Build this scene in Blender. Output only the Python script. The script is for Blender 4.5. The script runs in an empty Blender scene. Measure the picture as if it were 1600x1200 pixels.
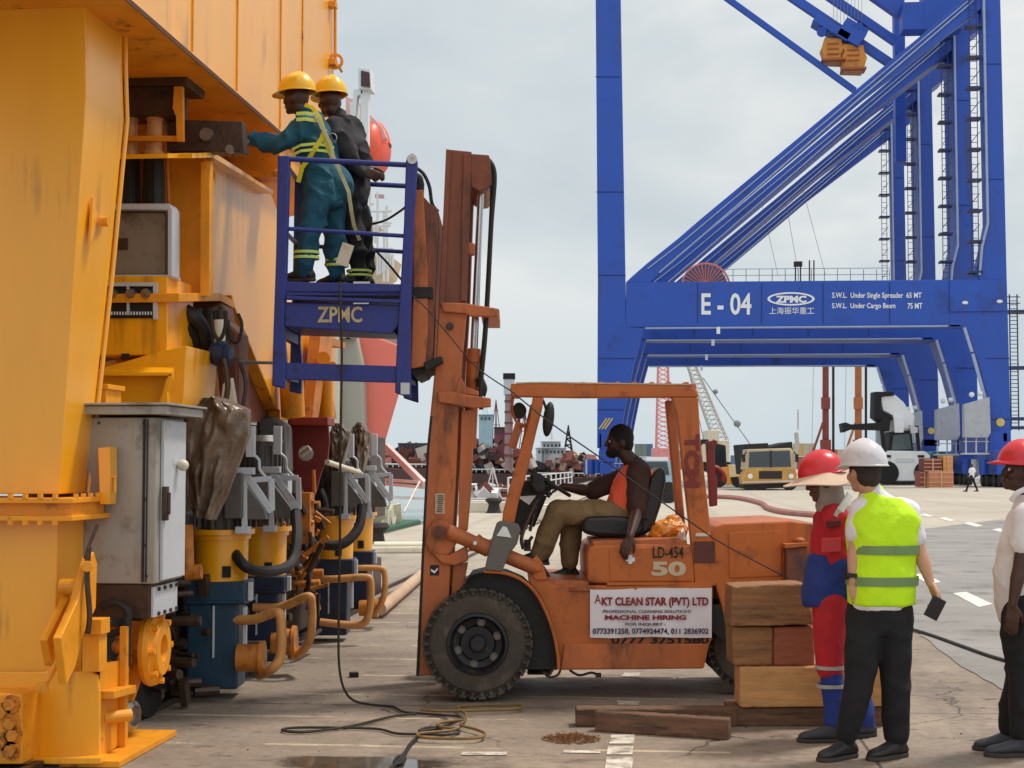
import bpy, bmesh, math, random
from mathutils import Vector, Matrix, noise
random.seed(7)
rad = math.radians
S = bpy.context.scene
COL = S.collection
# ---------------------------------------------------------------- camera
F = 2400.0; CH = 1.66
YAW = math.atan(230/F); TILT = math.atan(125/F)
cam = bpy.data.objects.new('camera', bpy.data.cameras.new('camera')); COL.objects.link(cam)
cam.location = (0, 0, CH); cam.rotation_euler = (math.pi/2+TILT, 0, YAW)
cam.data.sensor_width = 36; cam.data.lens = 36*F/1600; cam.data.clip_end = 6000; cam.data.clip_start = .05
S.camera = cam
# ---------------------------------------------------------------- light
SUN_AZ = rad(54)      # from +Y towards +X
SUN_EL = rad(62)
W = bpy.data.worlds.new('World'); S.world = W; W.use_nodes = True
nt = W.node_tree; nt.nodes.clear()
wo = nt.nodes.new('ShaderNodeOutputWorld'); bg = nt.nodes.new('ShaderNodeBackground')
sky = nt.nodes.new('ShaderNodeTexSky'); sky.sky_type = 'NISHITA'; sky.sun_disc = False
sky.sun_elevation = SUN_EL; sky.sun_rotation = SUN_AZ; sky.dust_density = 3.0; sky.air_density = 1.2
tc = nt.nodes.new('ShaderNodeTexCoord'); mp = nt.nodes.new('ShaderNodeMapping'); mp.inputs['Scale'].default_value = (1, 1, 2.2)
mp.inputs['Location'].default_value = (3.1, 0.2, 1.7)
n1 = nt.nodes.new('ShaderNodeTexNoise'); n1.inputs['Scale'].default_value = 3.0; n1.inputs['Detail'].default_value = 7; n1.inputs['Roughness'].default_value = .5
n1.inputs['Distortion'].default_value = .3
cr = nt.nodes.new('ShaderNodeValToRGB')
cr.color_ramp.elements[0].position = .36; cr.color_ramp.elements[0].color = (5.6, 6.35, 6.85, 1)
cr.color_ramp.elements[1].position = .62; cr.color_ramp.elements[1].color = (9.0, 9.0, 8.8, 1)
e = cr.color_ramp.elements.new(.5); e.color = (6.8, 7.35, 7.55, 1)
mx = nt.nodes.new('ShaderNodeMixRGB'); mx.inputs[0].default_value = .93
L = nt.links.new
L(tc.outputs['Generated'], mp.inputs[0]); L(mp.outputs[0], n1.inputs['Vector']); L(n1.outputs['Fac'], cr.inputs[0])
sx = nt.nodes.new('ShaderNodeSeparateXYZ'); L(tc.outputs['Generated'], sx.inputs[0])
mrw = nt.nodes.new('ShaderNodeMapRange'); mrw.interpolation_type = 'SMOOTHSTEP'; mrw.inputs['From Min'].default_value = .45; mrw.inputs['From Max'].default_value = -.6; mrw.inputs['To Min'].default_value = 1; mrw.inputs['To Max'].default_value = 1.5  # sky behind the camera brightened, an added fill for camera-facing sides
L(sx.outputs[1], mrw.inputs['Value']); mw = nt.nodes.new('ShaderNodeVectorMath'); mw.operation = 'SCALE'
L(sky.outputs[0], mx.inputs[1]); L(cr.outputs[0], mx.inputs[2]); hz_ = nt.nodes.new('ShaderNodeMapRange'); hz_.interpolation_type = 'SMOOTHSTEP'; hz_.inputs['From Min'].default_value = .20; hz_.inputs['From Max'].default_value = .0; hz_.inputs['To Min'].default_value = 0; hz_.inputs['To Max'].default_value = .75
L(sx.outputs[2], hz_.inputs['Value']); mh = nt.nodes.new('ShaderNodeMixRGB'); L(hz_.outputs[0], mh.inputs[0]); L(mx.outputs[0], mh.inputs[1]); mh.inputs[2].default_value = (5.6, 6.7, 7.3, 1)
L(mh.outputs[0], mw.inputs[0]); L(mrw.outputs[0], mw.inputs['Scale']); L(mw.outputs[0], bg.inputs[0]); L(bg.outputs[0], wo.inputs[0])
bg.inputs[1].default_value = .1
sd = bpy.data.lights.new('sun', 'SUN'); sd.energy = 2.8; sd.angle = rad(9); sd.color = (1, .95, .87)
so = bpy.data.objects.new('sun', sd); COL.objects.link(so)
sv = Vector((math.sin(SUN_AZ)*math.cos(SUN_EL), math.cos(SUN_AZ)*math.cos(SUN_EL), math.sin(SUN_EL)))
so.rotation_euler = sv.to_track_quat('Z', 'Y').to_euler()
S.view_settings.view_transform = 'Standard'; S.view_settings.look = 'None'; S.view_settings.gamma = 1; S.view_settings.exposure = 0.0
S.render.engine = 'CYCLES'
S.render.resolution_x = 1024; S.render.resolution_y = 768
# ---------------------------------------------------------------- pixels of the photograph (1600x1200) to places
RV = Vector((math.cos(YAW), math.sin(YAW), 0)); HV = Vector((-math.sin(YAW), math.cos(YAW), 0))
FV = HV*math.cos(TILT)+Vector((0, 0, math.sin(TILT))); UV = RV.cross(FV)
C0 = Vector((0, 0, CH))
def ray(px, py): return FV+RV*((px-800)/F)+UV*((600-py)/F)
def G(px, py, z=0):
    r = ray(px, py); return C0+r*((z-CH)/r.z)
def PC(px, py, d):                    # at distance d straight ahead
    r = ray(px, py); return C0+r*(d/r.dot(HV))
def PX(px, py, X):
    r = ray(px, py); return C0+r*(X/r.x)
def PY(px, py, Y):
    r = ray(px, py); return C0+r*(Y/r.y)
def hit(k, px, py, a): return {'c': PC, 'x': PX, 'y': PY}[k](px, py, a)
NRM = {'c': HV, 'x': Vector((1, 0, 0)), 'y': Vector((0, 1, 0))}
# ---------------------------------------------------------------- materials
def lin(c):
    return tuple(((v/255)/12.92 if v/255 <= .04045 else (((v/255)+.055)/1.055)**2.4) for v in c)
MATS = {}
def mat(name, col, rough=.5, metal=0, var=.12, sc=2.5, dirt=None, bump=0, bsc=60, spec=.5, streak=0, emit=None, coat=0, drip=None, vec=None):
    if name in MATS: return MATS[name]
    m = bpy.data.materials.new(name); m.use_nodes = True; t = m.node_tree; N = t.nodes; K = t.links.new
    b = N['Principled BSDF']; b.inputs['Roughness'].default_value = rough; b.inputs['Metallic'].default_value = metal
    b.inputs['Specular IOR Level'].default_value = spec
    if coat: b.inputs['Coat Weight'].default_value = coat; b.inputs['Coat Roughness'].default_value = .28
    c = Vector(lin(col))
    tc = N.new('ShaderNodeTexCoord'); mp = N.new('ShaderNodeMapping'); K(tc.outputs['Object'], mp.inputs[0])
    if streak: mp.inputs['Scale'].default_value = (1, 1, 1/streak)
    if vec: mp.inputs['Scale'].default_value = vec; mp.inputs['Rotation'].default_value = (0, 0, -YAW)
    no = N.new('ShaderNodeTexNoise'); no.inputs['Scale'].default_value = sc; no.inputs['Detail'].default_value = 8; no.inputs['Roughness'].default_value = .62
    K(mp.outputs[0], no.inputs['Vector'])
    r = N.new('ShaderNodeValToRGB'); r.color_ramp.elements[0].position = .3; r.color_ramp.elements[1].position = .7
    r.color_ramp.elements[0].color = (*[min(1, v*(1-var)) for v in c], 1); r.color_ramp.elements[1].color = (*[min(1, v*(1+var)) for v in c], 1)
    K(no.outputs['Fac'], r.inputs[0]); out = r.outputs[0]
    if dirt:
        dc, amt, ds = dirt[:3]
        n2 = N.new('ShaderNodeTexNoise'); n2.inputs['Scale'].default_value = ds; n2.inputs['Detail'].default_value = 10; n2.inputs['Roughness'].default_value = .7
        K(mp.outputs[0], n2.inputs['Vector'])
        r2 = N.new('ShaderNodeValToRGB'); r2.color_ramp.elements[0].position = .64-amt*.3; r2.color_ramp.elements[1].position = .80-amt*.3
        K(n2.outputs['Fac'], r2.inputs[0])
        mm = N.new('ShaderNodeMixRGB'); K(r2.outputs[0], mm.inputs[0]); K(out, mm.inputs[1]); mm.inputs[2].default_value = (*lin(dc), 1); out = mm.outputs[0]
    if drip:
        md = N.new('ShaderNodeMapping'); md.inputs['Scale'].default_value = (drip[2], drip[2], drip[2]*.06); K(tc.outputs['Object'], md.inputs[0])
        n4 = N.new('ShaderNodeTexNoise'); n4.inputs['Scale'].default_value = 1; n4.inputs['Detail'].default_value = 6; n4.inputs['Roughness'].default_value = .65; K(md.outputs[0], n4.inputs['Vector'])
        n5 = N.new('ShaderNodeTexNoise'); n5.inputs['Scale'].default_value = drip[2]*.12; n5.inputs['Detail'].default_value = 4; K(tc.outputs['Object'], n5.inputs['Vector'])
        ml = N.new('ShaderNodeMath'); ml.operation = 'MULTIPLY'; K(n4.outputs['Fac'], ml.inputs[0]); K(n5.outputs['Fac'], ml.inputs[1])
        r4 = N.new('ShaderNodeValToRGB'); r4.color_ramp.elements[0].position = .30; r4.color_ramp.elements[1].position = .44; r4.color_ramp.elements[1].color = (drip[1],)*3+(1,); K(ml.outputs[0], r4.inputs[0])
        m4 = N.new('ShaderNodeMixRGB'); K(r4.outputs[0], m4.inputs[0]); K(out, m4.inputs[1]); m4.inputs[2].default_value = (*lin(drip[0]), 1); out = m4.outputs[0]
    K(out, b.inputs['Base Color'])
    mr = N.new('ShaderNodeMapRange'); mr.inputs['To Min'].default_value = max(.03, rough-.12); mr.inputs['To Max'].default_value = min(1, rough+.14)
    K(no.outputs['Fac'], mr.inputs['Value']); K(mr.outputs[0], b.inputs['Roughness'])
    if bump:
        n3 = N.new('ShaderNodeTexNoise'); n3.inputs['Scale'].default_value = bsc; n3.inputs['Detail'].default_value = 6
        K(tc.outputs['Object'], n3.inputs['Vector'])
        bp = N.new('ShaderNodeBump'); bp.inputs['Strength'].default_value = bump; bp.inputs['Distance'].default_value = .02
        K(n3.outputs['Fac'], bp.inputs['Height']); K(bp.outputs[0], b.inputs['Normal'])
    if emit: b.inputs['Emission Color'].default_value = (*lin(emit[0]), 1); b.inputs['Emission Strength'].default_value = emit[1]
    MATS[name] = m; return m
RUST = (84, 44, 24); GRIME = (60, 42, 28)
M_yel = mat('yellow crane paint', (244, 166, 6), .38, var=.1, sc=1.2, dirt=((190, 100, 14), .16, 1.6), bump=.12, bsc=3.0, streak=4, spec=.4, coat=.8, drip=((120, 62, 18), .75, 9))
M_yeld = mat('worn yellow paint', (230, 148, 22), .48, var=.16, sc=4, dirt=(RUST, .22, 6), bump=.15, bsc=20)
M_yelg = mat('greasy yellow paint', (196, 118, 34), .5, var=.25, sc=4, dirt=(GRIME, .42, 5), bump=.2, bsc=20)
M_blue = mat('crane blue paint', (28, 74, 170), .5, var=.1, sc=.25, dirt=((26, 56, 128), .3, .4), drip=((60, 62, 104), .7, 1.2), bump=.05, bsc=1)
M_blue2 = mat('far crane blue paint', (26, 66, 154), .5, var=.1, sc=.25, dirt=((24, 50, 116), .3, .4), drip=((56, 58, 96), .7, 1.2))
M_bask = mat('basket blue paint', (32, 46, 128), .42, var=.14, sc=5, dirt=((24, 20, 40), .3, 8), bump=.1, bsc=30)
M_gbx = mat('gearbox blue paint', (25, 60, 82), .45, var=.2, sc=5, dirt=((22, 26, 30), .35, 5), bump=.15, bsc=25)
M_gbx2 = mat('gearbox navy paint', (26, 42, 70), .45, var=.2, sc=5, dirt=((16, 16, 22), .4, 5))
M_org = mat('forklift orange paint', (186, 101, 46), .44, var=.14, sc=2.2, dirt=((116, 60, 34), .34, 3.5), bump=.12, bsc=12, spec=.35, drip=((84, 46, 30), .7, 12))
M_orgd = mat('worn mast orange paint', (180, 98, 48), .5, var=.24, sc=4, dirt=((64, 34, 22), .38, 3.2), bump=.18, bsc=18, streak=3)
M_mastd = mat('rusty inner mast steel', (124, 64, 38), .5, var=.3, sc=4, dirt=((40, 24, 18), .45, 3), bump=.2, bsc=20, streak=3)
M_blk = mat('black rubber', (30, 27, 25), .62, var=.2, sc=9, bump=.2, bsc=60)
M_tyre = mat('dusty tyre rubber', (72, 64, 56), .85, var=.2, sc=8, dirt=((106, 94, 80), .4, 4), bump=.4, bsc=70)
M_rim = mat('dark wheel rim', (36, 34, 38), .5, .3, var=.3, sc=8, dirt=((84, 72, 62), .25, 9))
M_steel = mat('bare steel', (150, 148, 144), .32, .85, var=.15, sc=8, dirt=(GRIME, .2, 10))
M_dsteel = mat('dark oily steel', (74, 55, 42), .45, .3, var=.35, sc=6, dirt=((18, 14, 12), .4, 6), bump=.3, bsc=25)
M_void = mat('black greasy iron', (22, 19, 18), .6, var=.3, sc=6, bump=.3, bsc=20)
M_grey = mat('cabinet grey paint', (158, 152, 142), .38, .1, var=.08, sc=2, dirt=((110, 98, 84), .25, 3.5), bump=.06, bsc=8, drip=((96, 78, 60), .6, 14))
M_lgrey = mat('light grey painted metal', (196, 198, 202), .4, .1, var=.08, sc=3, dirt=((120, 112, 104), .18, 6))
M_pipe = mat('dusty peach pipe paint', (206, 144, 80), .5, var=.15, sc=4, dirt=((150, 100, 60), .3, 6))
M_mgrey = mat('motor grey paint', (96, 90, 84), .45, .1, var=.15, sc=5, dirt=((60, 56, 52), .3, 6), bump=.15, bsc=30)
M_tarp = mat('brown plastic cover', (112, 92, 75), .27, var=.2, sc=3, dirt=((62, 48, 40), .3, 4), bump=.9, bsc=11)
M_redp = mat('dark red plate paint', (128, 30, 22), .5, var=.15, sc=5, dirt=((64, 20, 16), .3, 6))
M_white = mat('white paint', (222, 222, 218), .45, var=.05, sc=3, dirt=((160, 156, 150), .15, 5))
M_cream = mat('cream paint', (214, 204, 182), .5, var=.08, sc=2, dirt=((150, 128, 104), .2, 3))
M_let = mat('white lettering', (226, 228, 230), .5, var=.03)
WV = (.5, 3, 7)
M_bun = mat('old wood timber', (142, 100, 64), .8, var=.34, sc=4, dirt=((80, 48, 28), .34, 3.2), bump=.5, bsc=30, vec=WV)
M_planklight = mat('fresh sawn plank', (196, 144, 90), .8, var=.2, sc=4, dirt=((150, 92, 46), .2, 3), bump=.3, bsc=30, vec=WV)
M_timd = mat('dark timber', (108, 78, 58), .85, var=.36, sc=4, dirt=((46, 32, 25), .38, 3), bump=.5, bsc=30, vec=WV)
M_glass = mat('dark window glass', (40, 48, 54), .08, var=.1, spec=.8)
M_bulb = mat('orange spreader paint', (206, 130, 44), .5, var=.12, dirt=((140, 80, 30), .3, 1.5))
# ---------------------------------------------------------------- mesh builder (world coordinates)
class MB:
    def __init__(s): s.v = []; s.f = []
    def add(s, vs, fs):
        o = len(s.v); s.v += [Vector(v) for v in vs]; s.f += [tuple(i+o for i in f) for f in fs]; return s
    def box(s, c, d, R=None):
        c = Vector(c); x, y, z = [k/2 for k in d]
        vs = [Vector((i*x, j*y, k*z)) for k in (-1, 1) for j in (-1, 1) for i in (-1, 1)]
        if R is not None: vs = [R @ v for v in vs]
        return s.add([c+v for v in vs], [(0, 2, 3, 1), (4, 5, 7, 6), (0, 1, 5, 4), (2, 6, 7, 3), (0, 4, 6, 2), (1, 3, 7, 5)])
    def cbox(s, c, d): return s.box(c, d, CR)            # a box square to the camera's heading
    def ext(s, pts, off):                             # closed polygon (world points) pushed along off
        n = len(pts); pts = [Vector(p) for p in pts]; off = Vector(off)
        nr = Vector((0, 0, 0))
        for i in range(n): nr += pts[i].cross(pts[(i+1) % n])
        if nr.dot(off) > 0: pts = pts[::-1]
        return s.add(pts+[p+off for p in pts], [tuple(range(n)), tuple(range(2*n-1, n-1, -1))]+[(i, i+n, (i+1) % n+n, (i+1) % n) for i in range(n)])
    def px(s, k, a, b, pts):                          # pixel polygon on plane a, as deep as b-a
        return s.ext([hit(k, x, y, a) for x, y in pts], NRM[k]*(b-a))
    def rc(s, k, a, b, x0, y0, x1, y1): return s.px(k, a, b, [(x0, y0), (x1, y0), (x1, y1), (x0, y1)])
    def cyl(s, p0, p1, r0, r1=None, n=16, caps=True):
        p0 = Vector(p0); p1 = Vector(p1); r1 = r0 if r1 is None else r1
        q = (p1-p0).to_track_quat('Z', 'Y'); vs = []
        for p, r in ((p0, r0), (p1, r1)):
            for i in range(n):
                a = 2*math.pi*i/n; vs.append(p+q @ Vector((math.cos(a)*r, math.sin(a)*r, 0)))
        fs = [(i, (i+1) % n, (i+1) % n+n, i+n) for i in range(n)]
        if caps: fs += [tuple(range(n-1, -1, -1)), tuple(range(n, 2*n))]
        return s.add(vs, fs)
    def ring(s, c, ax, prof, n=32, arc=(0, 2*math.pi)):   # revolve prof [(r,h)] round axis ax at c; closed
        q = Vector(ax).to_track_quat('Z', 'Y'); vs = []; full = abs(arc[1]-arc[0]-2*math.pi) < 1e-4; m = len(prof)
        k = n if full else n+1
        for i in range(k):
            a = arc[0]+(arc[1]-arc[0])*i/n
            for r, h in prof: vs.append(Vector(c)+q @ Vector((math.cos(a)*r, math.sin(a)*r, h)))
        fs = []
        for i in range(n):
            j = (i+1) % k
            for u in range(m-1): fs.append((i*m+u, j*m+u, j*m+u+1, i*m+u+1))
        return s.add(vs, fs)
    def tube(s, pts, r, n=8, res=6, smooth=True):
        pts = [Vector(p) for p in pts]
        if smooth and len(pts) > 2:
            P = [pts[0]]+pts+[pts[-1]]; o = []
            for i in range(1, len(P)-2):
                a, b, c, d = P[i-1:i+3]
                for k in range(res):
                    t = k/res; o.append(.5*((2*b)+(-a+c)*t+(2*a-5*b+4*c-d)*t*t+(-a+3*b-3*c+d)*t**3))
            o.append(pts[-1]); pts = o
        rr = r if isinstance(r, (list, tuple)) else None; vs = []; up = None; m = len(pts)
        for i, p in enumerate(pts):
            t = (pts[min(i+1, m-1)]-pts[max(i-1, 0)])
            if t.length < 1e-9: t = Vector((0, 0, 1))
            t.normalize()
            if up is None: up = t.orthogonal().normalized()
            up = (up-t*up.dot(t))
            if up.length < 1e-6: up = t.orthogonal()
            up.normalize(); w = t.cross(up); R = r if rr is None else rr[0]+(rr[1]-rr[0])*i/(m-1)
            for k in range(n):
                a = 2*math.pi*k/n; vs.append(p+up*math.cos(a)*R+w*math.sin(a)*R)
        fs = [(i*n+k, i*n+(k+1) % n, (i+1)*n+(k+1) % n, (i+1)*n+k) for i in range(m-1) for k in range(n)]
        fs += [tuple(range(n-1, -1, -1)), tuple(range((m-1)*n, m*n))]
        return s.add(vs, fs)
    def sph(s, c, r, R=None, n=16, m=10):
        r = Vector(r) if hasattr(r, '__len__') else Vector((r, r, r)); vs = []; c = Vector(c)
        for j in range(m+1):
            th = math.pi*j/m
            for i in range(n):
                a = 2*math.pi*i/n; v = Vector((math.sin(th)*math.cos(a)*r.x, math.sin(th)*math.sin(a)*r.y, math.cos(th)*r.z))
                vs.append(c+(R @ v if R is not None else v))
        return s.add(vs, [(j*n+i, (j+1)*n+i, (j+1)*n+(i+1) % n, j*n+(i+1) % n) for j in range(m) for i in range(n)])
    def cap(s, p0, r0, p1, r1, n=14):
        s.sph(p0, r0, n=n, m=8); s.sph(p1, r1, n=n, m=8); return s.cyl(p0, p1, r0, r1, n)
    def beam(s, p0, p1, w, h, up=Vector((0, 0, 1))):       # box bar from p0 to p1, w sideways, h along up
        p0 = Vector(p0); p1 = Vector(p1); t = (p1-p0); l = t.length; t.normalize(); sd = t.cross(up)
        if sd.length < 1e-4: sd = t.orthogonal()
        sd.normalize(); u = sd.cross(t)
        return s.box((p0+p1)/2, (w, l, h), Matrix((sd, t, u)).transposed())
    def build(s, name, m, parent=None, bev=0, smooth=False, ang=35):
        me = bpy.data.meshes.new(name)
        if parent is not None:
            inv = parent.matrix_basis.inverted(); vs = [inv @ v for v in s.v]
            q = parent
            while q.parent is not None: q = q.parent
            if q is not parent:
                vs = [parent.matrix_basis.inverted() @ (q.matrix_basis.inverted() @ v) for v in s.v]
        else: vs = s.v
        me.from_pydata([tuple(v) for v in vs], [], s.f)
        bm = bmesh.new(); bm.from_mesh(me); bmesh.ops.remove_doubles(bm, verts=bm.verts, dist=1e-5)
        bmesh.ops.recalc_face_normals(bm, faces=bm.faces)
        if smooth:
            for f in bm.faces: f.smooth = True
        bm.to_mesh(me); bm.free()
        if smooth: me.set_sharp_from_angle(angle=rad(ang))
        me.materials.append(m); o = bpy.data.objects.new(name, me); COL.objects.link(o); o.parent = parent
        if bev:
            bv = o.modifiers.new('b', 'BEVEL'); bv.width = bev; bv.segments = 2; bv.limit_method = 'ANGLE'; bv.angle_limit = rad(40)
        return o
CR = Matrix.Rotation(YAW, 3, 'Z')
def tag(o, label=None, cat=None, group=None, kind=None):
    if label: o['label'] = label
    if cat: o['category'] = cat
    if group: o['group'] = group
    if kind: o['kind'] = kind
    return o
def thing(name, label, cat, loc=(0, 0, 0), rz=0, group=None):
    o = bpy.data.objects.new(name, None); COL.objects.link(o)
    o.matrix_basis = Matrix.Translation(Vector(loc)) @ Matrix.Rotation(rz, 4, 'Z')
    return tag(o, label, cat, group)
def dup(root, off, label, group=None):
    r = root.copy(); COL.objects.link(r); r.location = root.location+Vector(off); r['label'] = label
    if group: r['group'] = group
    for ch in list(root.children):
        c = ch.copy(); COL.objects.link(c); c.parent = r
        for g in list(ch.children):
            d = g.copy(); COL.objects.link(d); d.parent = c
    return r
def text(s, name, m, parent, k, a, x0, y0, x1, y1, t=.004, out=.004, font_bold=0, rot=0, lab=None):
    """lettering filling the pixel box x0..x1, y0..y1 on plane (k,a), raised by t"""
    cu = bpy.data.curves.new('t', 'FONT'); cu.body = s; cu.size = 1; cu.offset = font_bold; cu.resolution_u = 3
    ob = bpy.data.objects.new('t', cu); COL.objects.link(ob)
    dg = bpy.context.evaluated_depsgraph_get(); me = bpy.data.meshes.new_from_object(ob.evaluated_get(dg))
    bpy.data.objects.remove(ob)
    vs = [v.co.copy() for v in me.vertices]; fs = [tuple(p.vertices) for p in me.polygons]
    if rot: vs = [Vector((-v.y*rot, v.x*rot, 0)) for v in vs]
    ax = min(v.x for v in vs); bx = max(v.x for v in vs); ay = min(v.y for v in vs); by = max(v.y for v in vs)
    tl = hit(k, x0, y0, a); tr = hit(k, x1, y0, a); bl = hit(k, x0, y1, a)
    nr = -NRM[k] if k != 'x' else NRM[k]
    b = MB(); V = [tl+(tr-tl)*((v.x-ax)/(bx-ax))+(bl-tl)*((by-v.y)/(by-ay))+nr*out for v in vs]
    b.add(V, fs); o = b.build(name, m, parent)
    sm = o.modifiers.new('s', 'SOLIDIFY'); sm.thickness = t; sm.offset = 0
    if lab: o['label'] = lab
    return o

SPLIT = set('weld_seam mirror mirror_arm pipe_run small_label machinery_frame pin_bracket brake_linkage lower_bar pivot_pin wheel_brake_gear linkage_pin pin_head bare_bracket support_pipe hydraulic_hose anchor_bolt rivet stud eye_pin rail_clamp turnbuckle guide_rod pump_body manifold_block control_rod edge_bar brake_arm panel_lug flood_light rigging window carriage_shoe pedal_linkage loose_cable frame_rail guard_bars mast_rail warning_stripe reflective_label scratched_metal bogie_beam terminal_strip grate rail_sweep_bracket hull concrete_block end_bar carriage_hose corrugation camera_post hook_rope stay_rope fender_strip block_rib seat_base cover_bolt rail boom support rail_groove gusset side_panel fork guide_plate conduit lamp_bracket mudguard steering_column mast_web post box_hood backrest headlight bolt deck_house'.split())
def split_pieces(o):
    me = o.data; n = len(me.vertices); par = list(range(n))
    def fnd(a):
        while par[a] != a: par[a] = par[par[a]]; a = par[a]
        return a
    for p in me.polygons:
        v = p.vertices; r = fnd(v[0])
        for k in v[1:]: par[fnd(k)] = r
    isl = {}
    for i in range(n): isl.setdefault(fnd(i), []).append(i)
    isl = list(isl.values())
    if len(isl) < 2 or len(isl) > 130: return
    bb = []
    for s in isl:
        c = [me.vertices[i].co for i in s]; bb.append([min(v[k] for v in c)-.012 for k in range(3)]+[max(v[k] for v in c)+.012 for k in range(3)])
    g = list(range(len(isl)))
    def f2(a):
        while g[a] != a: a = g[a]
        return a
    for a in range(len(isl)):
        for b in range(a):
            if all(bb[a][k] <= bb[b][k+3] and bb[b][k] <= bb[a][k+3] for k in range(3)): g[f2(a)] = f2(b)
    cl = {}
    for a in range(len(isl)): cl.setdefault(f2(a), []).extend(isl[a])
    cl = list(cl.values())
    if len(cl) < 2: return
    base = o.name.split('.')[0]
    for s in cl:
        ss = set(s); mp = {}; vs = []; fs = []; sm = []
        for p in me.polygons:
            if p.vertices[0] in ss:
                for k in p.vertices:
                    if k not in mp: mp[k] = len(vs); vs.append(tuple(me.vertices[k].co))
                fs.append([mp[k] for k in p.vertices]); sm.append(p.use_smooth)
        m2 = bpy.data.meshes.new(base); m2.from_pydata(vs, [], fs); m2.polygons.foreach_set('use_smooth', sm)
        if any(sm): m2.set_sharp_from_angle(angle=rad(35))
        for m in me.materials: m2.materials.append(m)
        if s is cl[0]: new0 = m2
        else:
            c = o.copy(); c.data = m2; c.name = base; COL.objects.link(c)
    o.data = new0
# ================================================================ setting
def ground_mat():
    m = bpy.data.materials.new('quay concrete'); m.use_nodes = True; t = m.node_tree; N = t.nodes; K = t.links.new; b = N['Principled BSDF']
    g = N.new('ShaderNodeNewGeometry'); P = g.outputs['Position']
    def noi(s, d=8, r=.6, v=P, dist=0):
        n = N.new('ShaderNodeTexNoise'); n.inputs['Scale'].default_value = s; n.inputs['Detail'].default_value = d; n.inputs['Roughness'].default_value = r; n.inputs['Distortion'].default_value = dist
        K(v, n.inputs['Vector']); return n.outputs['Fac']
    def ramp(f, a, b_, ca=(0, 0, 0, 1), cb=(1, 1, 1, 1)):
        r = N.new('ShaderNodeValToRGB'); r.color_ramp.elements[0].position = a; r.color_ramp.elements[1].position = b_
        r.color_ramp.elements[0].color = ca; r.color_ramp.elements[1].color = cb; K(f, r.inputs[0]); return r.outputs[0]
    def math_(op, a, b_=None, c=None):
        n = N.new('ShaderNodeMath'); n.operation = op
        for i, v in enumerate((a, b_, c)):
            if v is None: continue
            if isinstance(v, (int, float)): n.inputs[i].default_value = v
            else: K(v, n.inputs[i])
        return n.outputs[0]
    def mix(f, a, c, mode='MIX'):
        n = N.new('ShaderNodeMixRGB'); n.blend_type = mode
        for i, v in enumerate((f, a, c)):
            if isinstance(v, (int, float)): n.inputs[i].default_value = v
            elif isinstance(v, tuple): n.inputs[i].default_value = v
            else: K(v, n.inputs[i])
        return n.outputs[0]
    base = ramp(noi(.55, 9, .65), .3, .72, (*lin((122, 107, 93)), 1), (*lin((172, 154, 136)), 1))
    fine = ramp(noi(14, 8, .7), .32, .7, (.74, .73, .72, 1), (1.12, 1.1, 1.08, 1))
    col = mix(1, base, fine, 'MULTIPLY')
    mp = N.new('ShaderNodeMapping'); mp.inputs['Scale'].default_value = (.8, 1.2, 1); K(P, mp.inputs[0])
    col = mix(ramp(noi(1.3, 9, .7, mp.outputs[0], .5), .56, .72), col, (*lin((76, 62, 52)), 1))
    col = mix(ramp(noi(3.6, 10, .75, mp.outputs[0]), .57, .70), col, (*lin((58, 47, 40)), 1))
    sp = N.new('ShaderNodeSeparateXYZ'); K(P, sp.inputs[0])
    # sunlit far apron is painted as paler concrete
    wob = math_('MULTIPLY', noi(.7, 3), .09)
    y2 = math_('ADD', sp.outputs[1], wob)
    # worn hatching paint across the crane rails
    fr = math_('ABSOLUTE', math_('SUBTRACT', math_('FRACT', math_('ADD', y2, .42)), .5))
    ln = math_('LESS_THAN', fr, .028)
    wear = ramp(noi(1.6, 6, .8, mp.outputs[0]), .47, .53)
    ln = math_('MULTIPLY', ln, wear)
    inx = math_('MULTIPLY', math_('GREATER_THAN', sp.outputs[0], -3.3), math_('LESS_THAN', sp.outputs[0], .4))
    ln = math_('MULTIPLY', ln, inx)
    col = mix(math_('MULTIPLY', ln, .5), col, (*lin((226, 206, 170)), 1))
    # slab joints every five metres
    fx = math_('ABSOLUTE', math_('SUBTRACT', math_('FRACT', math_('MULTIPLY', math_('ADD', sp.outputs[0], 1.3), .2)), .5))
    fy = math_('ABSOLUTE', math_('SUBTRACT', math_('FRACT', math_('MULTIPLY', math_('ADD', y2, 1.9), .2)), .5))
    j = math_('LESS_THAN', math_('MINIMUM', fx, fy), .0022)
    col = mix(math_('MULTIPLY', j, .75), col, (*lin((50, 42, 36)), 1))
    vo = N.new('ShaderNodeTexVoronoi'); vo.feature = 'DISTANCE_TO_EDGE'; vo.inputs['Scale'].default_value = .33
    dv_ = N.new('ShaderNodeVectorMath'); dv_.operation = 'ADD'; nv_ = N.new('ShaderNodeTexNoise'); nv_.inputs['Scale'].default_value = 1.6; nv_.inputs['Detail'].default_value = 7; K(P, nv_.inputs['Vector'])
    K(P, dv_.inputs[0]); K(nv_.outputs['Color'], dv_.inputs[1]); K(dv_.outputs[0], vo.inputs['Vector'])
    ck = math_('MULTIPLY', math_('LESS_THAN', vo.outputs['Distance'], .0045), ramp(noi(.5, 3), .44, .54))
    col = mix(math_('MULTIPLY', ck, .8), col, (*lin((56, 46, 40)), 1))
    wv = N.new('ShaderNodeTexWave'); wv.bands_direction = 'X'; wv.inputs['Scale'].default_value = .09; wv.inputs['Distortion'].default_value = 2.6; wv.inputs['Detail'].default_value = 2; wv.inputs['Detail Scale'].default_value = .22; K(P, wv.inputs['Vector'])
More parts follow.
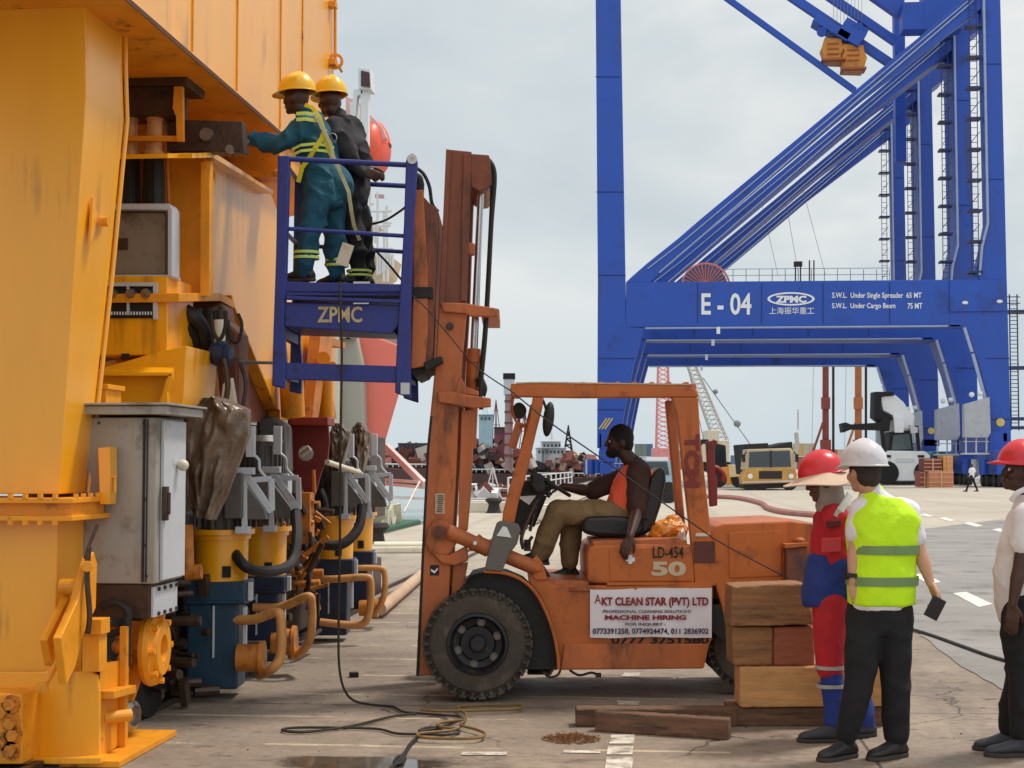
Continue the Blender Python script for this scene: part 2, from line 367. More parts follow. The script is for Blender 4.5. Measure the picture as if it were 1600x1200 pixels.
    tm_ = math_('MULTIPLY', ramp(wv.outputs['Fac'], .965, .995), ramp(noi(5, 5, .7), .35, .65)); col = mix(math_('MULTIPLY', tm_, .28), col, (*lin((60, 52, 46)), 1))
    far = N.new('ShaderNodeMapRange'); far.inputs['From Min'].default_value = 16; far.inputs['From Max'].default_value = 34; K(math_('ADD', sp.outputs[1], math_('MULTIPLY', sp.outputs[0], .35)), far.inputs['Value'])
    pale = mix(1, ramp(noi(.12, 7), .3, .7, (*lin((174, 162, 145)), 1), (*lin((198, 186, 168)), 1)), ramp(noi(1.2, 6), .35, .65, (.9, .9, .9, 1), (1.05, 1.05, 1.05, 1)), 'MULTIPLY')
    col = mix(math_('MULTIPLY', far.outputs[0], .85), col, pale)  # distance blend puts the far sunlight into the concrete colour
    col = mix(math_('MULTIPLY', tm_, .3), col, (*lin((96, 84, 74)), 1)); col = mix(math_('MULTIPLY', ramp(noi(.35, 6, .7, mp.outputs[0]), .58, .75), .35), col, (*lin((122, 110, 98)), 1))
    K(col, b.inputs['Base Color'])
    # damp puddle by the fence of cables
    wet = N.new('ShaderNodeVectorMath'); wet.operation = 'DISTANCE'
    sc = N.new('ShaderNodeMapping'); sc.inputs['Scale'].default_value = (.8, 2.2, 1); K(P, sc.inputs[0]); K(sc.outputs[0], wet.inputs[0])
    pw = G(560, 1192); wet.inputs[1].default_value = (pw.x*.8, pw.y*2.2, 0)
    wm = ramp(math_('ADD', wet.outputs['Value'], math_('MULTIPLY', noi(2.5), .5)), .62, .72, (1, 1, 1, 1), (0, 0, 0, 1))
    ro = mix(wm, ramp(noi(4), .3, .7, (.62, .62, .62, 1), (.85, .85, .85, 1)), (.06, .06, .06, 1))
    K(ro, b.inputs['Roughness'])
    K(mix(wm, col, mix(1, col, (.45, .45, .46, 1), 'MULTIPLY')), b.inputs['Base Color'])
    bp = N.new('ShaderNodeBump'); bp.inputs['Strength'].default_value = .5; bp.inputs['Distance'].default_value = .02
    K(math_('MULTIPLY', noi(18, 9, .7), math_('SUBTRACT', 1, wm)), bp.inputs['Height']); K(bp.outputs[0], b.inputs['Normal'])
    return m
QX = -6.5
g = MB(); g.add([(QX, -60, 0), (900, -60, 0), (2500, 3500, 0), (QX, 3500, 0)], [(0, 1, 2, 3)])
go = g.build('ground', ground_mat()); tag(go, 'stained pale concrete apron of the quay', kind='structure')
g = MB(); g.box((QX-.25, 1720, -2.2), (.5, 3560, 4.35)); tag(g.build('quay_wall', mat('wet quay wall', (112, 104, 94), .8, var=.3, bump=.4, bsc=6)), 'concrete face of the quay going down to the water', kind='structure')
M_wat = mat('harbour water', (118, 138, 134), .12, var=.12, sc=.25, bump=.35, bsc=1.3, spec=.5)
g = MB(); g.add([(-2500, -60, -2.4), (QX-.1, -60, -2.4), (QX-.1, 3500, -2.4), (-2500, 3500, -2.4)], [(0, 1, 2, 3)])
tag(g.build('water', M_wat), 'pale green grey harbour water beyond the quay', kind='structure')
M_asp = mat('asphalt', (142, 136, 131), .85, var=.2, sc=.6, dirt=((96, 90, 84), .38, 1.1), bump=.4, bsc=120)
g = MB(); r0 = random.Random(2)
ex = [(2.6, -5), (2.5, 6), (2.62, 9), (2.45, 13), (2.6, 18), (2.9, 24), (4.2, 32), (6.6, 40), (10, 47), (16, 52), (40, 60), (140, 74), (140, -5)]
e2 = []
for i in range(len(ex)-4):
    (xa_, ya_), (xb_, yb_) = ex[i], ex[i+1]
    m_ = max(1, int((yb_-ya_)/.25))
    for k in range(m_): e2.append((xa_+(xb_-xa_)*k/m_+r0.uniform(-.012, .012)*(1+ya_*.02), ya_+(yb_-ya_)*k/m_))
ex = e2+ex[-4:]
g.add([(x, y, .006) for x, y in ex], [tuple(range(len(ex)))])
tag(g.build('road', M_asp), 'grey asphalt roadway along the quay', kind='structure')
M_line = mat('road paint', (226, 218, 206), .7, var=.1, dirt=((140, 134, 128), .35, 5))
M_wline = mat('worn ground paint', (214, 204, 190), .75, var=.1, dirt=((140, 124, 108), .62, 7))
g = MB()
for q in ([(1436, 804), (1446, 803), (1460, 807), (1450, 808)], [(1466, 810), (1476, 809), (1494, 813.5), (1484, 815)], [(1505, 818), (1516, 816.5), (1536, 822), (1526, 823.5)],
          [(1550, 828), (1562, 826), (1590, 834), (1578, 836)], [(1489, 928), (1510, 926), (1551, 945), (1530, 950)], [(1425, 899), (1443, 897), (1470, 910), (1452, 914)], [(1600, 968), (1622, 965), (1700, 1000), (1680, 1006)]):
    o = len(g.v); g.add([tuple(G(x, y))[:2]+(.011,) for x, y in q], [(0, 1, 2, 3)])
tag(g.build('road_marking', M_line), 'white dashes painted along the asphalt road', kind='structure')
g = MB()
for q in ([(955, 1149), (992, 1149), (990, 1163), (952, 1163)], [(950, 1167), (990, 1167), (988, 1180), (948, 1180)], [(948, 1184), (990, 1184), (986, 1210), (944, 1210)],
          [(964, 1096), (1000, 1096), (998, 1102), (966, 1102)], [(722, 1176), (792, 1176), (792, 1181), (720, 1181)], [(880, 1173), (938, 1174), (938, 1178), (880, 1177)], [(975, 1052), (1000, 1052), (998, 1058), (972, 1058)]):
    g.add([tuple(G(x, y))[:2]+(.005,) for x, y in q], [(0, 1, 2, 3)])
tag(g.build('ground_marking', M_wline), 'worn white paint blocks on the concrete in front of the timbers', kind='structure')
# crane rails
g = MB()
for X in (-3.62, -3.38): g.box((X, 95, .012), (.05, 210, .06))
tag(g.build('rail_groove', M_dsteel), 'steel crane rail groove running along the quay under the yellow crane', kind='structure')
# ================================================================ yellow gantry crane
gc = thing('gantry_crane', 'huge yellow gantry crane whose leg, sill beam and wheel bogies fill the left side', 'crane', G(60, 1195))
Yf = G(100, 1193).y
def N1(px, py, k='y', a=None): return hit(k, px, py, Yf if a is None else a)
# leg: front face traced, side face seen obliquely
fr = [(133, -60), (134, 60), (135, 150), (129, 240), (118, 400), (105, 590), (93, 772)]
sd_ = [(192, -60), (192, 60), (194, 190), (186, 260), (172, 400), (152, 600), (133, 772)]
b = MB(); nv = [N1(*p) for p in fr]; fv = []
for p, q in zip(fr, sd_):
    n_ = N1(*p); fv.append(Vector((n_.x, PX(q[0], q[1], n_.x).y, n_.z)))
Xl = N1(-700, 0).x
vs = nv+fv+[Vector((Xl, v.y, v.z)) for v in nv]+[Vector((Xl, v.y, v.z)) for v in fv]; n = len(fr)
fs = []
for i in range(n-1):
    fs += [(i, i+1, n+i+1, n+i), (i, 2*n+i, 2*n+i+1, i+1), (n+i, n+i+1, 3*n+i+1, 3*n+i), (2*n+i, 3*n+i, 3*n+i+1, 2*n+i+1)]
fs += [(0, n, 3*n, 2*n), (n-1, 3*n-1, 4*n-1, 2*n-1)]
leg = b.add(vs, fs).build('leg', M_yel, gc, bev=.006)
# edge strip on the far edge, weld line on the near one
b = MB(); b.tube([v+Vector((.012, .02, 0)) for v in fv], .014, smooth=False); b.build('edge_strip', M_yel, leg, smooth=True)
# lifting eye
b = MB(); xx = N1(126, 340).x
b.ext([PX(141, 308, xx), PX(146, 330, xx), PX(158, 340, xx), PX(165, 345, xx), PX(158, 352, xx), PX(146, 358, xx), PX(137, 382, xx)], (.02, 0, 0))
b.build('lifting_eye', M_yel, leg, bev=.004)
b = MB(); c = PX(157, 346, xx+.035); b.cyl(c, c+Vector((.05, 0, 0)), .03); b.build('eye_pin', M_yeld, leg)
# bolted flange
b = MB(); z1 = N1(100, 778).z; z0 = N1(100, 812).z; a = N1(110, 800); e_ = PX(163, 800, a.x+.05)
b.box(((Xl+a.x+.05)/2, (Yf-.1+e_.y)/2, (z0+z1)/2), (a.x+.05-Xl, e_.y-Yf+.1, (z1-z0)*.75))
b.box(((Xl+a.x+.08)/2, (Yf-.14+e_.y)/2, z1-.012), (a.x+.08-Xl, e_.y-Yf+.2, .028))
b.box(((Xl+a.x+.08)/2, (Yf-.14+e_.y)/2, z0+.012), (a.x+.08-Xl, e_.y-Yf+.2, .028))
fl = b.build('flange', M_yeld, gc, bev=.004)
b = MB()
for i in range(14):
    for zz in (z1+.012, z0-.012):
        b.cyl((a.x-.02-i*.085, Yf-.17, zz-.012), (a.x-.02-i*.085, Yf-.17, zz+.014), .017, n=6)
for i in range(7):
    for zz in (z1+.012,): b.cyl((a.x+.07, Yf-.1+i*.11, zz-.01), (a.x+.07, Yf-.1+i*.11, zz+.014), .015, n=6)
b.build('bolt', M_yeld, fl); fl.children[0]['kind'] = 'stuff'
# lower column
b = MB(); q = N1(88, 900); q2 = PX(130, 900, q.x)
b.box(((Xl+q.x)/2, (Yf+q2.y)/2, z0/2), (q.x-Xl, q2.y-Yf, z0)); lc = b.build('lower_leg', M_yel, gc, bev=.006)
b = MB(); b.px('y', Yf-.05, Yf-.02, [(-60, 1050), (112, 1050), (140, 1048), (152, 1056), (155, 1080), (155, 1190), (-60, 1190)])
b.px('y', Yf-.14, Yf-.02, [(-60, 1184), (157, 1184), (157, 1194), (-60, 1194)]); b.build('foot_plate', M_yel, lc, bev=.004)
b = MB(); xp = N1(155, 1180).x
b.add([N1(156, 1036), N1(156, 1186), PX(191, 1160, xp), PX(191, 1032, xp)], [(0, 1, 2, 3)])
b.ext([N1(156, 1080), N1(156, 1092), PX(192, 1082, xp), PX(192, 1070, xp)], (.08, 0, 0))
b.box((xp-.02, Yf+.4, .02), (.34, 1.0, .035))
b.box((xp+.02, PX(188, 1090, xp).y, .35), (.04, .05, .75))
b.cyl(PX(160, 1122, xp-.02), PX(204, 1117, xp+.1), .035); b.build('rail_sweep_bracket', M_yeld, lc, bev=.003)
# tie-down: two plates hanging on a pin
xq = PY(95, 997, Yf-.5).x
td = MB(); td.px('x', xq, xq-.045, [(95, 997), (122, 938), (130, 905), (140, 872), (147, 862), (152, 880), (150, 950), (130, 992), (118, 1042), (104, 1070)]); td.build('tie_down_plate', M_yeld, lc, bev=.005)
td = MB(); td.px('x', xq-.14, xq-.185, [(74, 1000), (100, 948), (112, 925), (118, 940), (112, 985), (92, 1012), (82, 1042)]); td.build('tie_down_plate', M_yeld, lc, bev=.005)
td = MB(); td.cyl(PY(95, 917, Yf-.05), PY(122, 917, Yf-.05), .045); td.cyl(PY(136, 885, Yf-.36), PY(136, 885, Yf), .03); td.cyl(PY(68, 1073, Yf-.36), PY(90, 1035, Yf-.3), .018); td.cyl(PY(66, 1066, Yf-.38), PY(68, 1082, Yf-.38), .03)
td.rc('y', Yf-.12, Yf+.02, 122, 968, 158, 992); td.rc('y', Yf-.1, Yf+.02, 128, 992, 155, 1050); td.build('pin_bracket', M_yeld, lc, bev=.003)
td = MB(); td.tube([PY(139, 855, Yf-.2), PY(136, 900, Yf-.2), PY(140, 960, Yf-.2), PY(137, 990, Yf-.2)], .016); td.tube([PY(152, 820, Yf-.1), PY(138, 855, Yf-.15), PY(133, 872, Yf-.2)], .01); td.build('turnbuckle', M_dsteel, lc, smooth=True)
td = MB(); td.rc('y', Yf-.3, Yf-.04, -60, 1085, 34, 1194); bb = td.build('anchor_block', M_yeld, lc, bev=.006)
td = MB()
for (x, y) in ((18, 1100), (18, 1130), (22, 1148), (18, 1172), (4, 1112), (4, 1158)):
    c = PY(x, y, Yf-.3); td.cyl(c+Vector((0, .02, 0)), c+Vector((0, -.04, 0)), .033, n=6); td.cyl(c, c+Vector((0, -.015, 0)), .05)
td.build('anchor_bolt', mat('rusty bolt', (206, 128, 30), .7, var=.3, sc=20, dirt=(RUST, .5, 16)), bb)
# side guide block seen past the lower leg
# sill beam ------------------------------------------------------------
XS = -3.0; zb = PX(430, 205, XS).z; Ye = PX(522, 60, XS).y
sb = MB(); sb.box((XS-1.0, (Ye-9)/2, zb+2.2), (2.0, Ye+9, 4.4)); sill = sb.build('sill_beam', M_yel, gc, bev=.01)
sb = MB(); sb.box((XS-1.0, (Ye-9)/2, zb-.012), (2.07, Ye+9.05, .022)); sb.build('bottom_flange', M_yeld, sill)
sb = MB(); sb.box((XS+.038, (Ye-9)/2, zb-.012), (.006, Ye+9, .03)); sb.build('flange_shade_line', mat('flange shade brown', (84, 46, 24), .7, var=.3, sc=8), sill)  # thin dark strip paints the shading line along the beam's lower edge
sb = MB()
for px_ in (438, 472, 370, 300):
    y_ = PX(px_, 60, XS).y; sb.box((XS+.004, y_, zb+2.2), (.012, .014, 4.3))
sb.build('weld_seam', M_yeld, sill)
sb = MB(); sb.tube([PX(524, -60, XS+.03), PX(524, 92, XS+.03), PX(527, 100, XS+.03), PX(534, 112, XS+.05)], .014)
for yy in (8, 98): sb.box(PX(520, yy, XS+.03), (.07, .1, .05))
c = PX(524, 96, XS+.05); sb.ring(c, (0, 1, 0), [(.05, -.01), (.075, -.01), (.075, .01), (.05, .01), (.05, -.01)], 16)
sb.build('conduit', M_yeld, sill, smooth=True)
# jacking saddle below the sill
sb = MB(); Yw = Ye-2.0; sb.px('y', Yw, Ye-.2, [(150, 150), (437, 150), (437, 262), (425, 268), (150, 340)])
sb.build('saddle', M_yeld, gc, bev=.008)
sb = MB(); sb.px('y', Yw-.22, Yw+.05, [(186, 262), (460, 268), (460, 276), (186, 276)]); sb.build('saddle_ledge', M_yeld, gc)
Yk = PX(352, 215, XS).y-.2
sb = MB(); sb.px('y', Yk, Yk+.12, [(262, 187), (378, 189), (382, 238), (262, 236)]); hb = sb.build('pin_bar', M_dsteel, gc, bev=.006)
sb = MB(); c = PY(325, 212, Yk); sb.cyl(c, c+Vector((0, -.05, 0)), .045); c = PY(360, 234, Yk); sb.cyl(c, c+Vector((0, -.03, 0)), .03); sb.build('pin_head', M_steel, hb, smooth=True)
# hydraulic pair
XE = -3.15
Yh = PX(321, 350, XE).y-.42
hp = MB(); hp.rc('y', Yh, Yh+.3, 170, 132, 272, 180); hp.rc('y', Yh-.06, Yh+.35, 165, 116, 292, 133)
jk = hp.build('jack_head', M_dsteel, gc, bev=.008)
hp = MB(); hp.px('y', Yh-.04, Yh, [(272, 135), (285, 135), (286, 220), (276, 220), (275, 180), (270, 170)]); hp.rc('y', Yh, Yh+.03, 195, 212, 276, 220); hp.build('guide_plate', M_yeld, jk)
for (x0, x1) in ((194, 215), (231, 254)):
    hp = MB(); a = PY((x0+x1)/2, 178, Yh+.1); c = PY((x0+x1)/2-2, 244, Yh+.1); r = (PY(x1, 200, Yh+.1)-PY(x0, 200, Yh+.1)).length/2
    hp.cyl(a, c, r, r*1.02); hp.cyl(c, c+Vector((0, 0, .03)), r*1.35); hp.cyl(a+Vector((0, 0, .02)), a-Vector((0, 0, .05)), r*1.15); st = hp.build('jack_rod', M_pipe, gc, smooth=True)
    hp = MB(); m_ = c; lo = PY((x0+x1)/2-2, 322, Yh+.1); k = 15; prof = []
    hp.cyl(c, lo, r*1.1, r*1.25, 18); 
    for i in range(4): 
        a_ = i*math.pi/2+.4; o_ = Vector((math.cos(a_)*r*1.2, math.sin(a_)*r*1.2, 0)); hp.cyl(c+o_*.8, lo+o_, .018)
    hp.build('bellows', M_blk, gc, smooth=True)
hp = MB(); hp.cyl(PY(222, 240, Yh+.2), PY(218, 325, Yh+.2), .04); hp.cyl(PY(258, 190, Yh+.2), PY(264, 322, Yh+.2), .012); hp.build('guide_rod', M_yelg, gc, smooth=True)
# junction box
hp = MB(); hp.rc('y', Yh-.1, Yh+.1, 176, 332, 258, 429); jb = hp.build('junction_box', mat('stained grey box', (128, 114, 98), .5, var=.15, sc=4, dirt=((84, 70, 56), .35, 5)), gc, bev=.008)
hp = MB(); hp.px('y', Yh-.16, Yh+.0, [(150, 318), (264, 318), (269, 326), (269, 432), (262, 432), (262, 328), (150, 326)]); hp.rc('y', Yh-.15, Yh+.05, 150, 429, 268, 434); hp.build('box_hood', M_lgrey, jb, bev=.004)
hp = MB(); hp.rc('y', Yh-.11, Yh-.1, 184, 372, 199, 390); hp.build('label_plate', M_dsteel, jb)
# recessed frame with two round lamps
hp = MB(); 
hp.px('y', Yh-.16, Yh+.4, [(150, 431), (262, 431), (262, 555), (150, 555)]); pn = hp.build('bracket_panel', M_yel, gc, bev=.008)
hp = MB(); hp.rc('y', Yh-.175, Yh-.165, 168, 446, 240, 497); hp.build('recess', M_void, pn)
hp = MB(); hp.px('y', Yh-.2, Yh-.17, [(150, 441), (245, 441), (245, 499), (239, 499), (239, 447), (150, 447)]); hp.rc('y', Yh-.2, Yh-.17, 198, 447, 201, 492); hp.build('recess_frame', M_lgrey, pn)
for x in (176, 205, 229):
    hp = MB(); c = PY(x, 459, Yh-.2); hp.ring(c, (0, -1, 0), [(.0, .03), (.03, .03), (.034, .0), (.036, -.02)], 20); hp.build('lamp', M_steel, pn, smooth=True)
hp = MB(); 
for i in range(16): hp.cyl(PY(170+i*4.4, 487, Yh-.19), PY(170+i*4.4, 492, Yh-.19), .006, n=6)
hp.build('terminal_strip', M_lgrey, pn)
# sloped yellow gusset box
hp = MB(); hp.px('y', Yh-.2, Yh+.5, [(150, 578), (245, 550), (292, 540), (286, 640), (150, 640)]); gs = hp.build('gusset_box', M_yel, gc, bev=.006)
a = Yh-.2
hp = MB(); P = [PY(155, 582, a-.12), PY(268, 582, a-.12), PY(290, 540, a+.35), PY(160, 566, a+.35)]; hp.ext(P, (0, 0, -.02))
hp.ext([PY(268, 585, a-.12), PY(250, 640, a-.12), PY(286, 640, a+.3), PY(291, 542, a+.35)], (-.02, 0, 0)); hp.ext([PY(260, 585, a-.1), PY(250, 640, a-.1), PY(262, 640, a-.1)], (0, .3, 0)); hp.build('sloped_plate', M_yel, gs)
hp = MB(); c = PY(196, 556, Yh-.21); hp.box(c, (.05, .02, .03)); hp.build('slot', M_void, gs)
hp = MB(); hp.rc('y', Yf+.6, Yf+.9, 138, 600, 169, 608); hp.rc('y', Yf+.62, Yf+.88, 140, 608, 166, 640); hp.build('small_bracket', M_yeld, gc, bev=.004)
# cabinet --------------------------------------------------------------
XC = -2.93; cY = PX(243, 780, XC).y; cYe = PX(286, 780, XC).y; zt = PX(243, 652, XC).z; zc = PX(243, 912, XC).z
hp = MB(); xa = PY(120, 780, cY).x; hp.box(((xa+XC)/2, (cY+cYe)/2, (zt+zc)/2), (XC-xa, cYe-cY, zt-zc)); cab = hp.build('cabinet', M_grey, gc, bev=.006)
hp = MB(); hp.box(((xa+XC)/2+.03, (cY+cYe)/2, zt+.04), (XC-xa+.12, cYe-cY+.2, .05)); hp.box(((xa+XC)/2+.03, (cY+cYe)/2, zt+.075), (XC-xa+.16, cYe-cY+.26, .014)); hp.build('cabinet_roof', M_grey, cab, bev=.004)
hp = MB(); hp.box((XC+.012, (cY+cYe)/2+.03, (zt+zc)/2), (.022, (cYe-cY)*.8, (zt-zc)*.97)); dr = hp.build('cabinet_door', M_lgrey, cab, bev=.004)
hp = MB(); hp.box((XC-.07, cY-.006, (zt+zc)/2), (.012, .012, zt-zc-.02)); hp.box((XC-.05, cY-.008, (zt+zc)/2), (.006, .008, zt-zc-.02)); hp.build('door_seal', M_blk, cab)
hp = MB(); c = Vector((XC+.03, cY+.09, (zt+zc)/2-.02)); hp.box(c, (.03, .05, .2)); hp.box(c+Vector((.02, 0, 0)), (.02, .025, .13)); hp.build('door_handle', M_dsteel, dr, bev=.004)
hp = MB()
for (x, y) in ((225, 661), (228, 780), (226, 852), (229, 900), (155, 661)): c = PY(x, y, cY); hp.cyl(c+Vector((0, .01, 0)), c+Vector((0, -.008, 0)), .009, n=8)
hp.build('rivet', M_dsteel, cab)
hp = MB(); c = PX(286, 727, XC+.06); hp.sph(c, .035); hp.build('cabinet_lamp', M_cream, cab, smooth=True)
hp = MB(); xb = PY(232, 940, cY).x; zl = PY(200, 966, cY).z; hp.box(((xa+xb)/2, (cY+cYe)/2, (zc+zl)/2-.003), (xb-xa, cYe-cY-.04, zc-zl)); lb = hp.build('lower_box', M_dsteel, gc, bev=.006)
hp = MB(); hp.box((xb+.01, (cY+cYe)/2-.0, (zc+zl)/2-.01), (.015, (cYe-cY)*.85, (zc-zl)*.88))
pl = hp.build('cover_plate', M_lgrey, lb)
hp = MB()
for i in range(4):
    for j in (-1, 1):
        hp.cyl((xb, cY+.12+i*.11, (zc+zl)/2-.01+j*(zc-zl)*.36), (xb+.03, cY+.12+i*.11, (zc+zl)/2-.01+j*(zc-zl)*.36), .013, n=6)
hp.build('cover_bolt', M_dsteel, pl)
hp = MB(); hp.px('y', cY-.16, cY-.04, [(153, 700), (171, 698), (172, 745), (170, 788), (156, 788)]); hp.rc('y', cY-.14, cY-.1, 168, 744, 180, 747); hp.tube([PY(179, 745, cY-.12), PY(180, 770, cY-.12)], .008); hp.build('clamp_guard', M_yel, gc, bev=.004)
hp = MB(); Y_ = cY-.05; hp.tube([PY(158, 948, Y_), PY(178, 942, Y_), PY(196, 950, Y_), PY(201, 966, Y_), PY(190, 985, Y_), PY(160, 994, Y_)], .022); hp.tube([PY(200, 960, Y_), PY(199, 1000, Y_), PY(198, 1040, Y_)], .024); hp.build('cable_loop', M_blk, gc, smooth=True)
# yellow flanged guard and wheel below the cabinet
XW = -3.45
def wheel(yc, lab=None):
    w = MB(); w.ring((XW-.12, yc, .36), (1, 0, 0), [(0, 0), (.30, 0), (.36, .0), (.36, .04), (.31, .04), (.31, .2), (.36, .2), (.36, .24), (.22, .24), (.2, .2), (.1, .2), (.09, .26), (0, .26)], 36)
    return w
Y0 = PX(232, 1000, -3.15).y
wheel(Y0+.6).build('wheel', M_void, gc, smooth=True)
hp = MB(); hp.ext([PY(200, 970, Y0-.25), PY(226, 970, Y0-.25), PY(228, 1020, Y0-.25), PY(218, 1060, Y0-.25), PY(205, 1098, Y0-.25), PY(200, 1098, Y0-.25)], (0, .05, 0))
c = PY(216, 1012, Y0-.2)+Vector((.06, 0, 0)); hp.ring(c, Vector((1, .05, 0)), [(.07, 0), (.22, 0), (.23, .03), (.22, .06), (.17, .07), (.16, .1), (.08, .1), (.07, 0)], 28)
for i in range(8):
    a_ = i*math.pi/4; q = Vector((1, .05, 0)).to_track_quat('Z', 'Y'); o_ = c+q @ Vector((math.cos(a_)*.195, math.sin(a_)*.195, .05)); hp.cyl(o_, o_+q @ Vector((0, 0, .05)), .02, n=6)
hp.build('bearing_cap', M_yeld, gc, smooth=True)
hp = MB(); hp.tube([PY(165, 990, Y0-.3), PY(180, 985, Y0-.3), PY(192, 1010, Y0-.3), PY(200, 1048, Y0-.3)], .03); hp.rc('y', Y0-.35, Y0-.2, 158, 1036, 189, 1078); hp.sph(PY(186, 1010, Y0-.35), .045); hp.sph(PY(196, 1030, Y0-.35), .05); hp.build('rail_clamp', M_yelg, gc, smooth=True)
hp = MB(); c = PY(208, 1118, Y0-.3); hp.ring(c-Vector((.03, 0, 0)), (1, -.3, 0), [(0, 0), (.085, 0), (.09, .03), (.06, .05), (.05, .02), (0, .02)], 20); hp.build('guide_roller', M_steel, gc, smooth=True)
# dark bogie frames between the wheels, all along the rail
b = MB(); b.box((-3.9, 12.55, .76), (.95, 6.4, 1.1)); b.box((-3.95, PX(300, 1000, -3.3).y+2.4, .35), (.35, 6.2, .5)); bg_ = b.build('bogie_frame', M_void, gc, bev=.02)
XW = -3.6
for i, yy in enumerate((10.1, 11.3, 12.9, 14.1, 16.2)):
    wheel(yy).build('wheel', M_void, gc, smooth=True)
b = MB(); r_ = random.Random(3)
for i in range(110):
    y_ = r_.uniform(Y0+.3, Y0+3.5); c = Vector((-3.34+r_.uniform(-.12, .16), y_, r_.uniform(.04, .9)))
    if r_.random() < .5: b.box(c, (r_.uniform(.03, .1), r_.uniform(.05, .2), r_.uniform(.03, .14)), Matrix.Rotation(r_.uniform(0, 3), 3, 'X'))
    else: b.cyl(c, c+Vector((r_.uniform(.05, .2), r_.uniform(-.1, .1), 0)), r_.uniform(.015, .04), n=8)
b.build('wheel_brake_gear', M_dsteel, gc, bev=.003)
# big equaliser beam -----------------------------------------------------
k = 'x'
b = MB(); b.px('x', XE, XE-1.5, [(321, 252), (335, 246), (424, 303), (434, 330), (436, 420), (438, 642), (432, 640), (366, 478), (362, 462), (322, 462)])
eq = b.build('equaliser_beam', M_yel, gc, bev=.008)
b = MB(); b.ext([PX(262, 240, XE), PX(334, 238, XE), PX(427, 298, XE), PX(427, 303, XE), PX(333, 246, XE), PX(262, 247, XE)], (-1.5, 0, 0)); b.ext([PX(300, 240, XE+.1), PX(334, 238, XE+.1), PX(427, 298, XE+.1), PX(427, 303, XE+.1), PX(333, 246, XE+.1), PX(300, 247, XE+.1)], (-.1, 0, 0)); b.build('top_flange', M_yel, eq)
b = MB(); b.px('y', PX(321, 350, XE).y-.02, PX(321, 350, XE).y, [(250, 246), (316, 246), (316, 462), (250, 462)]); b.build('end_plate', M_yeld, eq)
b = MB(); a = PX(321, 262, XE); b.ext([PX(314, 252, XE+.02), PX(320, 252, XE+.02), PX(319, 462, XE+.02), PX(313, 462, XE+.02)], (.06, 0, 0)); 
c = PX(327, 273, XE+.01); b.ring(c, (1, 0, 0), [(.035, 0), (.075, 0), (.075, .03), (.035, .03), (.035, 0)], 20); b.build('stiffener', M_yeld, eq)
b = MB(); b.ext([PX(368, 482, XE-.1), PX(432, 640, XE-.1), PX(432, 660, XE-.1), PX(372, 660, XE-.1)], (-1.3, 0, 0)); b.build('under_web', mat('brown primer and web shade', (122, 62, 34), .55, var=.15, sc=3), eq)  # brown paints the shade on the beam's sloping underside
b = MB(); b.ext([PX(280, 458, XE+.02), PX(345, 458, XE+.02), PX(366, 470, XE+.02), PX(366, 482, XE+.02), PX(345, 470, XE+.02), PX(280, 472, XE+.02)], (-.9, 0, 0)); b.box(PX(325, 440, XE+.05), (.05, .1, .12)); b.build('beam_ledge', M_yeld, eq, bev=.004)
# second equaliser further along, seen through the basket
b = MB(); b.px('x', XE, XE-1.4, [(436, 470), (500, 470), (524, 515), (523, 656), (438, 656)]); eq2 = b.build('lower_equaliser', M_yel, gc, bev=.008)
b = MB(); b.ext([PX(484, 520, XE+.05), PX(524, 536, XE+.05), PX(524, 544, XE+.05), PX(502, 540, XE+.05), PX(500, 600, XE+.05), PX(510, 655, XE+.05), PX(497, 655, XE+.05), PX(488, 600, XE+.05), PX(480, 655, XE+.05), PX(470, 655, XE+.05)], (.1, 0, 0)); b.build('pin_bracket', M_yelg, eq2)
b = MB(); b.cyl(PX(508, 590, XE+.15), PX(510, 650, XE+.15), .07); b.cyl(PX(455, 590, XE+.12), PX(458, 650, XE+.12), .1); b.cyl(PX(505, 560, XE+.1), PX(505, 560, XE+.25), .06); b.cyl(PX(520, 570, XE+.1), PX(520, 570, XE+.22), .03); b.build('pivot_pin', M_yeld, eq2, smooth=True)
# elbows and hoses above the tarp
b = MB(); a = Yh+.3
b.cyl(PY(262, 483, a), PY(282, 483, a), .07); b.cyl(PY(253, 470, a), PY(270, 486, a), .05); b.cyl(PY(278, 475, a), PY(280, 495, a), .055); b.build('pipe_elbow', M_yel, gc, smooth=True)
b = MB()
b.tube([PY(275, 480, a), PY(298, 492, a), PY(315, 512, a+.1), PY(322, 545, a+.2), PY(322, 575, a+.3)], .055)
b.tube([PY(272, 500, a), PY(286, 512, a), PY(300, 525, a+.1), PY(306, 560, a+.2)], .05); b.tube([PY(262, 530, a), PY(280, 520, a), PY(296, 512, a)], .03)
b.tube([PY(330, 490, a), PY(334, 520, a), PY(344, 530, a), PY(352, 510, a), PY(352, 486, a)], .014); b.tube([PY(356, 500, a+.2), PY(360, 528, a+.2), PY(372, 534, a+.2), PY(378, 508, a+.2), PY(372, 490, a+.2)], .012)
b.build('hydraulic_hose', M_blk, gc, smooth=True)
b = MB(); b.rc('y', a+.3, a+.6, 262, 500, 300, 640); b.cyl(PY(330, 480, a+.5), PY(334, 560, a+.5), .10); b.cyl(PY(345, 485, a+.4), PY(347, 545, a+.4), .05)
b.build('manifold_block', M_dsteel, gc, bev=.01)
b = MB(); b.px('y', a+.5, a+.8, [(300, 472), (346, 472), (352, 500), (372, 520), (372, 640), (300, 640)]); b.build('pump_housing', mat('brown primer and web shade', (122, 62, 34)), gc, bev=.02)
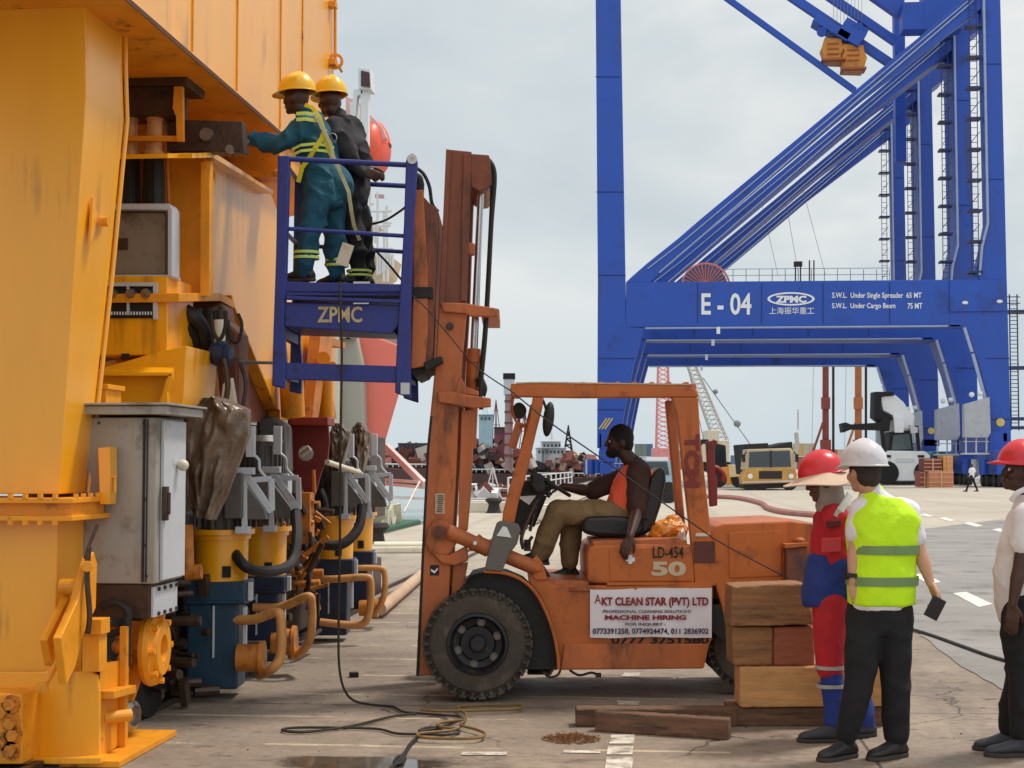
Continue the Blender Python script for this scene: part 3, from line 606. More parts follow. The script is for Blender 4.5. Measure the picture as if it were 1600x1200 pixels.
b = MB(); b.cyl(PY(320, 570, a+.25), PY(326, 640, a+.25), .085); b.cyl(PY(303, 596, a+.2), PY(309, 596, a+.2), .05); b.cyl(PY(285, 590, a+.15), PY(312, 590, a+.15), .045);  b.cyl(PY(285, 607, a+.15), PY(312, 607, a+.15), .045); b.rc('y', a+.1, a+.3, 284, 585, 308, 640); b.build('pump_body', M_yelg, gc, smooth=True)
b = MB(); b.cyl(PY(330, 552, a+.1), PY(362, 556, a+.1), .075); b.cyl(PY(338, 552, a+.08), PY(352, 553, a+.08), .09); b.build('valve_motor', M_gbx2, gc, smooth=True)
b = MB(); b.cyl(PY(372, 566, a), PY(430, 567, a+1.1), .012); b.tube([PY(350, 560, a), PY(356, 600, a), PY(352, 640, a), PY(365, 650, a)], .02); b.tube([PY(372, 560, a+.2), PY(384, 600, a+.2), PY(376, 650, a+.2)], .014); b.build('control_rod', M_dsteel, gc, smooth=True)
b = MB(); b.ext([PY(348, 600, a+.1), PY(362, 590, a+.1), PY(370, 640, a+.1), PY(344, 640, a+.1)], (0, .05, 0)); b.cyl(PY(342, 500, a+.1), PY(344, 542, a+.1), .04); b.build('bare_bracket', M_cream, gc, bev=.003)
# travel drives ----------------------------------------------------------
M_fin = M_mgrey
def drive(px, d, s, ytop, yfl, ycyl, ybx, ybot, mb, guard, bump_, lab):
    """vertical motor over a yellow bell and a gearbox: pixel rows at distance d"""
    c = lambda y, x=px: PC(x, y, d)
    mt = MB(); r = .16*s; mt.cyl(c(ytop), c(yfl), r, n=24); 
    for i in range(22):
        a_ = i*2*math.pi/22; o_ = Vector((math.cos(a_)*r, math.sin(a_)*r, 0)); mt.box((c(ytop)+c(yfl))/2+o_, (.012, .03, (c(ytop)-c(yfl)).length*.9), Matrix.Rotation(a_+math.pi/2, 3, 'Z'))
    mt.cyl(c(ytop), c(ytop)+Vector((0, 0, .05)), r*1.08, r*.8, 24)
    m = mt.build('drive_motor', M_fin, gc, smooth=True)
    mt = MB(); mt.box(c((ytop+yfl)/2)+RV*r*1.1, (.1, .14, .16)); mt.build('terminal_box', M_lgrey, m, bev=.006)
    f_ = MB(); R = .19*s; f_.cyl(c(yfl), c(yfl)-Vector((0, 0, .035)), R*1.28, n=28); f_.cyl(c(yfl)-Vector((0, 0, .03)), c(yfl)-Vector((0, 0, .07)), R*1.14, n=28)
    f_.cyl(c(yfl)-Vector((0, 0, .05)), c(ycyl), R*1.05, R, 28); be = f_.build('bell_housing', M_yel, gc, smooth=True)
    f_ = MB(); 
    for i in range(12):
        a_ = i*math.pi/6; o_ = Vector((math.cos(a_)*R*1.12, math.sin(a_)*R*1.12, 0)); f_.cyl(c(yfl)+o_, c(yfl)+o_+Vector((0, 0, .09)), .014, n=6)
    f_.build('stud', M_mgrey, be)
    f_ = MB(); f_.box(c(ycyl)-HV*R*.99+RV*R*.4+Vector((0, 0, .07)), (.06, .012, .08), CR); f_.build('name_plate', M_void, be)
    g_ = MB(); w = .42*s; t1 = c(ycyl)-Vector((0, 0, .0)); bb_ = c(ybx); bt = c(ybot)
    g_.box((t1+bb_)/2, (w, w*.9, (t1-bb_).length), CR); g_.box((bb_+bt)/2-RV*.03-Vector((0, 0, 0)), (w*.86, w*.8, (bb_-bt).length), CR)
    g_.box(bb_, (w*1.04, w*.94, .03), CR)
    gb = g_.build('gearbox', mb, gc, bev=.018)
    g_ = MB(); g_.box((bb_+bt)/2-HV*w*.41-RV*.02+Vector((0, 0, .1)), (.014, .02, (bb_-bt).length*.6), CR)
    g_.box((t1+bb_)/2+RV*(w/2+.02)-HV*.1, (.03, .05, (t1-bb_).length*.9), CR); g_.box((bb_+bt)/2+RV*(w/2-.02)-HV*.1+Vector((0, 0, .12)), (.025, .05, (bb_-bt).length*.5), CR)
    g_.build('edge_bar', M_lgrey, gb, bev=.003)
    if guard:
        q = MB(); q.tube([PC(x, y, dd) for x, y, dd in guard], .035*s, n=12); q.build('pipe_guard', M_pipe, gc, smooth=True)
    if bump_:
        q = MB(); x, y, dd, rr = bump_; p = PC(x, y, dd); q.cyl(p-RV*.14, p+RV*.02, rr*.8, n=24); q.cyl(p+RV*.02, p+RV*.05, rr, n=24); q.build('buffer', M_yelg, gc, smooth=True)
    return m
drive(345, 11.1, 1.0, 745, 826, 906, 938, 1072, M_gbx, [(352, 968, 11.0), (395, 968, 10.9), (432, 957, 10.8), (439, 975, 10.8), (438, 1025, 10.8), (424, 1046, 10.8), (405, 1055, 11.0)], (402, 1028, 10.9, .12), 0)
drive(410, 12.3, .98, 690, 822, 898, 922, 1030, M_gbx2, [(395, 949, 12.1), (440, 948, 12.1), (480, 932, 12.0), (487, 945, 12.0), (486, 990, 12.0), (474, 1016, 12.1), (455, 1026, 12.3)], (453, 1003, 12.2, .13), 1)
drive(520, 14.6, 1.0, 720, 805, 872, 905, 990, M_gbx2, [(465, 903, 14.3), (520, 905, 14.2), (570, 902, 14.2), (579, 912, 14.2), (577, 955, 14.2), (562, 976, 14.2), (500, 972, 14.2)], None, 2)
drive(556, 15.9, .9, 715, 800, 860, 880, 950, M_gbx2, [(540, 888, 15.5), (590, 888, 15.5), (601, 896, 15.5), (600, 930, 15.5), (588, 955, 15.6), (575, 960, 15.7)], (583, 950, 15.7, .1), 3)
# white bracket arms of the brakes
for i, (x, y, d, s) in enumerate(((382, 738, 10.9, 1), (424, 736, 12.0, 1), (540, 735, 14.4, .8), (577, 733, 15.6, .8))):
    b = MB(); o_ = lambda dx, dy: PC(x+dx*s, y+dy*s, d)
    b.beam(o_(0, 0), o_(43, 62), .05, .035, HV); b.beam(o_(12, 12), o_(42, 10), .04, .03, HV); b.beam(o_(42, 10), o_(43, 60), .04, .03, HV); b.beam(o_(0, 0), o_(0, 88), .04, .03, HV)
    b.box(o_(-2, 90), (.1, .1, .05), CR); b.box(o_(0, -2), (.14, .1, .05), CR); b.box(o_(10, -48), (.06, .07, .22), CR); b.tube([o_(10, -30), o_(22, -20), o_(24, -4), o_(34, 8)], .012); b.build('brake_arm', M_lgrey, gc, bev=.004)
    b = MB(); b.ext([o_(0, 18), o_(30, 58), o_(34, 74), o_(-6, 74), o_(-8, 18)], HV*.12); b.box(o_(-14, 36), (.12, .2, .32), CR); b.build('brake_housing', M_mgrey, gc, bev=.006)
# hanging hoses
for pts, r in (([(365, 862, 11), (385, 886, 10.9), (420, 893, 11.2), (455, 880, 11.6), (464, 840, 11.8), (462, 800, 12)], .04), ([(478, 838, 13.9), (500, 850, 13.8), (535, 850, 13.8), (560, 825, 13.9), (566, 790, 14)], .045), ([(500, 765, 13.6), (508, 790, 13.6), (500, 820, 13.6), (492, 850, 13.8)], .03), ([(452, 1000, 13), (470, 1005, 13), (500, 985, 13.6)], .02)):
    b = MB(); b.tube([PC(*p) for p in pts], r, n=10); b.build('power_hose', M_blk, gc, smooth=True)
# motor shroud between and red disc plate
b = MB(); b.px('c', 12.6, 13.0, [(400, 655), (428, 650), (446, 665), (448, 740), (430, 760), (404, 750)]); b.build('motor_shroud', M_mgrey, gc, bev=.03)
b = MB(); cc = PC(478, 708, 13.4); q_ = []
pts = [(450, 655), (512, 655), (515, 690), (512, 716), (502, 738), (492, 775), (478, 778), (468, 748), (450, 730), (444, 700)]
P = [PC(x, y, 13.4) for x, y in pts]; ho = [cc+RV*math.cos(t*math.pi/5)*.07+Vector((0, 0, math.sin(t*math.pi/5)*.07)) for t in range(10)]
# triangulate ring between the outline and the hole, front and back
P.sort(key=lambda p: math.atan2((p-cc).z, (p-cc).dot(RV))); ho.sort(key=lambda p: math.atan2((p-cc).z, (p-cc).dot(RV))); n = 10
V = P+ho+[p+HV*.05 for p in P]+[p+HV*.05 for p in ho]; fs = []
for i in range(n):
    j = (i+1) % n; fs += [(i, j, n+j, n+i), (2*n+i, 3*n+i, 3*n+j, 2*n+j), (i, 2*n+i, 2*n+j, j), (n+i, n+j, 3*n+j, 3*n+i)]
b.add(V, fs); rd = b.build('rail_clamp_plate', M_redp, gc, bev=.006)
b = MB(); b.px('c', 13.1, 13.6, [(452, 652), (512, 652), (512, 664), (452, 664)]); b.build('clamp_top', M_redp, rd, bev=.005)
b = MB(); b.ring(PC(492, 688, 13.3)+RV*.0, RV, [(0, 0)], 3) if 0 else b.cyl(PC(470, 710, 13.6), PC(484, 700, 13.6), .03); b.cyl(PC(511, 722, 13.3), PC(560, 738, 14), .025); b.build('clamp_rod', M_cream, rd, smooth=True)
# clutter of small yellow and steel fittings between the drives
b = MB(); r_ = random.Random(11)
for i in range(34):
    x = r_.uniform(444, 500); y = r_.uniform(770, 930); d = r_.uniform(12.8, 13.6); c = PC(x, y, d)
    if r_.random() < .6: b.box(c, (r_.uniform(.02, .08), .05, r_.uniform(.02, .10)), Matrix.Rotation(r_.uniform(0, 3), 3, 'Y'))
    else: b.cyl(c, c+Vector((r_.uniform(-.2, .2), 0, r_.uniform(-.2, .2))), r_.uniform(.012, .025), n=8)
b.build('brake_linkage', M_yelg, gc, bev=.003)
b = MB()
for i in range(40):
    x = r_.uniform(448, 500); y = r_.uniform(780, 940); c = PC(x, y, r_.uniform(12.7, 13.3)); b.cyl(c, c+Vector((r_.uniform(-.15, .15), 0, r_.uniform(-.25, .25))), r_.uniform(.008, .025), n=6)
b.build('linkage_pin', M_dsteel, gc)
b = MB()
for (x0, y0, x1, y1, d, r) in ((290, 820, 292, 892, 10.3, .05), (290, 895, 315, 893, 10.3, .05), (478, 770, 480, 840, 13.3, .05), (470, 790, 500, 790, 13.3, .04), (440, 895, 505, 895, 13.6, .035), (452, 915, 500, 912, 13.4, .04)):
    b.cyl(PC(x0, y0, d), PC(x1, y1, d), r)
b.rc('c', 12.9, 13.2, 466, 770, 484, 850); b.build('support_pipe', M_yelg, gc, smooth=True)
b = MB(); b.box((-3.65, 14.2, .3), (.5, 9, .45)); b.box((-3.9, 15, 1.5), (.8, 9, 1.0)); b.box((-3.7, 10.9, 1.3), (.5, 3.2, 1.4)); b.build('bogie_beam', M_dsteel, gc, bev=.02)
# brown plastic covers lashed over motors (drapery mesh)
def cover(name, label, outline, d, amp, seed, grp):
    rr = random.Random(seed); b = MB(); nu, nvv = 36, 30; L_, R_ = outline
    vs = []
    def lerp(path, t):
        t *= len(path)-1; i = min(int(t), len(path)-2); f = t-i
        return path[i][0]*(1-f)+path[i+1][0]*f, path[i][1]*(1-f)+path[i+1][1]*f
    for back in (0, 1):
        for j in range(nvv+1):
            v = j/nvv; l = lerp(L_, v); r = lerp(R_, v)
            for i in range(nu+1):
                u = i/nu; x = l[0]*(1-u)+r[0]*u; y = l[1]*(1-u)+r[1]*u; p = PC(x, y, d)
                bul = math.sin(math.pi*u)**.6*amp*(1-.3*v); fold = noise.noise(Vector((u*3.2+v*1.8+seed, v*1.3-u*1.0, seed)))*.13+noise.noise(Vector((u*9+v*6, v*4-u*3, seed+5)))*.04+abs(noise.noise(Vector((u*14+v*9, v*9-u*8, seed+2))))*.025+abs(noise.noise(Vector((u*5-v*3, v*4+u*3, seed+9))))*.08
                p = p-HV*((bul+fold*math.sin(math.pi*u)**.4) if not back else -.12*math.sin(math.pi*u)); vs.append(p)
    st = (nu+1)*(nvv+1); fs = []
    for j in range(nvv):
        for i in range(nu):
            a = j*(nu+1)+i; fs.append((a, a+1, a+nu+2, a+nu+1)); fs.append((st+a, st+a+nu+1, st+a+nu+2, st+a+1))
    for j in range(nvv):
        for i in (0, nu): a = j*(nu+1)+i; fs.append((a, a+nu+1, st+a+nu+1, st+a))
    for i in range(nu):
        for j in (0, nvv): a = j*(nu+1)+i; fs.append((a, a+1, st+a+1, st+a))
    o = b.add(vs, fs).build(name, M_tarp, None, smooth=True, ang=75); tag(o, label, 'cover', 'plastic covers over the crane motors'); return o
cover('plastic_cover', 'crumpled brown plastic cover tied over the motor beside the grey cabinet', ([(318, 624), (288, 652), (280, 690), (282, 730), (292, 775), (304, 806)], [(348, 620), (392, 640), (392, 680), (378, 718), (356, 775), (338, 812)]), 10.3, .16, 3, None)
cover('plastic_cover', 'small brown plastic cover on the drives right of the red plate', ([(520, 662), (514, 680), (513, 700), (515, 735)], [(535, 662), (548, 674), (545, 700), (536, 738)]), 14.0, .12, 8, None)
cover('plastic_cover', 'grey brown plastic cover on the farthest motor next to the ship bow', ([(556, 660), (548, 672), (545, 700), (552, 738)], [(568, 660), (579, 676), (577, 705), (570, 738)]), 15.2, .12, 12, None)
# rail-side pipe on the quay
b = MB(); b.tube([G(594, 952, .1), G(630, 922, .1), G(665, 893, .1), G(700, 868, .1)], .07, n=12); tag(b.build('water_pipe', mat('pale brown pipe', (196, 158, 124), .5, var=.15), smooth=True), 'pale brown pipe lying on the quay behind the forklift mast', 'pipe')
# ================================================================ forklift
fk = thing('forklift', 'worn orange forklift with its mast raised and a dark skinned driver on the seat', 'forklift', G(745, 1093), YAW)
DN = 10.9; DFa = 12.15; DM = 11.0
def arc(cx, cy, r, a0, a1, n): return [(cx+r*math.cos(rad(a0+(a1-a0)*i/n)), cy-r*math.sin(rad(a0+(a1-a0)*i/n))) for i in range(n+1)]
# chassis ---------------------------------------------------------------
b = MB(); fend = [(874, 1047), (872, 1020), (866, 990), (856, 958), (842, 930), (826, 910)]
b.px('c', DN, DFa, [(826, 905), (836, 886), (846, 889), (852, 905), (862, 914), (1114, 914), (1112, 1000), (1108, 1008), (1100, 1045)]+fend)
body = b.build('chassis', M_org, fk, bev=.012)
b = MB(); b.px('c', DN-.025, DN, [(882, 1006), (1107, 1006), (1100, 1044), (876, 1046)]); b.build('lower_skirt', M_orgd, body, bev=.006)
b = MB(); b.px('c', DN-.02, DN, [(890, 918), (1112, 914), (1112, 920), (892, 924)]); b.rc('c', DN-.015, DN, 948, 910, 1118, 915); b.build('frame_rail', M_org, body, bev=.004)
# black wheel arch with an orange lip
cx, cy = 745, 1006
oc = [(726, 912), (736, 898), (756, 893), (790, 896), (818, 908), (838, 928), (854, 958), (865, 990), (871, 1020), (873, 1046)]
ic = [(748, 1010), (745, 1000), (742, 925), (770, 922), (796, 930), (818, 952), (832, 985), (838, 1010), (840, 1035), (842, 1046)]
b = MB(); b.px('c', DN+.02, DN+.03, oc+[(845, 1046), (700, 1046), (700, 940)]); b.build('inner_arch', M_void, body)
b = MB(); 
for i in range(len(oc)-1): b.px('c', DN-.08, DN+.42, [oc[i], oc[i+1], (oc[i+1][0]*.985+cx*.015, oc[i+1][1]*.985+cy*.015), (oc[i][0]*.985+cx*.015, oc[i][1]*.985+cy*.015)])
b.build('mudguard', M_blk, fk, bev=0, smooth=True)
b = MB()
b.tube([PC(x, y, DN-.08) for x, y in oc[2:]], .012, n=6); b.build('mudguard_lip', M_org, fk.children[-1], smooth=True)
b = MB(); b.px('c', DN+.44, DN+.5, [(700, 915), (870, 915), (880, 1045), (845, 1050), (700, 1020)]); b.build('axle_housing', M_void, fk)
# wheels ------------------------------------------------------------------
def fwheel(px, py, d, R, w, name='front_wheel'):
    c = PC(px, py, d); ax = -HV
    t = MB(); t.ring(c, ax, [(R*.5, -w), (R*.86, -w), (R*.97, -w*.85), (R*.97, -w*.1), (R*.93, -.03), (R*.84, .0), (R*.66, .008), (R*.56, .0), (R*.5, -.03), (R*.5, -w)], 56)
    q = Vector(ax).to_track_quat('Z', 'Y')
    for i in range(34):
        a_ = 2*math.pi*i/34
        for s_, o_ in ((0, -.05), (1, -w+.05)):
            aa = a_+(math.pi/34 if s_ else 0); dr = q @ Vector((math.cos(aa), math.sin(aa), 0)); tn = q @ Vector((-math.sin(aa), math.cos(aa), 0)); M = Matrix((tn, dr, ax)).transposed()
            t.box(c+dr*R*.972+ax*(o_-.0), (R*.13, R*.04, .12), M)
        dr = q @ Vector((math.cos(a_), math.sin(a_), 0)); tn = q @ Vector((-math.sin(a_), math.cos(a_), 0)); t.box(c+dr*R*.92+ax*(-.022), (R*.06, R*.09, .05), Matrix((tn, dr, ax)).transposed())
    r_ = thing_part = t.build('tyre', M_tyre, fk, bev=.004, smooth=True, ang=30); r_.name = 'wheel'
    t = MB(); t.ring(c, ax, [(R*.53, -.02), (R*.55, .012), (R*.5, .016), (R*.47, -.02), (R*.44, -.06), (R*.33, -.075), (R*.3, -.05), (R*.16, -.05), (R*.15, .0), (R*.12, .012), (0, .012)], 40); rm = t.build('rim', M_rim, r_, smooth=True)
    for i in range(6):
        a_ = 2*math.pi*i/6+.35; dr = q @ Vector((math.cos(a_), math.sin(a_), 0)); t = MB(); t.cyl(c+dr*R*.38-ax*.075, c+dr*R*.38-ax*.035, .021, n=6); t.cyl(c+dr*R*.38-ax*.075, c+dr*R*.38-ax*.06, .03, n=12); t.build('wheel_nut', mat('wheel nut', (112, 104, 98), .5, .3), r_, bev=0)
    return r_
fwheel(746, 1006.5, 10.8, .388, .28)
fwheel(1176, 1010, 11.1, .325, .24)
# far side wheels (a little of them shows under the chassis)
p0 = PC(746, 1006.5, 10.8)
for (c, R) in ((p0+HV*1.25, .388), (PC(1176, 1010, 11.1)+HV*.75, .325)):
    t = MB(); t.ring(c, HV, [(0, 0), (R*.5, 0), (R*.9, .0), (R, .04), (R, .22), (R*.9, .26), (0, .26)], 40); t.build('wheel', M_tyre, fk, smooth=True)
t = MB(); t.cyl(p0+HV*.3, p0+HV*1.3, .09); t.box(p0+HV*.7+RV*.3+Vector((0, 0, -.02)), (.5, .9, .3), CR); t.build('axle', M_void, fk)
# hood and seat box --------------------------------------------------------
b = MB(); b.px('c', DN-.01, DFa-.1, [(917, 868), (920, 856), (930, 851), (1082, 851), (1086, 912), (918, 912)]); hood = b.build('engine_cover', M_org, fk, bev=.02)
b = MB(); b.px('c', DN-.018, DN-.008, [(952, 856), (1078, 855), (1082, 908), (953, 908)]); b.build('cover_panel', M_org, hood, bev=.006)
b = MB(); b.px('c', DN+.02, DN+.9, [(926, 846), (1062, 840), (1076, 852), (926, 853)]); b.build('cover_lid', M_orgd, hood, bev=.008)
text('LD-454', 'lettering', M_void, hood, 'c', DN-.018, 1020, 854, 1068, 872, font_bold=.01)
text('50', 'lettering', mat('faded cream lettering', (196, 178, 150), .6, var=.12), hood, 'c', DN-.018, 1018, 877, 1072, 900, font_bold=.045)
b = MB(); b.rc('c', DN-.024, DN-.018, 982, 867, 988, 881); b.rc('c', DN-.0245, DN-.0185, 978, 871, 992, 877); b.build('cross_sticker', M_let, hood)
# counterweight --------------------------------------------------------------
b = MB(); b.px('c', DN, DFa, [(1112, 836), (1118, 822), (1132, 818), (1235, 814), (1285, 820), (1300, 835), (1306, 905), (1300, 990), (1230, 1002), (1225, 950), (1180, 930), (1142, 948), (1136, 990), (1128, 948), (1118, 914), (1112, 914)])
cw = b.build('counterweight', M_org, fk, bev=.035)
b = MB(); b.px('c', DN-.012, DN+.01, [(1138, 832), (1222, 828), (1222, 900), (1140, 904)]); b.build('side_panel', M_org, cw, bev=.008)
b = MB(); b.px('c', DN-.1, DN+.01, [(1229, 856), (1262, 855), (1262, 912), (1229, 914)]); eb = b.build('towing_box', mat('scorched orange paint', (118, 66, 46), .55, var=.3, sc=8, dirt=((58, 48, 56), .45, 6)), cw, bev=.006)
b = MB(); b.px('c', DN-.14, DN+.02, [(1226, 850), (1264, 848), (1264, 854), (1226, 857)]); b.sph(PC(1248, 845, DN), (.05, .05, .03)); b.build('box_lid', M_org, eb, bev=.003)
b = MB(); b.px('c', DN+.01, DN+.4, [(1112, 946), (1146, 940), (1152, 1000), (1128, 1000), (1112, 985)]); b.build('rear_arch', M_void, cw)
# overhead guard -------------------------------------------------------------
gd = MB(); gd.px('c', DN, DN+.09, [(796, 606), (806, 599), (845, 598), (1070, 601), (1084, 604), (1092, 616), (1091, 621), (900, 622), (800, 620)]); 
guard = gd.build('overhead_guard', M_org, fk, bev=.014)
gd = MB(); gd.px('c', DFa-.09, DFa, [(800, 612), (1066, 612), (1066, 620), (800, 620)]); z = PC(900, 600, DN).z
for x in range(830, 1080, 27): gd.beam(PC(x, 601, DN+.05), PC(x, 601, DN+.05)+HV*1.15, .03, .04)
gd.beam(PC(806, 606, DN+.05), PC(806, 606, DN+.05)+HV*1.15, .07, .06); gd.beam(PC(1080, 606, DN+.05), PC(1080, 606, DN+.05)+HV*1.15, .07, .06); gd.build('guard_bars', M_orgd, guard, bev=.004)
b = MB(); b.px('c', DN-.004, DN+1.15, [(806, 597.5), (845, 596.5), (1070, 599.5), (1082, 602.5), (1070, 601.5), (845, 598.6), (806, 599.5)]); b.build('dusty_sheet', mat('dusty roof sheet', (196, 168, 140), .8, var=.15, sc=6), guard)
def pillar(pts, a, bq, nm, m): q = MB(); q.px('c', a, bq, pts); return q.build(nm, m, fk, bev=.01)
pillar([(832, 621), (850, 621), (847, 640), (838, 675), (826, 728), (810, 785), (800, 836), (782, 836), (786, 800), (800, 745), (814, 700), (828, 655)], DN, DN+.07, 'front_pillar', M_org)
rp = pillar([(1050, 621), (1091, 621), (1095, 690), (1103, 760), (1112, 840), (1119, 913), (1086, 913), (1080, 845), (1073, 780), (1064, 700), (1058, 650)], DN-.005, DN+.1, 'rear_pillar', M_org)
dx = HV*0
def shift(pts, a, c): return [((x-800)*c+800, (y-725)*c+725) for x, y in pts]
k_ = DN/(DFa-.07)
pillar(shift([(832, 621), (850, 621), (810, 785), (800, 836), (782, 836), (814, 700)], 0, k_), DFa-.07, DFa, 'front_pillar', M_orgd)
pillar(shift([(1066, 615), (1084, 615), (1094, 760), (1108, 913), (1094, 913), (1080, 760)], 0, k_), DFa-.1, DFa, 'rear_pillar', M_orgd)
b = MB(); b.rc('c', DN-.009, DN-.004, 1084, 846, 1117, 880); b.build('burnt_patch', mat('burnt paint', (92, 46, 34), .6, var=.25, sc=8), rp)
b = MB(); b.rc('c', DN-.012, DN-.005, 1087, 833, 1108, 838); b.build('small_label', M_cream, rp); b = MB(); b.rc('c', DN-.010, DN-.005, 1090, 794, 1100, 800); b.build('small_label', M_orgd, rp)
text('TCM', 'lettering', mat('dark red lettering', (122, 36, 30), .5), rp, 'c', DN-.005, 1069, 678, 1093, 762, font_bold=.045, rot=-1)
b = MB(); b.px('c', DN+.12, DN+.2, [(1104, 690), (1116, 688), (1118, 740), (1121, 748), (1121, 790), (1110, 792)]); b.tube([PC(1112, 730, DN+.15), PC(1122, 733, DN+.15), PC(1130, 742, DN+.15), PC(1128, 752, DN+.15)], .022); b.tube([PC(1112, 700, DN+.15), PC(1118, 688, DN+.15)], .02); b.build('exhaust_bracket', M_redp, fk, bev=.006)
# floor plate, dash, column, wheel
b = MB(); b.px('c', DN+.02, DFa-.1, [(846, 905), (920, 908), (920, 914), (850, 914)]); b.build('floor_plate', M_orgd, fk)
b = MB(); b.px('c', DN+.35, DN+.85, [(818, 752), (846, 748), (856, 762), (846, 785), (816, 838), (800, 830)]); b.px('c', DN+.15, DN+.7, [(830, 738), (850, 742), (852, 768), (838, 772), (828, 760)]); ds = b.build('dashboard', M_blk, fk, bev=.02)
b = MB(); b.px('c', DN+.34, DN+.35, [(808, 776), (838, 774), (827, 789)]); b.build('warning_sticker', M_let, ds)
b = MB(); b.cyl(PC(846, 770, DN+.5), PC(856, 754, DN+.5), .035); b.cyl(PC(846, 772, DN+.5), PC(826, 820, DN+.5), .045); b.build('steering_column', M_blk, fk, smooth=True)
nrm = (RV*45+Vector((0, 0, 1))*71).normalized(); cw_ = PC(858, 754, DN+.5); b = MB(); q = nrm.to_track_quat('Z', 'Y')
ring = [(.178+.014*math.cos(2*math.pi*i/8), .014*math.sin(2*math.pi*i/8)) for i in range(9)]; b.ring(cw_, nrm, ring, 36)
for i in range(3):
    a_ = i*2*math.pi/3+.5; b.cyl(cw_, cw_+q @ Vector((math.cos(a_)*.175, math.sin(a_)*.175, 0)), .012, n=8)
b.cyl(cw_-nrm*.03, cw_+nrm*.02, .04); b.build('steering_wheel', M_blk, fk, smooth=True)
b = MB()
for (x0, y0, x1, y1) in ((838, 790, 828, 830), (832, 838, 822, 852), (860, 905, 848, 885)): b.cyl(PC(x0, y0, DN+.3), PC(x1, y1, DN+.3), .012)
b.box(PC(824, 852, DN+.35), (.05, .1, .08), CR); b.tube([PC(840, 780, DN+.3), PC(825, 812, DN+.25), PC(815, 840, DN+.2), PC(818, 858, DN+.2)], .014); b.build('pedal_linkage', M_dsteel, fk, smooth=True)
# seat
M_seat = mat('black vinyl seat', (30, 27, 27), .42, var=.2, bump=.15, bsc=30)
b = MB(); b.px('c', DN+.32, DN+.82, [(908, 822), (916, 808), (960, 806), (1005, 812), (1008, 832), (990, 842), (930, 838), (912, 834)]); st = b.build('seat', M_seat, fk, bev=.04)
b = MB(); b.px('c', DN+.34, DN+.8, [(1030, 729), (1040, 732), (1041, 752), (1033, 790), (1020, 828), (1004, 838), (990, 834), (996, 812), (1010, 780), (1018, 745)]); b.build('backrest', M_seat, fk, bev=.035)
b = MB(); b.px('c', DN+.4, DN+.75, [(935, 836), (1000, 836), (1005, 851), (930, 851)]); b.px('c', DN+.28, DN+.34, [(995, 800), (1012, 806), (1014, 812), (1004, 812)]); b.build('seat_base', M_void, st, bev=.006)
# mirrors
b = MB(); c = PC(857, 655, DN-.05); b.sph(c, (.04, .055, .125), Matrix.Rotation(YAW, 3, 'Z') @ Matrix.Rotation(rad(7), 3, 'Y')); mr = b.build('mirror', M_blk, fk, smooth=True)
b = MB(); b.tube([c, PC(852, 635, DN), PC(848, 625, DN+.02)], .01); b.build('mirror_arm', M_void, mr)
b = MB(); c = PC(811, 642, DN+.25); b.sph(c, (.05, .03, .062), CR); b.cyl(c+HV*.01, c-HV*.035, .05, .055, 18); hl = b.build('headlamp', M_blk, fk, smooth=True)
b = MB(); b.tube([c, PC(812, 665, DN+.2), PC(826, 660, DN+.1), PC(832, 640, DN+.05)], .012); b.beam(PC(812, 660, DN+.2), PC(800, 700, DN+.2), .06, .03, HV); b.tube([PC(803, 612, DN), PC(800, 640, DN+.1), PC(806, 658, DN+.2)], .01); b.build('lamp_bracket', M_orgd, hl)
# mast ------------------------------------------------------------------------
def ptop(x, y): return (x, y)
b = MB()
b.px('c', DM, DM+.05, [(697, 233), (737, 237), (729, 470), (722, 560), (718, 640), (711, 800), (703, 880), (699, 985), (668, 985), (672, 880), (680, 640), (686, 480)])
im = b.build('inner_mast', M_mastd, fk, bev=.006)
b = MB()
b.px('c', DM-.02, DM+.0, [(724, 240), (737, 240), (729, 470), (720, 470)]); b.px('c', DM-.03, DM+.0, [(697, 233), (705, 234), (694, 480), (686, 480)]); b.build('mast_rail', M_mastd, im, bev=.003)
b = MB(); b.px('c', DM-.05, DM+.12, [(686, 478), (729, 482), (722, 560), (717, 640), (712, 760), (704, 880), (696, 1056), (650, 1056), (660, 840), (667, 700), (681, 560)]); om = b.build('outer_mast', M_orgd, fk, bev=.01)
b = MB(); b.px('c', DM-.02, DM+.15, [(721, 640), (741, 642), (736, 760), (730, 830), (716, 830), (718, 740)]); b.px('c', DM-.0, DM+.15, [(708, 878), (731, 880), (724, 915), (706, 1000), (700, 1000)]); b.build('mast_web', M_orgd, om, bev=.006)
b = MB(); b.px('c', DM-.054, DM-.045, [(650, 1056), (660, 840), (667, 700), (672, 650), (676, 650), (671, 700), (664, 840), (655, 1056)]); b.build('mast_edge', M_void, om)
# far channel of the mast
kk = DM/(DM+.78)
b = MB(); b.px('c', DM+.7, DM+.86, shift([(697, 233), (737, 237), (729, 470), (703, 880), (696, 1050), (650, 1050), (660, 840), (686, 480)], 0, kk)); b.build('inner_mast', M_mastd, fk, bev=.006)
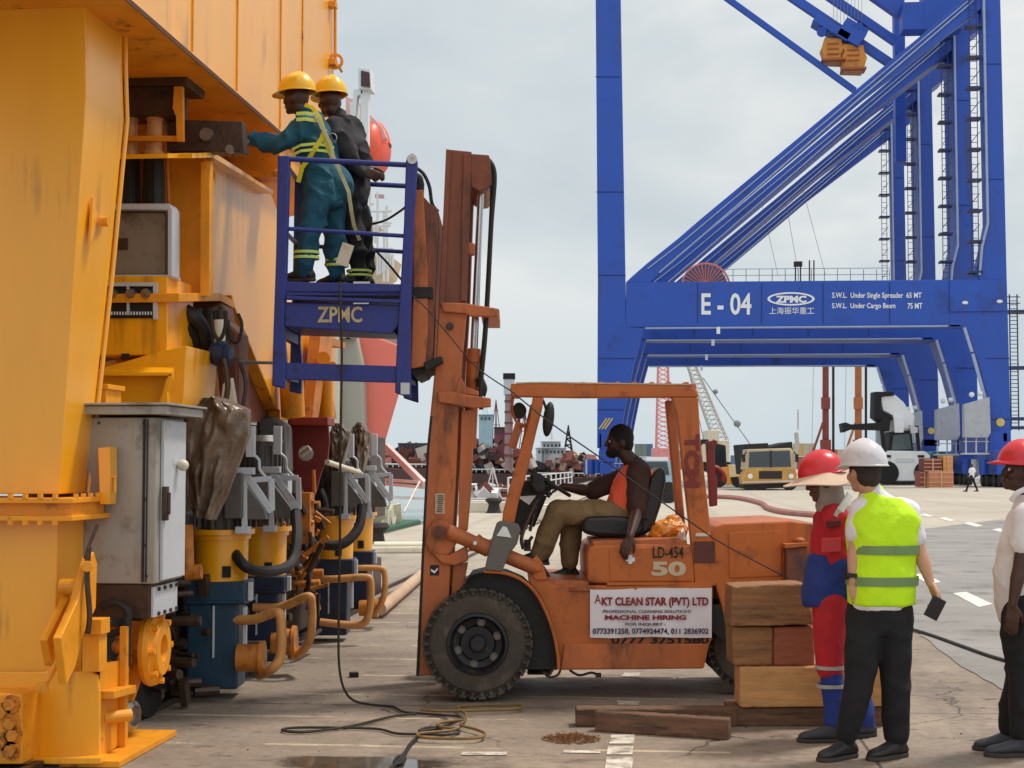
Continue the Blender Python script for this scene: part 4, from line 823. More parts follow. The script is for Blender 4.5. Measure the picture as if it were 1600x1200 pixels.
# cross members
for nm, pts, a_, c_ in (('crosshead', [(735, 240), (764, 242), (767, 252), (768, 284), (760, 296), (748, 298), (736, 292)], DM-.02, DM+.8), ('tie_bar', [(726, 378), (742, 380), (741, 398), (725, 397)], DM+.02, DM+.1), ('cross_brace', [(688, 472), (730, 474), (778, 482), (778, 495), (735, 494), (728, 490), (692, 487)], DM-.09, DM-.04), ('cross_brace', [(684, 612), (710, 612), (735, 618), (767, 622), (767, 636), (740, 638), (685, 628)], DM-.1, DM-.04)):
    b = MB(); b.px('c', a_, c_, pts); ob = b.build(nm, M_orgd if nm != 'crosshead' else M_mastd, fk, bev=.008)
    if nm == 'cross_brace':
        b = MB(); x1, y1 = pts[2]; b.beam(PC(x1-12, y1+7, DM-.06), PC(x1-12, y1+7, DM-.06)+HV*.9, .13, .06); b.build('brace_beam', M_orgd, ob, bev=.006)
b = MB(); b.px('c', DM-.06, DM, [(716, 596), (720, 588), (728, 604), (748, 612), (748, 618), (712, 614)]); b.build('gusset', M_orgd, om, bev=.004)
b = MB(); c = PC(757, 262, DM+.1); b.ring(c, HV, [(0, 0), (.06, 0), (.05, .02), (.06, .04), (0, .04)], 24); b.sph(PC(764, 256, DM+.05), .03); b.build('pulley', M_dsteel, im, smooth=True)
b = MB(); b.cyl(PC(752, 286, DM+.15), PC(739, 560, DM+.15), .024, .024, 18); b.build('lift_rod', mat('chrome rod', (190, 184, 184), .2, .9, var=.1), fk, smooth=True)
b = MB(); b.cyl(PC(741, 545, DM+.15), PC(733, 700, DM+.15), .048, .05, 20); b.cyl(PC(741, 556, DM+.15), PC(740.4, 566, DM+.15), .058, .058, 20); b.build('lift_cylinder', M_org, fk, smooth=True)
b = MB(); b.cyl(PC(752, 286, DM+.65), PC(742, 560, DM+.65), .02, .02, 12); b.build('lift_rod', M_dsteel, fk, smooth=True)
b = MB(); b.tube([PC(764, 250, DM), PC(771, 262, DM), PC(773, 285, DM), PC(768, 350, DM), PC(763, 450, DM), PC(758, 530, DM), PC(751, 608, DM), PC(752, 640, DM)], .016); b.tube([PC(768, 262, DM+.1), PC(769, 290, DM+.1), PC(764, 400, DM+.1), PC(757, 520, DM+.1), PC(748, 605, DM+.1)], .014)
b.tube([PC(748, 590, DM+.1), PC(755, 606, DM+.1), PC(752, 618, DM+.1)], .03); b.build('mast_hose', M_blk, fk, smooth=True)
b = MB(); c = PC(703, 510, DM-.05); b.cyl(c, c-HV*.02, .028); b.cyl(c, c-HV*.035, .014); b.build('mast_bolt', M_dsteel, om, smooth=True)
b = MB(); b.rc('c', DM-.056, DM-.05, 680, 771, 695, 803); pp = b.build('data_plate', mat('pale data plate', (190, 168, 142), .6, var=.1), om); b = MB()
rr = random.Random(5)
for i in range(9): b.rc('c', DM-.058, DM-.0565, 682+rr.random()*2, 774+i*3.1, 690+rr.random()*4, 775.4+i*3.1)
b.build('plate_print', M_void, pp)
b = MB(); b.rc('c', DM-.056, DM-.05, 672, 883, 686, 899); q2 = b.build('reflector_plate', M_void, om); b = MB(); b.px('c', DM-.058, DM-.0565, [(673, 889), (679, 892), (684, 887), (684, 890), (679, 896), (674, 893)]); b.build('reflector_mark', M_let, q2)
# tilt cylinder, lug and grey bracket
b = MB(); b.px('c', DM-.09, DM-.05, [(668, 826), (678, 814), (694, 812), (706, 822), (716, 846), (700, 868), (680, 866), (664, 850)]); b.px('c', DM-.085, DM-.05, [(664, 850), (700, 868), (730, 852), (732, 876), (710, 884), (690, 880), (668, 858)]); lg = b.build('tilt_lug', M_orgd, om, bev=.01)
b = MB(); c = PC(688, 832, DM-.09); b.cyl(c, c-HV*.03, .05); b.cyl(c, c-HV*.045, .025); b.build('lug_pin', M_mastd, lg, smooth=True)
b = MB(); b.cyl(PC(700, 830, DM-.1), PC(745, 850, DM-.1), .055, .05); b.cyl(PC(742, 848, DM-.1), PC(765, 858, DM-.1), .058, .06); b.cyl(PC(765, 858, DM-.1), PC(838, 888, DM-.1), .052); b.cyl(PC(740, 846, DM-.1), PC(746, 850, DM-.1), .065); tl = b.build('tilt_cylinder', M_orgd, fk, smooth=True)
b = MB(); b.sph(PC(742, 849, DM-.17), .016); b.build('grease_cap', M_let, tl)
b = MB(); b.px('c', DM-.2, DM-.12, [(776, 817), (782, 814), (809, 818), (814, 828), (808, 850), (796, 866), (784, 894), (757, 891), (763, 862), (771, 832)]); gb_ = b.build('valve_bracket', mat('grey bracket paint', (98, 92, 86), .5, var=.12), fk, bev=.012)
b = MB(); b.px('c', DM-.206, DM-.2, [(776, 837), (786, 822), (792, 824), (799, 840)]); b.px('c', DM-.209, DM-.207, [(782, 833), (787, 827), (792, 834)]); b.build('warning_sticker', M_let, gb_)
b = MB(); b.px('c', DM-.12, DM-.02, [(826, 884), (838, 868), (848, 880), (856, 906), (836, 906)]); c = PC(840, 886, DM-.12); b.cyl(c, c-HV*.03, .03); b.build('cylinder_clevis', M_org, fk, bev=.006)
# carriage ------------------------------------------------------------------
b = MB(); b.px('c', DM-.15, DM-.05, [(645, 298), (661, 296), (668, 420), (668, 520), (664, 572), (642, 576), (646, 440)]); cg = b.build('carriage', M_orgd, fk, bev=.006)
b = MB(); b.px('c', DM-.12, DM+.75, [(660, 305), (672, 318), (684, 326), (685, 360), (680, 450), (676, 560), (662, 572), (664, 420)]); b.build('carriage_plate', M_mastd, cg, bev=.006)
b = MB(); b.px('c', DM-.1, DM+.7, [(636, 578), (640, 565), (670, 558), (672, 568), (662, 584), (648, 590)]); b.rc('c', DM-.16, DM+.7, 640, 448, 676, 466); b.px('c', DM-.17, DM+.6, [(662, 566), (690, 556), (692, 566), (664, 580)]); b.build('carriage_shoe', M_void, cg, bev=.006)
b = MB(); b.rc('c', DM+.05, DM+.15, 448, 500, 660, 508); b.rc('c', DM+.45, DM+.55, 452, 503, 660, 510); b.build('fork', M_void, fk, bev=.004)
b = MB(); b.tube([PC(650, 262, DM-.05), PC(662, 272, DM-.05), PC(671, 292, DM-.05), PC(675, 318, DM-.05), PC(684, 330, DM)], .013); b.tube([PC(648, 275, DM+.1), PC(655, 280, DM+.1), PC(655, 300, DM+.1), PC(650, 312, DM+.1)], .03); b.build('carriage_hose', M_blk, cg, smooth=True)
# cables under the chassis
b = MB(); b.tube([PC(830, 1052, DN+.2), PC(848, 1050, DN), PC(856, 1056, DN), PC(866, 1044, DN), PC(876, 1040, DN), PC(872, 1054, DN), PC(858, 1058, DN), PC(852, 1052, DN)], .009); b.tube([PC(890, 1047, DN+.1), PC(905, 1055, DN+.1), PC(925, 1051, DN+.1), PC(936, 1057, DN+.1)], .009); b.box(PC(935, 1055, DN+.1), (.04, .04, .03)); b.cyl(PC(824, 1050, DN+.25), PC(862, 1050, DN+.25), .02); b.build('loose_cable', M_dsteel, fk, smooth=True)
# old stencilled number behind the banner
text('0777 3751580', 'lettering', M_void, body, 'c', DN-.0, 955, 994, 1108, 1006, font_bold=.03)
# banner (tied on the forklift)
bn = MB(); A = DN-.035; n = 24; vs = []
for j in (0, 1):
    for i in range(n+1):
        u = i/n; x = 922+(1112-922)*u; y = (921-3*u if not j else 996-0*u)+.8*math.sin(u*9); vs.append(PC(x, y, A)-HV*(.010*math.sin(u*13)+.007*math.sin(u*29+j*2)))
m_ = len(vs); vs += [v+HV*.003 for v in vs]; fs = []
for i in range(n): fs += [(i, i+1, n+2+i, n+1+i), (m_+i, m_+n+1+i, m_+n+2+i, m_+i+1)]
fs += [(i, m_+i, m_+i+1, i+1) for i in range(n)]+[(n+1+i, n+2+i, m_+n+2+i, m_+n+1+i) for i in range(n)]+[(0, n+1, m_+n+1, m_), (n, m_+n, m_+2*n+1, 2*n+1)]
bn.add(vs, fs); ban = bn.build('banner', mat('banner cloth', (226, 220, 224), .6, var=.05, sc=4), None, smooth=True); tag(ban, 'white cloth banner for machine hiring tied to the side of the orange forklift', 'banner')
M_mar = mat('maroon print', (132, 20, 34), .6, var=.05); M_nav = mat('dark print', (62, 34, 58), .6, var=.05); T = A-.011
text('A', 'lettering', M_mar, ban, 'c', T, 929, 929, 939, 943, t=.002); text('KT CLEAN STAR (PVT) LTD', 'lettering', M_mar, ban, 'c', T, 940, 933, 1107, 950, t=.002, font_bold=.04)
text('PROFESSIONAL CLEANING SOLUTIONS', 'lettering', M_nav, ban, 'c', T, 942, 953, 1080, 957.5, t=.002, font_bold=.02); text('MACHINE HIRING', 'lettering', M_mar, ban, 'c', T, 945, 961, 1072, 968.5, t=.002, font_bold=.05)
text('FOR INQUIRY :', 'lettering', M_nav, ban, 'c', T, 977, 973, 1040, 978, t=.002, font_bold=.03); text('0773391258, 0774924474, 011 2836902', 'lettering', M_nav, ban, 'c', T, 926, 981.5, 1107, 992, t=.002, font_bold=.03)
# ================================================================ work basket
bk = thing('work_basket', 'dark blue steel man basket carried high on the forklift forks', 'basket', PC(535, 600, 11.1), YAW)
B0 = 10.72; B1 = 11.55; kb = B0/B1
def fpt(p): return ((p[0]-800)*kb+800, (p[1]-725)*kb+725)
posts = [[(434, 243), (452, 243), (449, 350), (446, 460), (443, 520), (447, 560), (445, 607), (425, 603), (427, 520), (431, 400)],
         [(634, 252), (637, 243), (644, 239), (650, 243), (652, 252), (646, 350), (642, 470), (641, 560), (642, 622), (617, 614), (619, 560), (622, 500), (626, 440), (631, 350)]]
for i, p in enumerate(posts):
    b = MB(); b.px('c', B0-.02, B0+.07, p); o = b.build('post', M_bask, bk, bev=.008)
    b = MB(); b.px('c', B1-.05, B1+.02, [fpt(q) for q in p]); b.build('post', M_bask, bk, bev=.008)
b = MB(); c = PC(644, 249, B0-.025); b.ring(c, -HV, [(.012, 0), (.035, 0), (.035, .012), (.012, .012), (.012, 0)], 16); b.cyl(c, c-HV*.004, .022); b.build('lifting_hole', M_lgrey, bk, smooth=True)
def rail(a, c, r=.017, d=B0+.02): b = MB(); b.cyl(PC(*a, d), PC(*c, d), r, n=10); b.build('guard_rail', M_bask, bk, smooth=True)
rail((445, 248), (640, 258), .019); rail((444, 357), (636, 369), .015)
rail(fpt((445, 248)), fpt((640, 258)), .019, B1); rail(fpt((444, 357)), fpt((636, 369)), .016, B1)
for x, y in ((441, 250), (440, 357), (641, 258), (637, 369)):
    b = MB(); p = PC(x, y, B0+.02); q = PC(*fpt((x, y)), B1); b.cyl(p, q, .017, n=10); b.build('guard_rail', M_bask, bk, smooth=True)
b = MB(); b.px('c', B0, B0+.05, [(444, 440), (628, 444), (627, 462), (444, 458)]); b.px('c', B0-.04, B0+.0, [(446, 462), (626, 468), (626, 474), (446, 468)]); b.build('toe_board', M_bask, bk, bev=.006)
z_ = PC(530, 458, B0).z; c0 = PC(446, 458, B0); c1 = PC(626, 458, B0); b = MB(); b.box((c0+c1)/2+HV*.42, ((c1-c0).length, .84, .03), CR); b.build('floor', M_bask, bk)
b = MB(); b.px('c', B0+.01, B0+.06, [(444, 472), (626, 476), (624, 508), (616, 516), (612, 522), (444, 510)]); pn_ = b.build('side_panel', M_bask, bk, bev=.008)
text('ZPMC', 'lettering', mat('worn stencil paint', (196, 180, 140), .7, var=.25, sc=14), pn_, 'c', B0+.01, 496, 479, 566, 504, font_bold=.02)
b = MB(); b.px('c', B1-.05, B1, [fpt(p) for p in [(444, 472), (626, 476), (624, 514), (444, 508)]]); b.px('c', B0+.07, B1-.06, [(449, 508), (615, 516), (615, 518), (449, 511)]); b.build('side_panel', M_bask, bk)
b = MB(); b.px('c', B0, B0+.06, [(427, 566), (622, 572), (622, 598), (427, 592)]); b.px('c', B1-.06, B1, [fpt(p) for p in [(430, 566), (622, 572), (622, 582), (430, 576)]]); b.build('lower_bar', M_bask, bk, bev=.006)
for (x0, y0, x1, y1) in ((436, 540, 436, 545), (632, 545, 632, 545)):
    b = MB(); p = PC(x0, y0+40, B0+.04); q = PC(*fpt((x0, y0+40)), B1-.03); b.beam(p, q, .06, .09); p = PC(x0, y0-28, B0+.04); q = PC(*fpt((x0, y0-28)), B1-.03); b.beam(p, q, .05, .12); b.build('end_bar', M_bask, bk, bev=.004)
b = MB(); b.rc('c', B0-.03, B0-.015, 626, 598, 640, 616); b.build('reflective_label', M_lgrey, bk)
b = MB(); b.rc('c', B0-.005, B0, 552, 440, 578, 443); b.rc('c', B0-.045, B0-.04, 552, 473, 576, 475); b.build('scratched_metal', M_lgrey, bk)
# ================================================================ timbers
tm = MB()
def rough(o):
    q = o.modifiers.new('r', 'REMESH'); q.mode = 'VOXEL'; q.voxel_size = .011; q.use_smooth_shade = True
    t = bpy.data.textures.get('rough') or bpy.data.textures.new('rough', 'CLOUDS'); t.noise_scale = .07; t.noise_depth = 4
    q = o.modifiers.new('d', 'DISPLACE'); q.texture = t; q.strength = .010; q.mid_level = .5; q.texture_coords = 'GLOBAL'
def timber(name, label, k, a, c_, pts, m, grp='timber baulks on the concrete', bev=.006):
    b = MB(); b.px(k, a, c_, pts); o = b.build(name, m, None); rough(o); tag(o, label, 'timber', grp); return o
dS = G(1270, 1135)
d0 = (dS-C0).dot(HV)
timber('timber_beam', 'dark flat base timber under the plank stack, touching the ground', 'c', d0, d0+.35, [(1142, 1106), (1392, 1104), (1390, 1135), (1146, 1135)], M_timd)
timber('plank', 'pale clean plank at the bottom of the stack, just above the dark base', 'c', d0-.03, d0+.22, [(1156, 1043), (1385, 1040), (1391, 1104), (1156, 1106)], M_planklight)
timber('wood_block', 'left short block in the middle layer of the stack', 'c', d0+.02, d0+.35, [(1144, 979), (1208, 980), (1208, 1041), (1146, 1041)], M_bun)
timber('wood_block', 'reddish right short block in the middle layer of the stack', 'c', d0+.01, d0+.35, [(1209, 980), (1272, 979), (1274, 1041), (1209, 1041)], mat('reddish wood', (150, 84, 56), .75, var=.3, sc=5, dirt=((92, 52, 32), .3, 5), bump=.3, bsc=30, vec=WV))
timber('timber_beam', 'top brown beam with a dark knot lying across the stack', 'c', d0-.02, d0+.3, [(1144, 916), (1250, 912), (1262, 913), (1272, 976), (1142, 979)], M_bun)
b = MB()
for x, y, rr_ in ((1224, 943, .022), (1170, 972, .03), (1254, 1070, .014), (1190, 1075, .012), (1237, 1062, .01)): 
    p = PC(x, y, d0-.03); b.add([p+RV*math.cos(t*.7)*rr_*1.4+Vector((0, 0, math.sin(t*.7)*rr_)) for t in range(9)], [tuple(range(9))])
# lying pair
def lying(label, q, h, m):
    b = MB(); P = [G(*p) for p in q]; b.ext(P, (0, 0, h)); o = b.build('timber_beam', m, None, bev=.008); tag(o, label, 'timber', 'timber baulks on the concrete')
def gl(a, b_, w): # ground line a->b (near edge pixels) with width w going away
    A_, B_ = G(*a), G(*b_); t = (B_-A_).normalized(); s = Vector((-t.y, t.x, 0)); s = s if s.y > 0 else -s
    return [A_, B_, B_+s*w, A_+s*w]
def lying2(label, a, b_, w, h, m):
    b = MB(); b.ext(gl(a, b_, w), (0, 0, h)); o = b.build('timber_beam', m, None); rough(o); tag(o, label, 'timber', 'timber baulks on the concrete')
lying2('rear dark timber lying on the concrete, partly behind the slanted one', (900, 1136), (1152, 1136), .14, .115, M_timd)
lying2('front dark timber lying slanted on the concrete nearest the camera', (928, 1143), (1137, 1157), .10, .125, M_timd)
# ================================================================ people
UPV = Vector((0, 0, 1))
def frame(f, u=UPV):
    f = f.normalized(); s = f.cross(u).normalized(); u = s.cross(f); return Matrix((s, f, u)).transposed(), s, f, u
FOLD = {}
def soft(o, vox, it=4, fold=0, fs=.12, fac=.5):
    m = o.modifiers.new('r', 'REMESH'); m.mode = 'VOXEL'; m.voxel_size = vox; m.use_smooth_shade = True
    m = o.modifiers.new('s', 'SMOOTH'); m.iterations = it; m.factor = fac
    if fold:
        if fs not in FOLD:
            t = bpy.data.textures.new('folds', 'MUSGRAVE'); t.musgrave_type = 'RIDGED_MULTIFRACTAL'; t.noise_scale = fs*1.7; t.octaves = 2.5; t.noise_intensity = .55; FOLD[fs] = t
        m = o.modifiers.new('d', 'DISPLACE'); m.texture = FOLD[fs]; m.strength = fold*.75; m.mid_level = .18; m.texture_coords = 'GLOBAL'
    return o
def loft(b, secs, s, f, n=20):      # secs: (centre, half width, half depth)
    vs = []
    for c, rx, ry in secs:
        for i in range(n):
            a = 2*math.pi*i/n; ca, sa = math.cos(a), math.sin(a)
            vs.append(Vector(c)+s*(rx*math.copysign(abs(ca)**.85, ca))+f*(ry*math.copysign(abs(sa)**.85, sa)))
    m = len(secs); fs = [(j*n+i, j*n+(i+1) % n, (j+1)*n+(i+1) % n, (j+1)*n+i) for j in range(m-1) for i in range(n)]
    fs += [tuple(range(n-1, -1, -1)), tuple(range((m-1)*n, m*n))]; return b.add(vs, fs)
def chain(b, pts, rs):
    for i in range(len(pts)-1): b.cap(pts[i], rs[i], pts[i+1], rs[i+1])
def hand(b, w, d, pn, th=1, curl=.5, sz=1.0, spread=.0):
    d = d.normalized(); pn = (pn-d*pn.dot(d)).normalized(); sd = d.cross(pn)*th      # sd: towards the thumb
    for i in range(4):
        off = (.030-.0195*i)*sz; k = w+d*(.088-.004*abs(i-1))*sz+sd*off; b.cap(w+sd*off*.55+d*.01, .0145*sz, k, .0118*sz, n=8)
        p = k; dd = (d+sd*spread*(.12-.09*i)).normalized(); ax = sd; ang = 0
        for L_ in (.042, .026, .021):
            ang += curl*(.75 if L_ > .04 else 1.0)+.06*i*curl; v = dd*math.cos(ang)+pn*math.sin(ang); q = p+v*L_*sz*(1, 1.07, 1, .82)[i]; b.cap(p, .0098*sz, q, .0086*sz, n=8); p = q
    t0 = w+d*.018*sz+sd*.022*sz; t1 = w+d*.052*sz+sd*.050*sz+pn*.014*sz; t2 = t1+(d*.8+sd*.25+pn*.5).normalized()*.03*sz; t3 = t2+(d+pn*.6).normalized()*.024*sz
    b.cap(t0, .017*sz, t1, .0135*sz, n=8); b.cap(t1, .012*sz, t2, .0105*sz, n=8); b.cap(t2, .0105*sz, t3, .009*sz, n=8)
def shoe(nm, ank, toe, m, root, gz):
    d = toe-ank; d.z = 0; d.normalize(); s = d.cross(UPV); z = gz; a = Vector((ank.x, ank.y, z)); b = MB()
    vs = []; n = 14; L_ = .285; secs = [(-.075, .030, .05), (-.055, .038, .085), (0, .042, .10), (.06, .044, .085), (.12, .050, .062), (.17, .048, .052), (.2, .034, .04), (.212, .015, .025)]
    for x, w, h in secs:
        for i in range(n):
            t = 2*math.pi*i/n; cz = math.sin(t); vs.append(a+d*x+s*(w*math.cos(t))+UPV*(.012+h*max(0, .5+.5*cz)))
    fs = [(j*n+i, j*n+(i+1) % n, (j+1)*n+(i+1) % n, (j+1)*n+i) for j in range(len(secs)-1) for i in range(n)]+[tuple(range(n-1, -1, -1)), tuple(range((len(secs)-1)*n, len(secs)*n))]
    b.add(vs, fs); b.cap(a+UPV*.06, .046, ank+UPV*.0, .05); o = b.build(nm, m, root, smooth=True); soft(o, .009, 3)
    b = MB(); pts = []
    for x, w in ((-.08, .02), (-.06, .036), (0, .042), (.06, .045), (.12, .053), (.17, .05), (.205, .034), (.22, .01)): pts.append((x, w))
    poly = [a+d*x+s*w+UPV*.002 for x, w in pts]+[a+d*x-s*w+UPV*.002 for x, w in reversed(pts)]; b.ext(poly, (0, 0, .022)); b.build('sole', M_sole, o, bev=.004)
    return o
M_sole = mat('shoe sole', (60, 54, 50), .8, var=.2)
def helmet(nm, c, f, u, m, root, sz=1.0, brim=.045):
    R, s, f, u = frame(f, u); b = MB(); n = 40; k = 12; vs = []
    for j in range(k+1):
        th = (math.pi/2)*j/k
        for i in range(n):
            a = 2*math.pi*i/n; r = math.cos(th); x = r*.121; y = r*.146; z = math.sin(th)*.142
            rid = math.exp(-(x/.018)**2)*.006*(1 if j > 2 else 0); v = Vector((x*math.cos(a)/1, y*math.sin(a), z)); rid = math.exp(-(v.x/.016)**2)*.007*math.sin(th); v.z += rid
            vs.append(Vector(c)+R @ (v*sz))
    fs = [(j*n+i, j*n+(i+1) % n, (j+1)*n+(i+1) % n, (j+1)*n+i) for j in range(k) for i in range(n)]
    # brim all round, longer in front
    o = len(vs)
    for i in range(n):
        a = 2*math.pi*i/n; e_ = .012+brim*max(0, math.sin(a))**1.5; rx, ry = .121+e_*.6, .146+e_; vs.append(Vector(c)+R @ (Vector((rx*math.cos(a), ry*math.sin(a), -.006-.018*max(0, math.sin(a))))*sz))
    fs += [(i, o+i, o+(i+1) % n, (i+1) % n) for i in range(n)]
    h = b.add(vs, fs).build(nm, m, root, smooth=True, ang=50); q = h.modifiers.new('s', 'SOLIDIFY'); q.thickness = .005; q.offset = -1
    return h
def person(label, root_at, J, f, hf, skin, top, trs, shoes_, sleeve=1.0, hu=UPV, tf=None, hands=((0, 0), (0, 0)), girth=1.0, belly=0, fold=.022, gz=0, hair=None, hatm=None, vest=None, legw=1.0, toes=None, sz=1.0, headp=None, curls=(.35, .35), chest=1.0, eyes=True, vox=1.0, armr=1.0, hem=.10):
    rt = thing('person', label, 'person', root_at)
    Rb, s, f, _ = frame(f); hc = J['head']; Rh, hs, hf_, hu_ = frame(hf, hu); nk = J['neck']
    shm = (J['sl']+J['sr'])/2; hm = (J['hl']+J['hr'])/2; Z = sz
    tdir = (shm-hm).normalized(); sh = (J['sr']-J['sl']); s_ = sh.normalized() if sh.length > .05 else s; f_ = tdir.cross(s_).normalized() if abs(tdir.cross(s_).dot(f)) > .1 else f
    if f_.dot(f) < 0: f_ = -f_
    # body ------------------------------------------------
    b = MB(); b.sph(hc+hu_*.012*Z, (.076*Z, .096*Z, .108*Z), Rh, 20, 14); b.sph(hc+hf_*.030*Z-hu_*.060*Z, (.056*Z, .064*Z, .055*Z), Rh); b.sph(hc+hf_*.070*Z-hu_*.094*Z, (.028*Z, .024*Z, .02*Z), Rh)
    b.cap(hc+hf_*.090*Z+hu_*.012*Z, .010*Z, hc+hf_*.105*Z-hu_*.022*Z, .015*Z, n=8); b.sph(hc+hf_*.082*Z+hu_*.026*Z, (.05*Z, .014*Z, .010*Z), Rh); b.sph(hc+hf_*.092*Z-hu_*.055*Z, (.026*Z, .014*Z, .008*Z), Rh); b.sph(hc+hf_*.090*Z-hu_*.066*Z, (.022*Z, .014*Z, .008*Z), Rh)
    for k in (-1, 1): b.sph(hc+hs*k*.079*Z-hu_*.012*Z-hf_*.005, (.010*Z, .022*Z, .034*Z), Rh); b.sph(hc+hs*k*.045*Z+hf_*.068*Z-hu_*.028*Z, (.022*Z, .02*Z, .026*Z), Rh)
    b.cap(hc-hu_*.07*Z-hf_*.02*Z, .056*Z, nk, .060*Z)
    b.cap(nk, .06*Z, shm-tdir*.03, .07*Z); loft(b, [(hm-tdir*.06, .12*girth, .09), (hm+tdir*.15, .11*girth, .08), (shm-tdir*.12, .12*girth, .085), (shm-tdir*.01, .10, .06)], s_, f_)
    A = armr*Z
    for k, (a_, e_, w_) in enumerate((('sl', 'el', 'wl'), ('sr', 'er', 'wr'))):
        chain(b, [shm+(J[a_]-shm)*.8, J[a_], J[e_]], [.05, .05*A, .040*A]); chain(b, [J[e_], J[e_]+(J[w_]-J[e_])*.35, J[w_]], [.038*A, .041*A, .025*A])
        hd, pn, th = hands[k]; hand(b, J[w_], hd, pn, th, curls[k], Z)
    for a_, e_, w_ in (('hl', 'kl', 'al'), ('hr', 'kr', 'ar')): chain(b, [J[a_], J[e_], J[w_]], [.075, .05, .036])
    body_ = b.build('body', skin, rt); soft(body_, .0068*vox, 3)
    if eyes:
        for k in (-1, 1):
            b = MB(); b.sph(hc+hs*k*.032*Z+hf_*.082*Z+hu_*.004*Z, .0105*Z, n=10, m=8); eo = b.build('eye', M_eye, rt, smooth=True); b = MB(); b.sph(hc+hs*k*.032*Z+hf_*.0885*Z+hu_*.004*Z, .0065*Z, n=8, m=6); b.build('pupil', M_void, eo, smooth=True)
    if hair:
        b = MB(); b.sph(hc-hf_*.012*Z+hu_*.028*Z, (.083*Z, .098*Z, .104*Z), Rh, 20, 14); b.sph(hc-hf_*.045*Z-hu_*.02*Z, (.074*Z, .060*Z, .07*Z), Rh); ho_ = b.build('hair', hair, rt); soft(ho_, .008, 2, .008, .02)
    # top --------------------------------------------------
    g = girth; b = MB()
    wf = f_*belly
    loft(b, [(hm-tdir*hem, .165*g, .118*g), (hm+tdir*.02+wf*.4, .170*g, .125*g+belly*.3), (hm+(shm-hm)*.36+wf, .160*g, .112*g+belly*.6), (hm+(shm-hm)*.62+wf*.6, .170*g*chest, .120*g), (hm+(shm-hm)*.84, .178*g*chest, .112*g), (shm+tdir*.01, .150*g*chest, .085*g), (shm+tdir*.05, .085, .065)], s_, f_)
    b.cap(shm+tdir*.02, .085, nk-tdir*.01, .068)
    tops = top if isinstance(top, (list, tuple)) else (top, None)
    for k, (a_, e_, w_) in enumerate((('sl', 'el', 'wl'), ('sr', 'er', 'wr'))):
        if sleeve <= 0: continue
        b.cap(shm+(J[a_]-shm)*.7, .078, J[a_], .076*A)
        if sleeve >= 1: chain(b, [J[a_], J[e_], J[e_]+(J[w_]-J[e_])*.94], [.074*A, .058*A, .045*A])
        else: e2 = J[a_]+(J[e_]-J[a_])*sleeve; b.cap(J[a_], .072*A, e2, .064*A)
    to_ = b.build('shirt', tops[0], rt); soft(to_, .012*vox, 4, fold*2.3, .10)
    # trousers --------------------------------------------
    b = MB(); lw = legw
    loft(b, [(hm-tdir*.14, .13*g, .10*g), (hm-tdir*.04, .160*g, .122*g), (hm+tdir*.06, .155*g, .115*g)], s_, f_)
    for a_, e_, w_ in (('hl', 'kl', 'al'), ('hr', 'kr', 'ar')): chain(b, [J[a_], J[a_]+(J[e_]-J[a_])*.4, J[e_], J[e_]+(J[w_]-J[e_])*.45, J[w_]+(J[e_]-J[w_])*.04], [.092*g*lw, .088*g*lw, .070*lw, .068*lw, .058*lw])
    tr_ = b.build('trousers', trs, rt); soft(tr_, .012*vox, 4, fold*2.3, .10)
    for k, (a_, t_) in enumerate((('al', 'tl'), ('ar', 'tr'))): shoe('shoe', J[a_]-UPV*.02, J[t_], shoes_, rt, gz if not isinstance(gz, tuple) else gz[k])
    if hatm: helmet('hard_hat', hc+hu_*.048*Z, hf_, hu_, hatm, rt, Z)
    return rt
M_eye = mat('eye white', (214, 204, 194), .3, var=.02)
M_skd = mat('dark brown skin', (70, 42, 32), .45, var=.12, sc=8, spec=.4); M_skb = mat('brown skin', (96, 60, 46), .5, var=.12, sc=8); M_skl = mat('tan skin', (196, 146, 116), .5, var=.10, sc=8, dirt=((176, 104, 80), .2, 6))
M_teal = mat('teal coverall cloth', (24, 82, 102), .85, var=.2, sc=5, dirt=((18, 52, 66), .3, 5), bump=.9, bsc=10); M_jack = mat('black jacket cloth', (38, 34, 38), .85, var=.2, sc=6, bump=.9, bsc=9); M_blktr = mat('black trouser cloth', (22, 21, 25), .85, var=.2, sc=8, bump=.9, bsc=9)
M_ylh = mat('yellow hard hat', (232, 178, 36), .32, var=.06, dirt=((190, 130, 30), .15, 9)); M_rdh = mat('red hard hat', (206, 38, 48), .32, var=.06, dirt=((150, 30, 40), .15, 9)); M_wth = mat('white hard hat', (208, 204, 208), .32, var=.04, dirt=((176, 170, 172), .15, 9))
M_hiv = mat('hi vis yellow cloth', (196, 240, 18), .75, var=.06, sc=6, bump=.9, bsc=9); M_refl = mat('reflective tape', (172, 168, 162), .5, .1, var=.1, sc=20); M_hivt = mat('green backed reflective tape', (112, 138, 84), .5, var=.1, sc=12); M_tapey = mat('lime reflective tape', (206, 224, 110), .5, var=.08)
M_wsh = mat('white polo cloth', (222, 218, 222), .85, var=.06, sc=4, bump=.9, bsc=9); M_red = mat('red coverall cloth', (186, 30, 42), .82, var=.14, sc=5, dirt=((150, 24, 34), .25, 7), bump=.9, bsc=10); M_navy = mat('royal blue coverall cloth', (34, 56, 130), .82, var=.16, sc=6, dirt=((26, 38, 84), .3, 6), bump=.9, bsc=10); M_oliv = mat('olive khaki cloth', (136, 110, 76), .85, var=.18, sc=5, dirt=((74, 58, 42), .3, 6), bump=.9, bsc=10)
